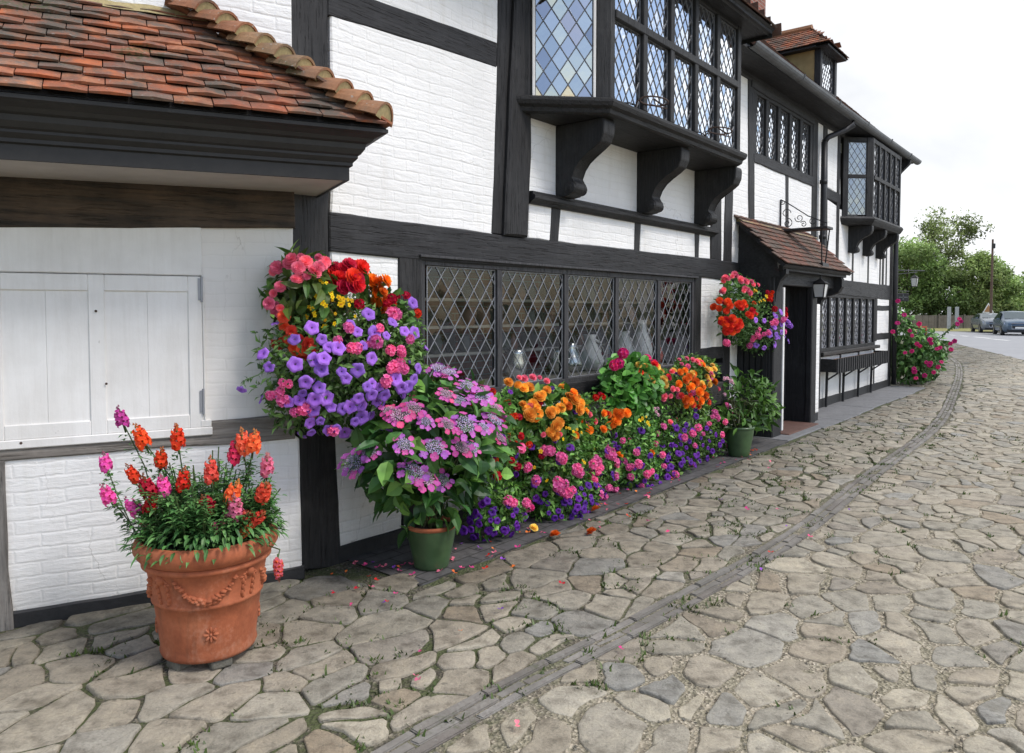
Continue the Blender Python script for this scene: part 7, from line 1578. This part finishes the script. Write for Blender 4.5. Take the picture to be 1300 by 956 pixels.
blooms(q_, 'begscar', E2, ((2.435, 8.272, 1.473), (2.387, 8.272, 1.488), (2.487, 8.293, 1.488), (2.344, 8.288, 1.504), (2.543, 8.321, 1.472), (2.386, 8.266, 1.442), (2.434, 8.271, 1.434), (2.487, 8.289, 1.426), (2.356, 8.272, 1.465), (2.524, 8.307, 1.433), (2.42, 8.274, 1.402), (2.474, 8.296, 1.378), (2.408, 8.285, 1.371), (2.518, 8.311, 1.394), (2.445, 8.283, 1.504), (2.373, 8.274, 1.402), (2.459, 8.298, 1.362), (2.335, 8.281, 1.473), (2.553, 8.326, 1.44)), 1.05, .4)
q_ = plant('bidens_plant', M(6.35, .25, 1.6), 'plant with a few yellow flowers in the basket beside the porch')
foliage(q_, ((6.403, 0.3, 1.748, 0.286, 0.1, 0.158),), 240, .03, .008, G1, .4, .3, .4, rows=SM)
blooms(q_, 'daisy', E2, ((2.895, 8.908, 1.833), (2.879, 8.911, 1.842), (2.912, 8.908, 1.825), (2.822, 8.861, 1.765), (3.057, 8.987, 1.742), (3.031, 8.959, 1.716), (2.973, 8.911, 1.716), (3.072, 9.005, 1.759), (2.777, 8.899, 1.623), (2.881, 8.892, 1.816), (2.941, 8.889, 1.699)), 1.9, .3)
q_ = plant('geranium_plant', M(6.5, .25, 1.5), 'geranium with red and pink heads on the right of the basket beside the porch')
foliage(q_, ((6.679, 0.3, 1.499, 0.246, 0.12, 0.243),), 110, .05, .05, G1, .5, .3, .5, rows=LR)
blooms(q_, 'redball', E2, ((3.167, 9.11, 1.804), (3.086, 9.022, 1.802), (3.139, 9.051, 1.777), (3.109, 8.987, 1.725), (3.516, 9.657, 1.598), (3.501, 9.639, 1.543), (3.533, 9.678, 1.57), (3.181, 9.018, 1.623)), .95)
blooms(q_, 'pinkball', E2, ((3.144, 8.979, 1.462), (3.109, 8.951, 1.445), (3.356, 9.262, 1.493), (3.3, 9.154, 1.477), (3.647, 9.909, 1.513), (3.062, 8.933, 1.336), (3.601, 9.854, 1.327), (2.934, 8.88, 1.354), (2.92, 8.888, 1.32), (2.907, 8.897, 1.295), (2.951, 8.902, 1.295), (2.95, 8.879, 1.379), (2.417, 8.42, 1.239), (2.466, 8.48, 1.229), (2.864, 8.969, 1.207), (3.012, 8.91, 1.328), (2.88, 8.917, 1.26)), .95)
# ------------------------------------------------------------------- mallow bush at the far corner
MB_ = plant('mallow_bush', M(15.2, .3, 0), 'tall straggling bush with crimson flowers at the far corner of the building', None, 'bush')
EM = ((15.728, 0.1, 0.273, 0.571, 0.5, 0.565), (16.769, 0.1, 0.581, 0.581, 0.4, 0.482), (15.131, 0.1, 0.913, 0.132, 0.3, 0.584))
EM = [(15.2, .25, .55, .55, .5, .55), (15.6, .45, .7, .5, .45, .5), (15.0, .1, 1.1, .3, .3, .55), (16.2, .3, .45, .5, .4, .45)]
foliage(MB_, EM, 2600, .11, .075, [(.05, .12, .025), (.08, .16, .04), (.035, .085, .02), (.10, .19, .05)], .4, .3, .5, rows=LR, mind=-1)
pts = ((7.914, 15.2, 1.802), (8.043, 15.2, 1.512), (7.912, 15.2, 1.344), (8.173, 15.2, 1.198), (8.209, 15.2, 1.097), (8.227, 15.2, 0.772), (8.082, 15.2, 0.738), (8.592, 15.2, 0.985), (8.616, 15.2, 0.94), (8.58, 15.2, 1.019), (8.513, 15.2, 0.547), (8.614, 15.2, 0.525), (8.581, 15.2, 0.491), (8.269, 15.2, 0.412), (8.281, 15.2, 0.356), (8.675, 15.2, 0.34), (8.773, 15.2, 0.446), (8.497, 15.2, 0.277), (8.318, 15.2, 0.21), (8.382, 15.2, 0.884), (7.815, 15.2, 1.176), (9.02, 15.2, 0.929), (9.023, 15.2, 0.806), (9.097, 15.2, 0.985), (8.798, 15.2, 0.839), (8.827, 15.2, 0.547), (8.36, 15.2, 1.333), (8.325, 15.2, 0.929), (8.731, 15.2, 0.817), (9.175, 15.2, 1.433), (9.221, 15.2, 1.389), (9.133, 15.2, 1.333))
FL['mallow'] = [petunia(.045, (.52, .015, .13), (.25, .0, .06), (.62, .03, .2))]
paths = []
for p in pts:
    p = V(p); n_ = ((CAMV-p).normalized()+rdir()*.5+ZZ*.2).normalized(); place(MB_, 'mallow', p, n_, U(.85, 1.2)); b_ = M(15.4+U(-.3, .3), .3+U(-.2, .2), .3); paths.append([b_, b_.lerp(p, .5)+ZZ*.15, p - n_*.02])
stems(MB_, paths, .006, (.09, .15, .05)); bm, cl = cl_new()
for pth in paths:
    for k in range(9):
        t = U(.4, 1); p = pth[1].lerp(pth[2], t); leaf(bm, cl, p, rdir(), ZZ, .07, .045, (.09, .17, .05), rows=LR)
fin('stalk_leaves', bm, 'leaf', MB_)
# ------------------------------------------------------------------- ironwork, lamps, planter
for i, (x0, x1, y, lab) in enumerate(((0, 0, 0, 'left rusty iron pot ring on the sill of the near bay window'), (0, 0, 0, 'right rusty iron pot ring on the sill of the near bay window'))):
    s0 = (3.0, 4.35)[i]; c = M(s0, .60, 3.36); R_ = .17
    T = empty('pot_ring', c, 0, lab, 'pot holder'); bm = NB()
    tube(bm, [M(s0+R_*math.cos(.5236*k), .62+R_*.62*math.sin(.5236*k)+.04, 3.40) for k in range(13)], .007, 6)
    fin('ring', bm, 'rust', T); bm = NB(); tube(bm, [M(s0-R_, .66, 3.40), M(s0-R_-.03, .60, 3.36), M(s0-R_, .58, 3.325)], .006, 6); tube(bm, [M(s0-.05, .66, 3.36), M(s0+R_*.9, .70, 3.36)], .006, 6); tube(bm, [M(s0+R_, .66, 3.40), M(s0+R_+.03, .60, 3.44), M(s0+R_-.01, .57, 3.47)], .008, 6); fin('prong', bm, 'rust', T)
TB = empty('iron_sign_bracket', M(7.9, .02, 2.7), 0, 'black scrolled iron bracket with a flat tray over the porch roof', 'bracket')
bm = NB()
SB = 7.85
def sb(d, z): return M(SB, d, z)
tube(bm, [sb(.02, 2.76), sb(.02, 3.18)], .011, 6); tube(bm, [sb(.02, 3.18), sb(.12, 3.12), sb(.40, 2.92), sb(.66, 2.80)], .008, 6)
def scroll(c0, z0, R_, turns, a0, sg):
    return [sb(c0+sg*R_*(1-.75*k/24)*math.cos(a0+turns*6.283*k/24), z0+R_*(1-.75*k/24)*math.sin(a0+turns*6.283*k/24)) for k in range(25)]
for c0, z0, R_, a0, sg in ((.10, 2.98, .065, 0, 1), (.12, 2.84, .07, 1.5, -1), (.28, 2.90, .06, 3, 1), (.34, 2.81, .045, .5, -1), (.47, 2.84, .05, 2, 1), (.05, 3.14, .04, 2, 1), (.60, 2.83, .04, 4, -1)): tube(bm, scroll(c0, z0, R_, 1.3, a0, sg), .006, 5)
fin('scrollwork', bm, 'iron', TB)
bm = NB(); fbox(bm, M, SB-.13, SB+.13, .0, .70, 2.715, 2.75); bmesh.ops.bevel(bm, geom=list(bm.edges), offset=.005, segments=1, affect='EDGES'); fixn(bm); fin('tray', bm, 'iron', TB)
bm = NB(); tube(bm, [M(SB-.1, .62, 2.72), M(SB-.02, .60, 2.24)], .009, 6); tube(bm, [M(SB+.1, .66, 2.72), M(SB+.12, .60, 2.2)], .009, 6); fin('stay_rod', bm, 'iron', TB)
bm = NB(); fbox(bm, M, SB-.10, SB+.16, .56, .64, 2.20, 2.26); fixn(bm); fin('foot_plate', bm, 'iron', TB)
def lantern(c, w_, h_, label):
    T = empty('lantern', c, ANG_M, label, 'lantern'); c = V(c)
    def fr(a, b, z): return c+TT*a+NN*b+ZZ*z
    bm = NB()
    for i, j in ((-1, -1), (1, -1), (1, 1), (-1, 1)): tube(bm, [fr(i*w_*.34, j*w_*.34, -h_), fr(i*w_*.5, j*w_*.5, 0)], w_*.05, 4)
    for z, k in ((0, .5), (-h_, .34)):
        for (i, j), (p, q) in (((-1, -1), (1, -1)), ((1, -1), (1, 1)), ((1, 1), (-1, 1)), ((-1, 1), (-1, -1))): tube(bm, [fr(i*w_*k, j*w_*k, z), fr(p*w_*k, q*w_*k, z)], w_*.05, 4)
    fixn(bm); fin('lantern_frame', bm, 'iron', T)
    bm = NB(); 
    for (i, j), (p, q) in (((-1, -1), (1, -1)), ((1, -1), (1, 1)), ((1, 1), (-1, 1)), ((-1, 1), (-1, -1))): bm.faces.new([bm.verts.new(e) for e in (fr(i*w_*.33, j*w_*.33, -h_), fr(p*w_*.33, q*w_*.33, -h_), fr(p*w_*.48, q*w_*.48, 0), fr(i*w_*.48, j*w_*.48, 0))])
    fixn(bm); fin('lamp_glass', bm, 'lampglass', T)
    bm = NB(); ap = bm.verts.new(fr(0, 0, h_*.42)); b4 = [bm.verts.new(fr(i*w_*.58, j*w_*.58, .005)) for i, j in ((-1, -1), (1, -1), (1, 1), (-1, 1))]
    for i in range(4): bm.faces.new((b4[i], b4[(i+1) % 4], ap))
    bm.faces.new(b4[::-1]); tube(bm, [fr(0, 0, h_*.38), fr(0, 0, h_*.7)], w_*.06, 6); fixn(bm); fin('lantern_cap', bm, 'iron', T); return T
lantern(M(8.02, .53, 1.98), .17, .19, 'square glass lantern hanging under the porch eave')
lc = V((9.0, 16.6, 2.339))
lantern(lc, .13, .19, 'small lantern hanging from the long iron arm at the far corner')
TA = empty('wall_bracket', M(14.5, 0, 2.5), 0, 'long thin iron arm holding the far lantern out from the building corner', 'bracket')
bm = NB(); a0 = M(14.48, -.08, 2.47); a1 = lc + V((.22, 0, .16)); tube(bm, [a0, a1], .013, 6); tube(bm, [a0-ZZ*.11, lc+V((.05, 0, .13))], .010, 6); tube(bm, [lc+ZZ*.15, lc+ZZ*.05], .008, 5); fixn(bm); fin('arm', bm, 'iron', TA)
HS = empty('hanging_sign', M(14.9, .1, 2.1), 0, 'small black hanging sign board at the far corner above the bush', 'sign'); sc_ = V((8.587, 16.3, 1.903))
bm = NB(); box(bm, sc_, V((.13, 0, 0)), V((0, .015, 0)), V((0, 0, .09))); bmesh.ops.bevel(bm, geom=list(bm.edges), offset=.008, segments=1, affect='EDGES'); fixn(bm); fin('board', bm, 'iron', HS)
for hx, hz in ((.1, .012), (.012, .06)):
    bm = NB(); box(bm, sc_+V((0, -.018, 0)), V((hx, 0, 0)), V((0, .004, 0)), V((0, 0, hz))); fixn(bm); fin('sign_bar', bm, 'gutter', HS)
bm = NB(); tube(bm, [M(14.45, -.05, sc_.z+.13), sc_+V((.13, 0, .13))], .010, 6); tube(bm, [sc_+V((-.08, 0, .09)), sc_+V((-.08, 0, .13))], .006, 5); tube(bm, [sc_+V((.08, 0, .09)), sc_+V((.08, 0, .13))], .006, 5); fin('bracket', bm, 'iron', HS)
PB = empty('window_planter', M(11.4, .15, .6), 0, 'long black ribbed planter shelf on thin legs under the far ground floor window', 'planter')
bm = NB(); fbox(bm, M, 9.62, 13.0, .05, .30, .62, .66); fbox(bm, M, 9.62, 13.0, .285, .305, .62, .83); fbox(bm, M, 9.62, 9.64, .05, .285, .66, .83); fbox(bm, M, 12.98, 13.0, .05, .285, .66, .83); fixn(bm); fin('planter_box', bm, 'wood_dk', PB)
bm = NB(); s = 9.64
while s < 13.0: fbox(bm, M, s, s+.075, .306, .322, .60, .84); s += .13
fixn(bm); fin('ribbing', bm, 'blk', PB)
part_box('soil', PB, M, 9.65, 12.97, .06, .28, .78, .79, 'tan', 0)
for s in (9.95, 10.9, 11.85, 12.75):
    bm = NB(); tube(bm, [M(s, .07, .62), M(s, .06, .02)], .022, 6); tube(bm, [M(s, .26, .6), M(s, .07, .46)], .014, 6); fixn(bm); fin('leg', bm, 'blk', PB)
# ------------------------------------------------------------------- things in the shop
for i, (z, d) in enumerate(((1.22, -.75), (1.46, -.75), (1.70, -.75))):
    bm = NB(); fbox(bm, M, .5, 5.6, d-.25, d+.05, z-.012, z+.012); fixn(bm); fin('display_shelf', bm, 'shelf', B)
def jug(s, d, z, R_, h_, mat, lab, name='jug', cat='jug', grp=None):
    c = M(s, d, z); bm = NB(); k = RN.choice(((.6, 1, .9, .45, .6), (.7, .8, 1, .6, .5), (.5, .9, 1, .8, .9), (.8, 1, .7, .35, .5)))
    lathe(bm, [(0, 0)]+[(R_*q, h_*t) for q, t in zip(k, (0.0, .25, .55, .85, 1.0))]+[(R_*k[-1]*.85, h_*.98)], c, 20)
    tube(bm, [c+TT*R_*.8+ZZ*h_*.35, c+TT*R_*1.35+ZZ*h_*.5, c+TT*R_*1.3+ZZ*h_*.75, c+TT*R_*.6+ZZ*h_*.85], R_*.1, 6); fixn(bm)
    tag(fin(name, bm, mat, origin=c, smooth=True), lab, cat, grp)
q = 0
for z, lo, hi in ((1.232, 1.05, 5.3), (1.472, 1.05, 5.3), (1.712, 1.05, 5.3)):
    s = lo
    while s < hi:
        R_ = U(.045, .085); jug(s, -.72+U(-.06, .04), z, R_, U(.11, .19), RN.choice(('dark', 'dark', 'brown', 'iron', 'brown', 'gutter')), 'dark jug on the shelves inside the shop window', 'jug', 'jug', 'jugs on the shop shelves'); s += R_*2+U(.03, .12)
for s, d, z, R_, h_, m_, lab in ((3.05, -.40, 1.0, .11, .24, 'silver', 'polished steel jug low in the middle pane of the shop window'), (3.62, -.40, 1.0, .15, .36, 'pale', 'pale grey jug left in the fourth pane of the shop window'), (3.95, -.36, 1.0, .13, .30, 'silver', 'bright metal jug in the fourth pane of the shop window'), (4.30, -.42, 1.0, .14, .38, 'pale', 'pale grey jug right in the fourth pane of the shop window'), (4.66, -.40, 1.0, .15, .50, 'pale', 'tall pale jug in the last pane of the shop window'), (2.35, -.35, 1.0, .11, .26, 'silver', 'steel jug in the second pane of the shop window'), (4.95, -.38, 1.0, .10, .34, 'redpaint', 'red jug at the far edge of the shop window'), (3.35, -.45, 1.0, .13, .28, 'silver', 'steel jug under the mullion between third and middle pane')):
    jug(s, d, z, R_, h_, m_, lab)
part_box('display_table', B, M, 1.0, 5.3, -.62, -.12, .93, .99, 'shelf', .005)
# ------------------------------------------------------------------- fallen petals
PT = []
for c in ((.80, .07, .28), (.85, .2, .3), (.30, .09, .55), (.85, .18, .04), (.7, .02, .02)):
    bm, cl = cl_new(); petal_fan(bm, cl, V((0, 0, .004)), Z, X, Y, 2, .016, .020, .35, c, c, 0); PT.append(mesh_of(bm))
for k in range(150):
    if k < 95: s, d = U(.15, 5.6), .38+abs(RN.gauss(0, .24))
    elif k < 125: s, d = U(-.3, .9), U(.15, .8)
    else: s, d = U(-.9, 4), U(.5, 2.2)
    if s < .1 and d < .15: continue
    p = M(s, d, .017 if d < .7 and s > .19 else .03); o = bpy.data.objects.new('fallen_petal', PT[RN.choice((0, 0, 1, 1, 2, 3, 4))]); COL.objects.link(o); o.location = p; sc_ = U(.6, 1.3); o.scale = (sc_,)*3
    o.rotation_euler = (U(-.4, .4), U(-.4, .4), U(0, 6.28)); tag(o, 'single fallen petal lying on the paving below the flowers', 'petal', 'fallen petals on the paving')
for (x, y), lab in zip(((0.664, 5.774), (0.303, 5.112), (0.569, 5.184), (0.153, 5.277)), ('orange fallen begonia bloom farthest up the paving', 'coral orange fallen bloom nearest the green hydrangea pot', 'small orange fallen bloom on the stones', 'yellow fallen bloom at the pavement edge')):
    k = 'begyellow' if 'yellow' in lab else 'begorange'
    o = bpy.data.objects.new('fallen_bloom', FL[k][0]); COL.objects.link(o); o.location = (x, y, .03); o.rotation_euler = (U(-.6, .6), U(-.6, .6), U(0, 6)); o.scale = (.9,)*3; tag(o, lab, 'flower', 'fallen blooms on the paving')
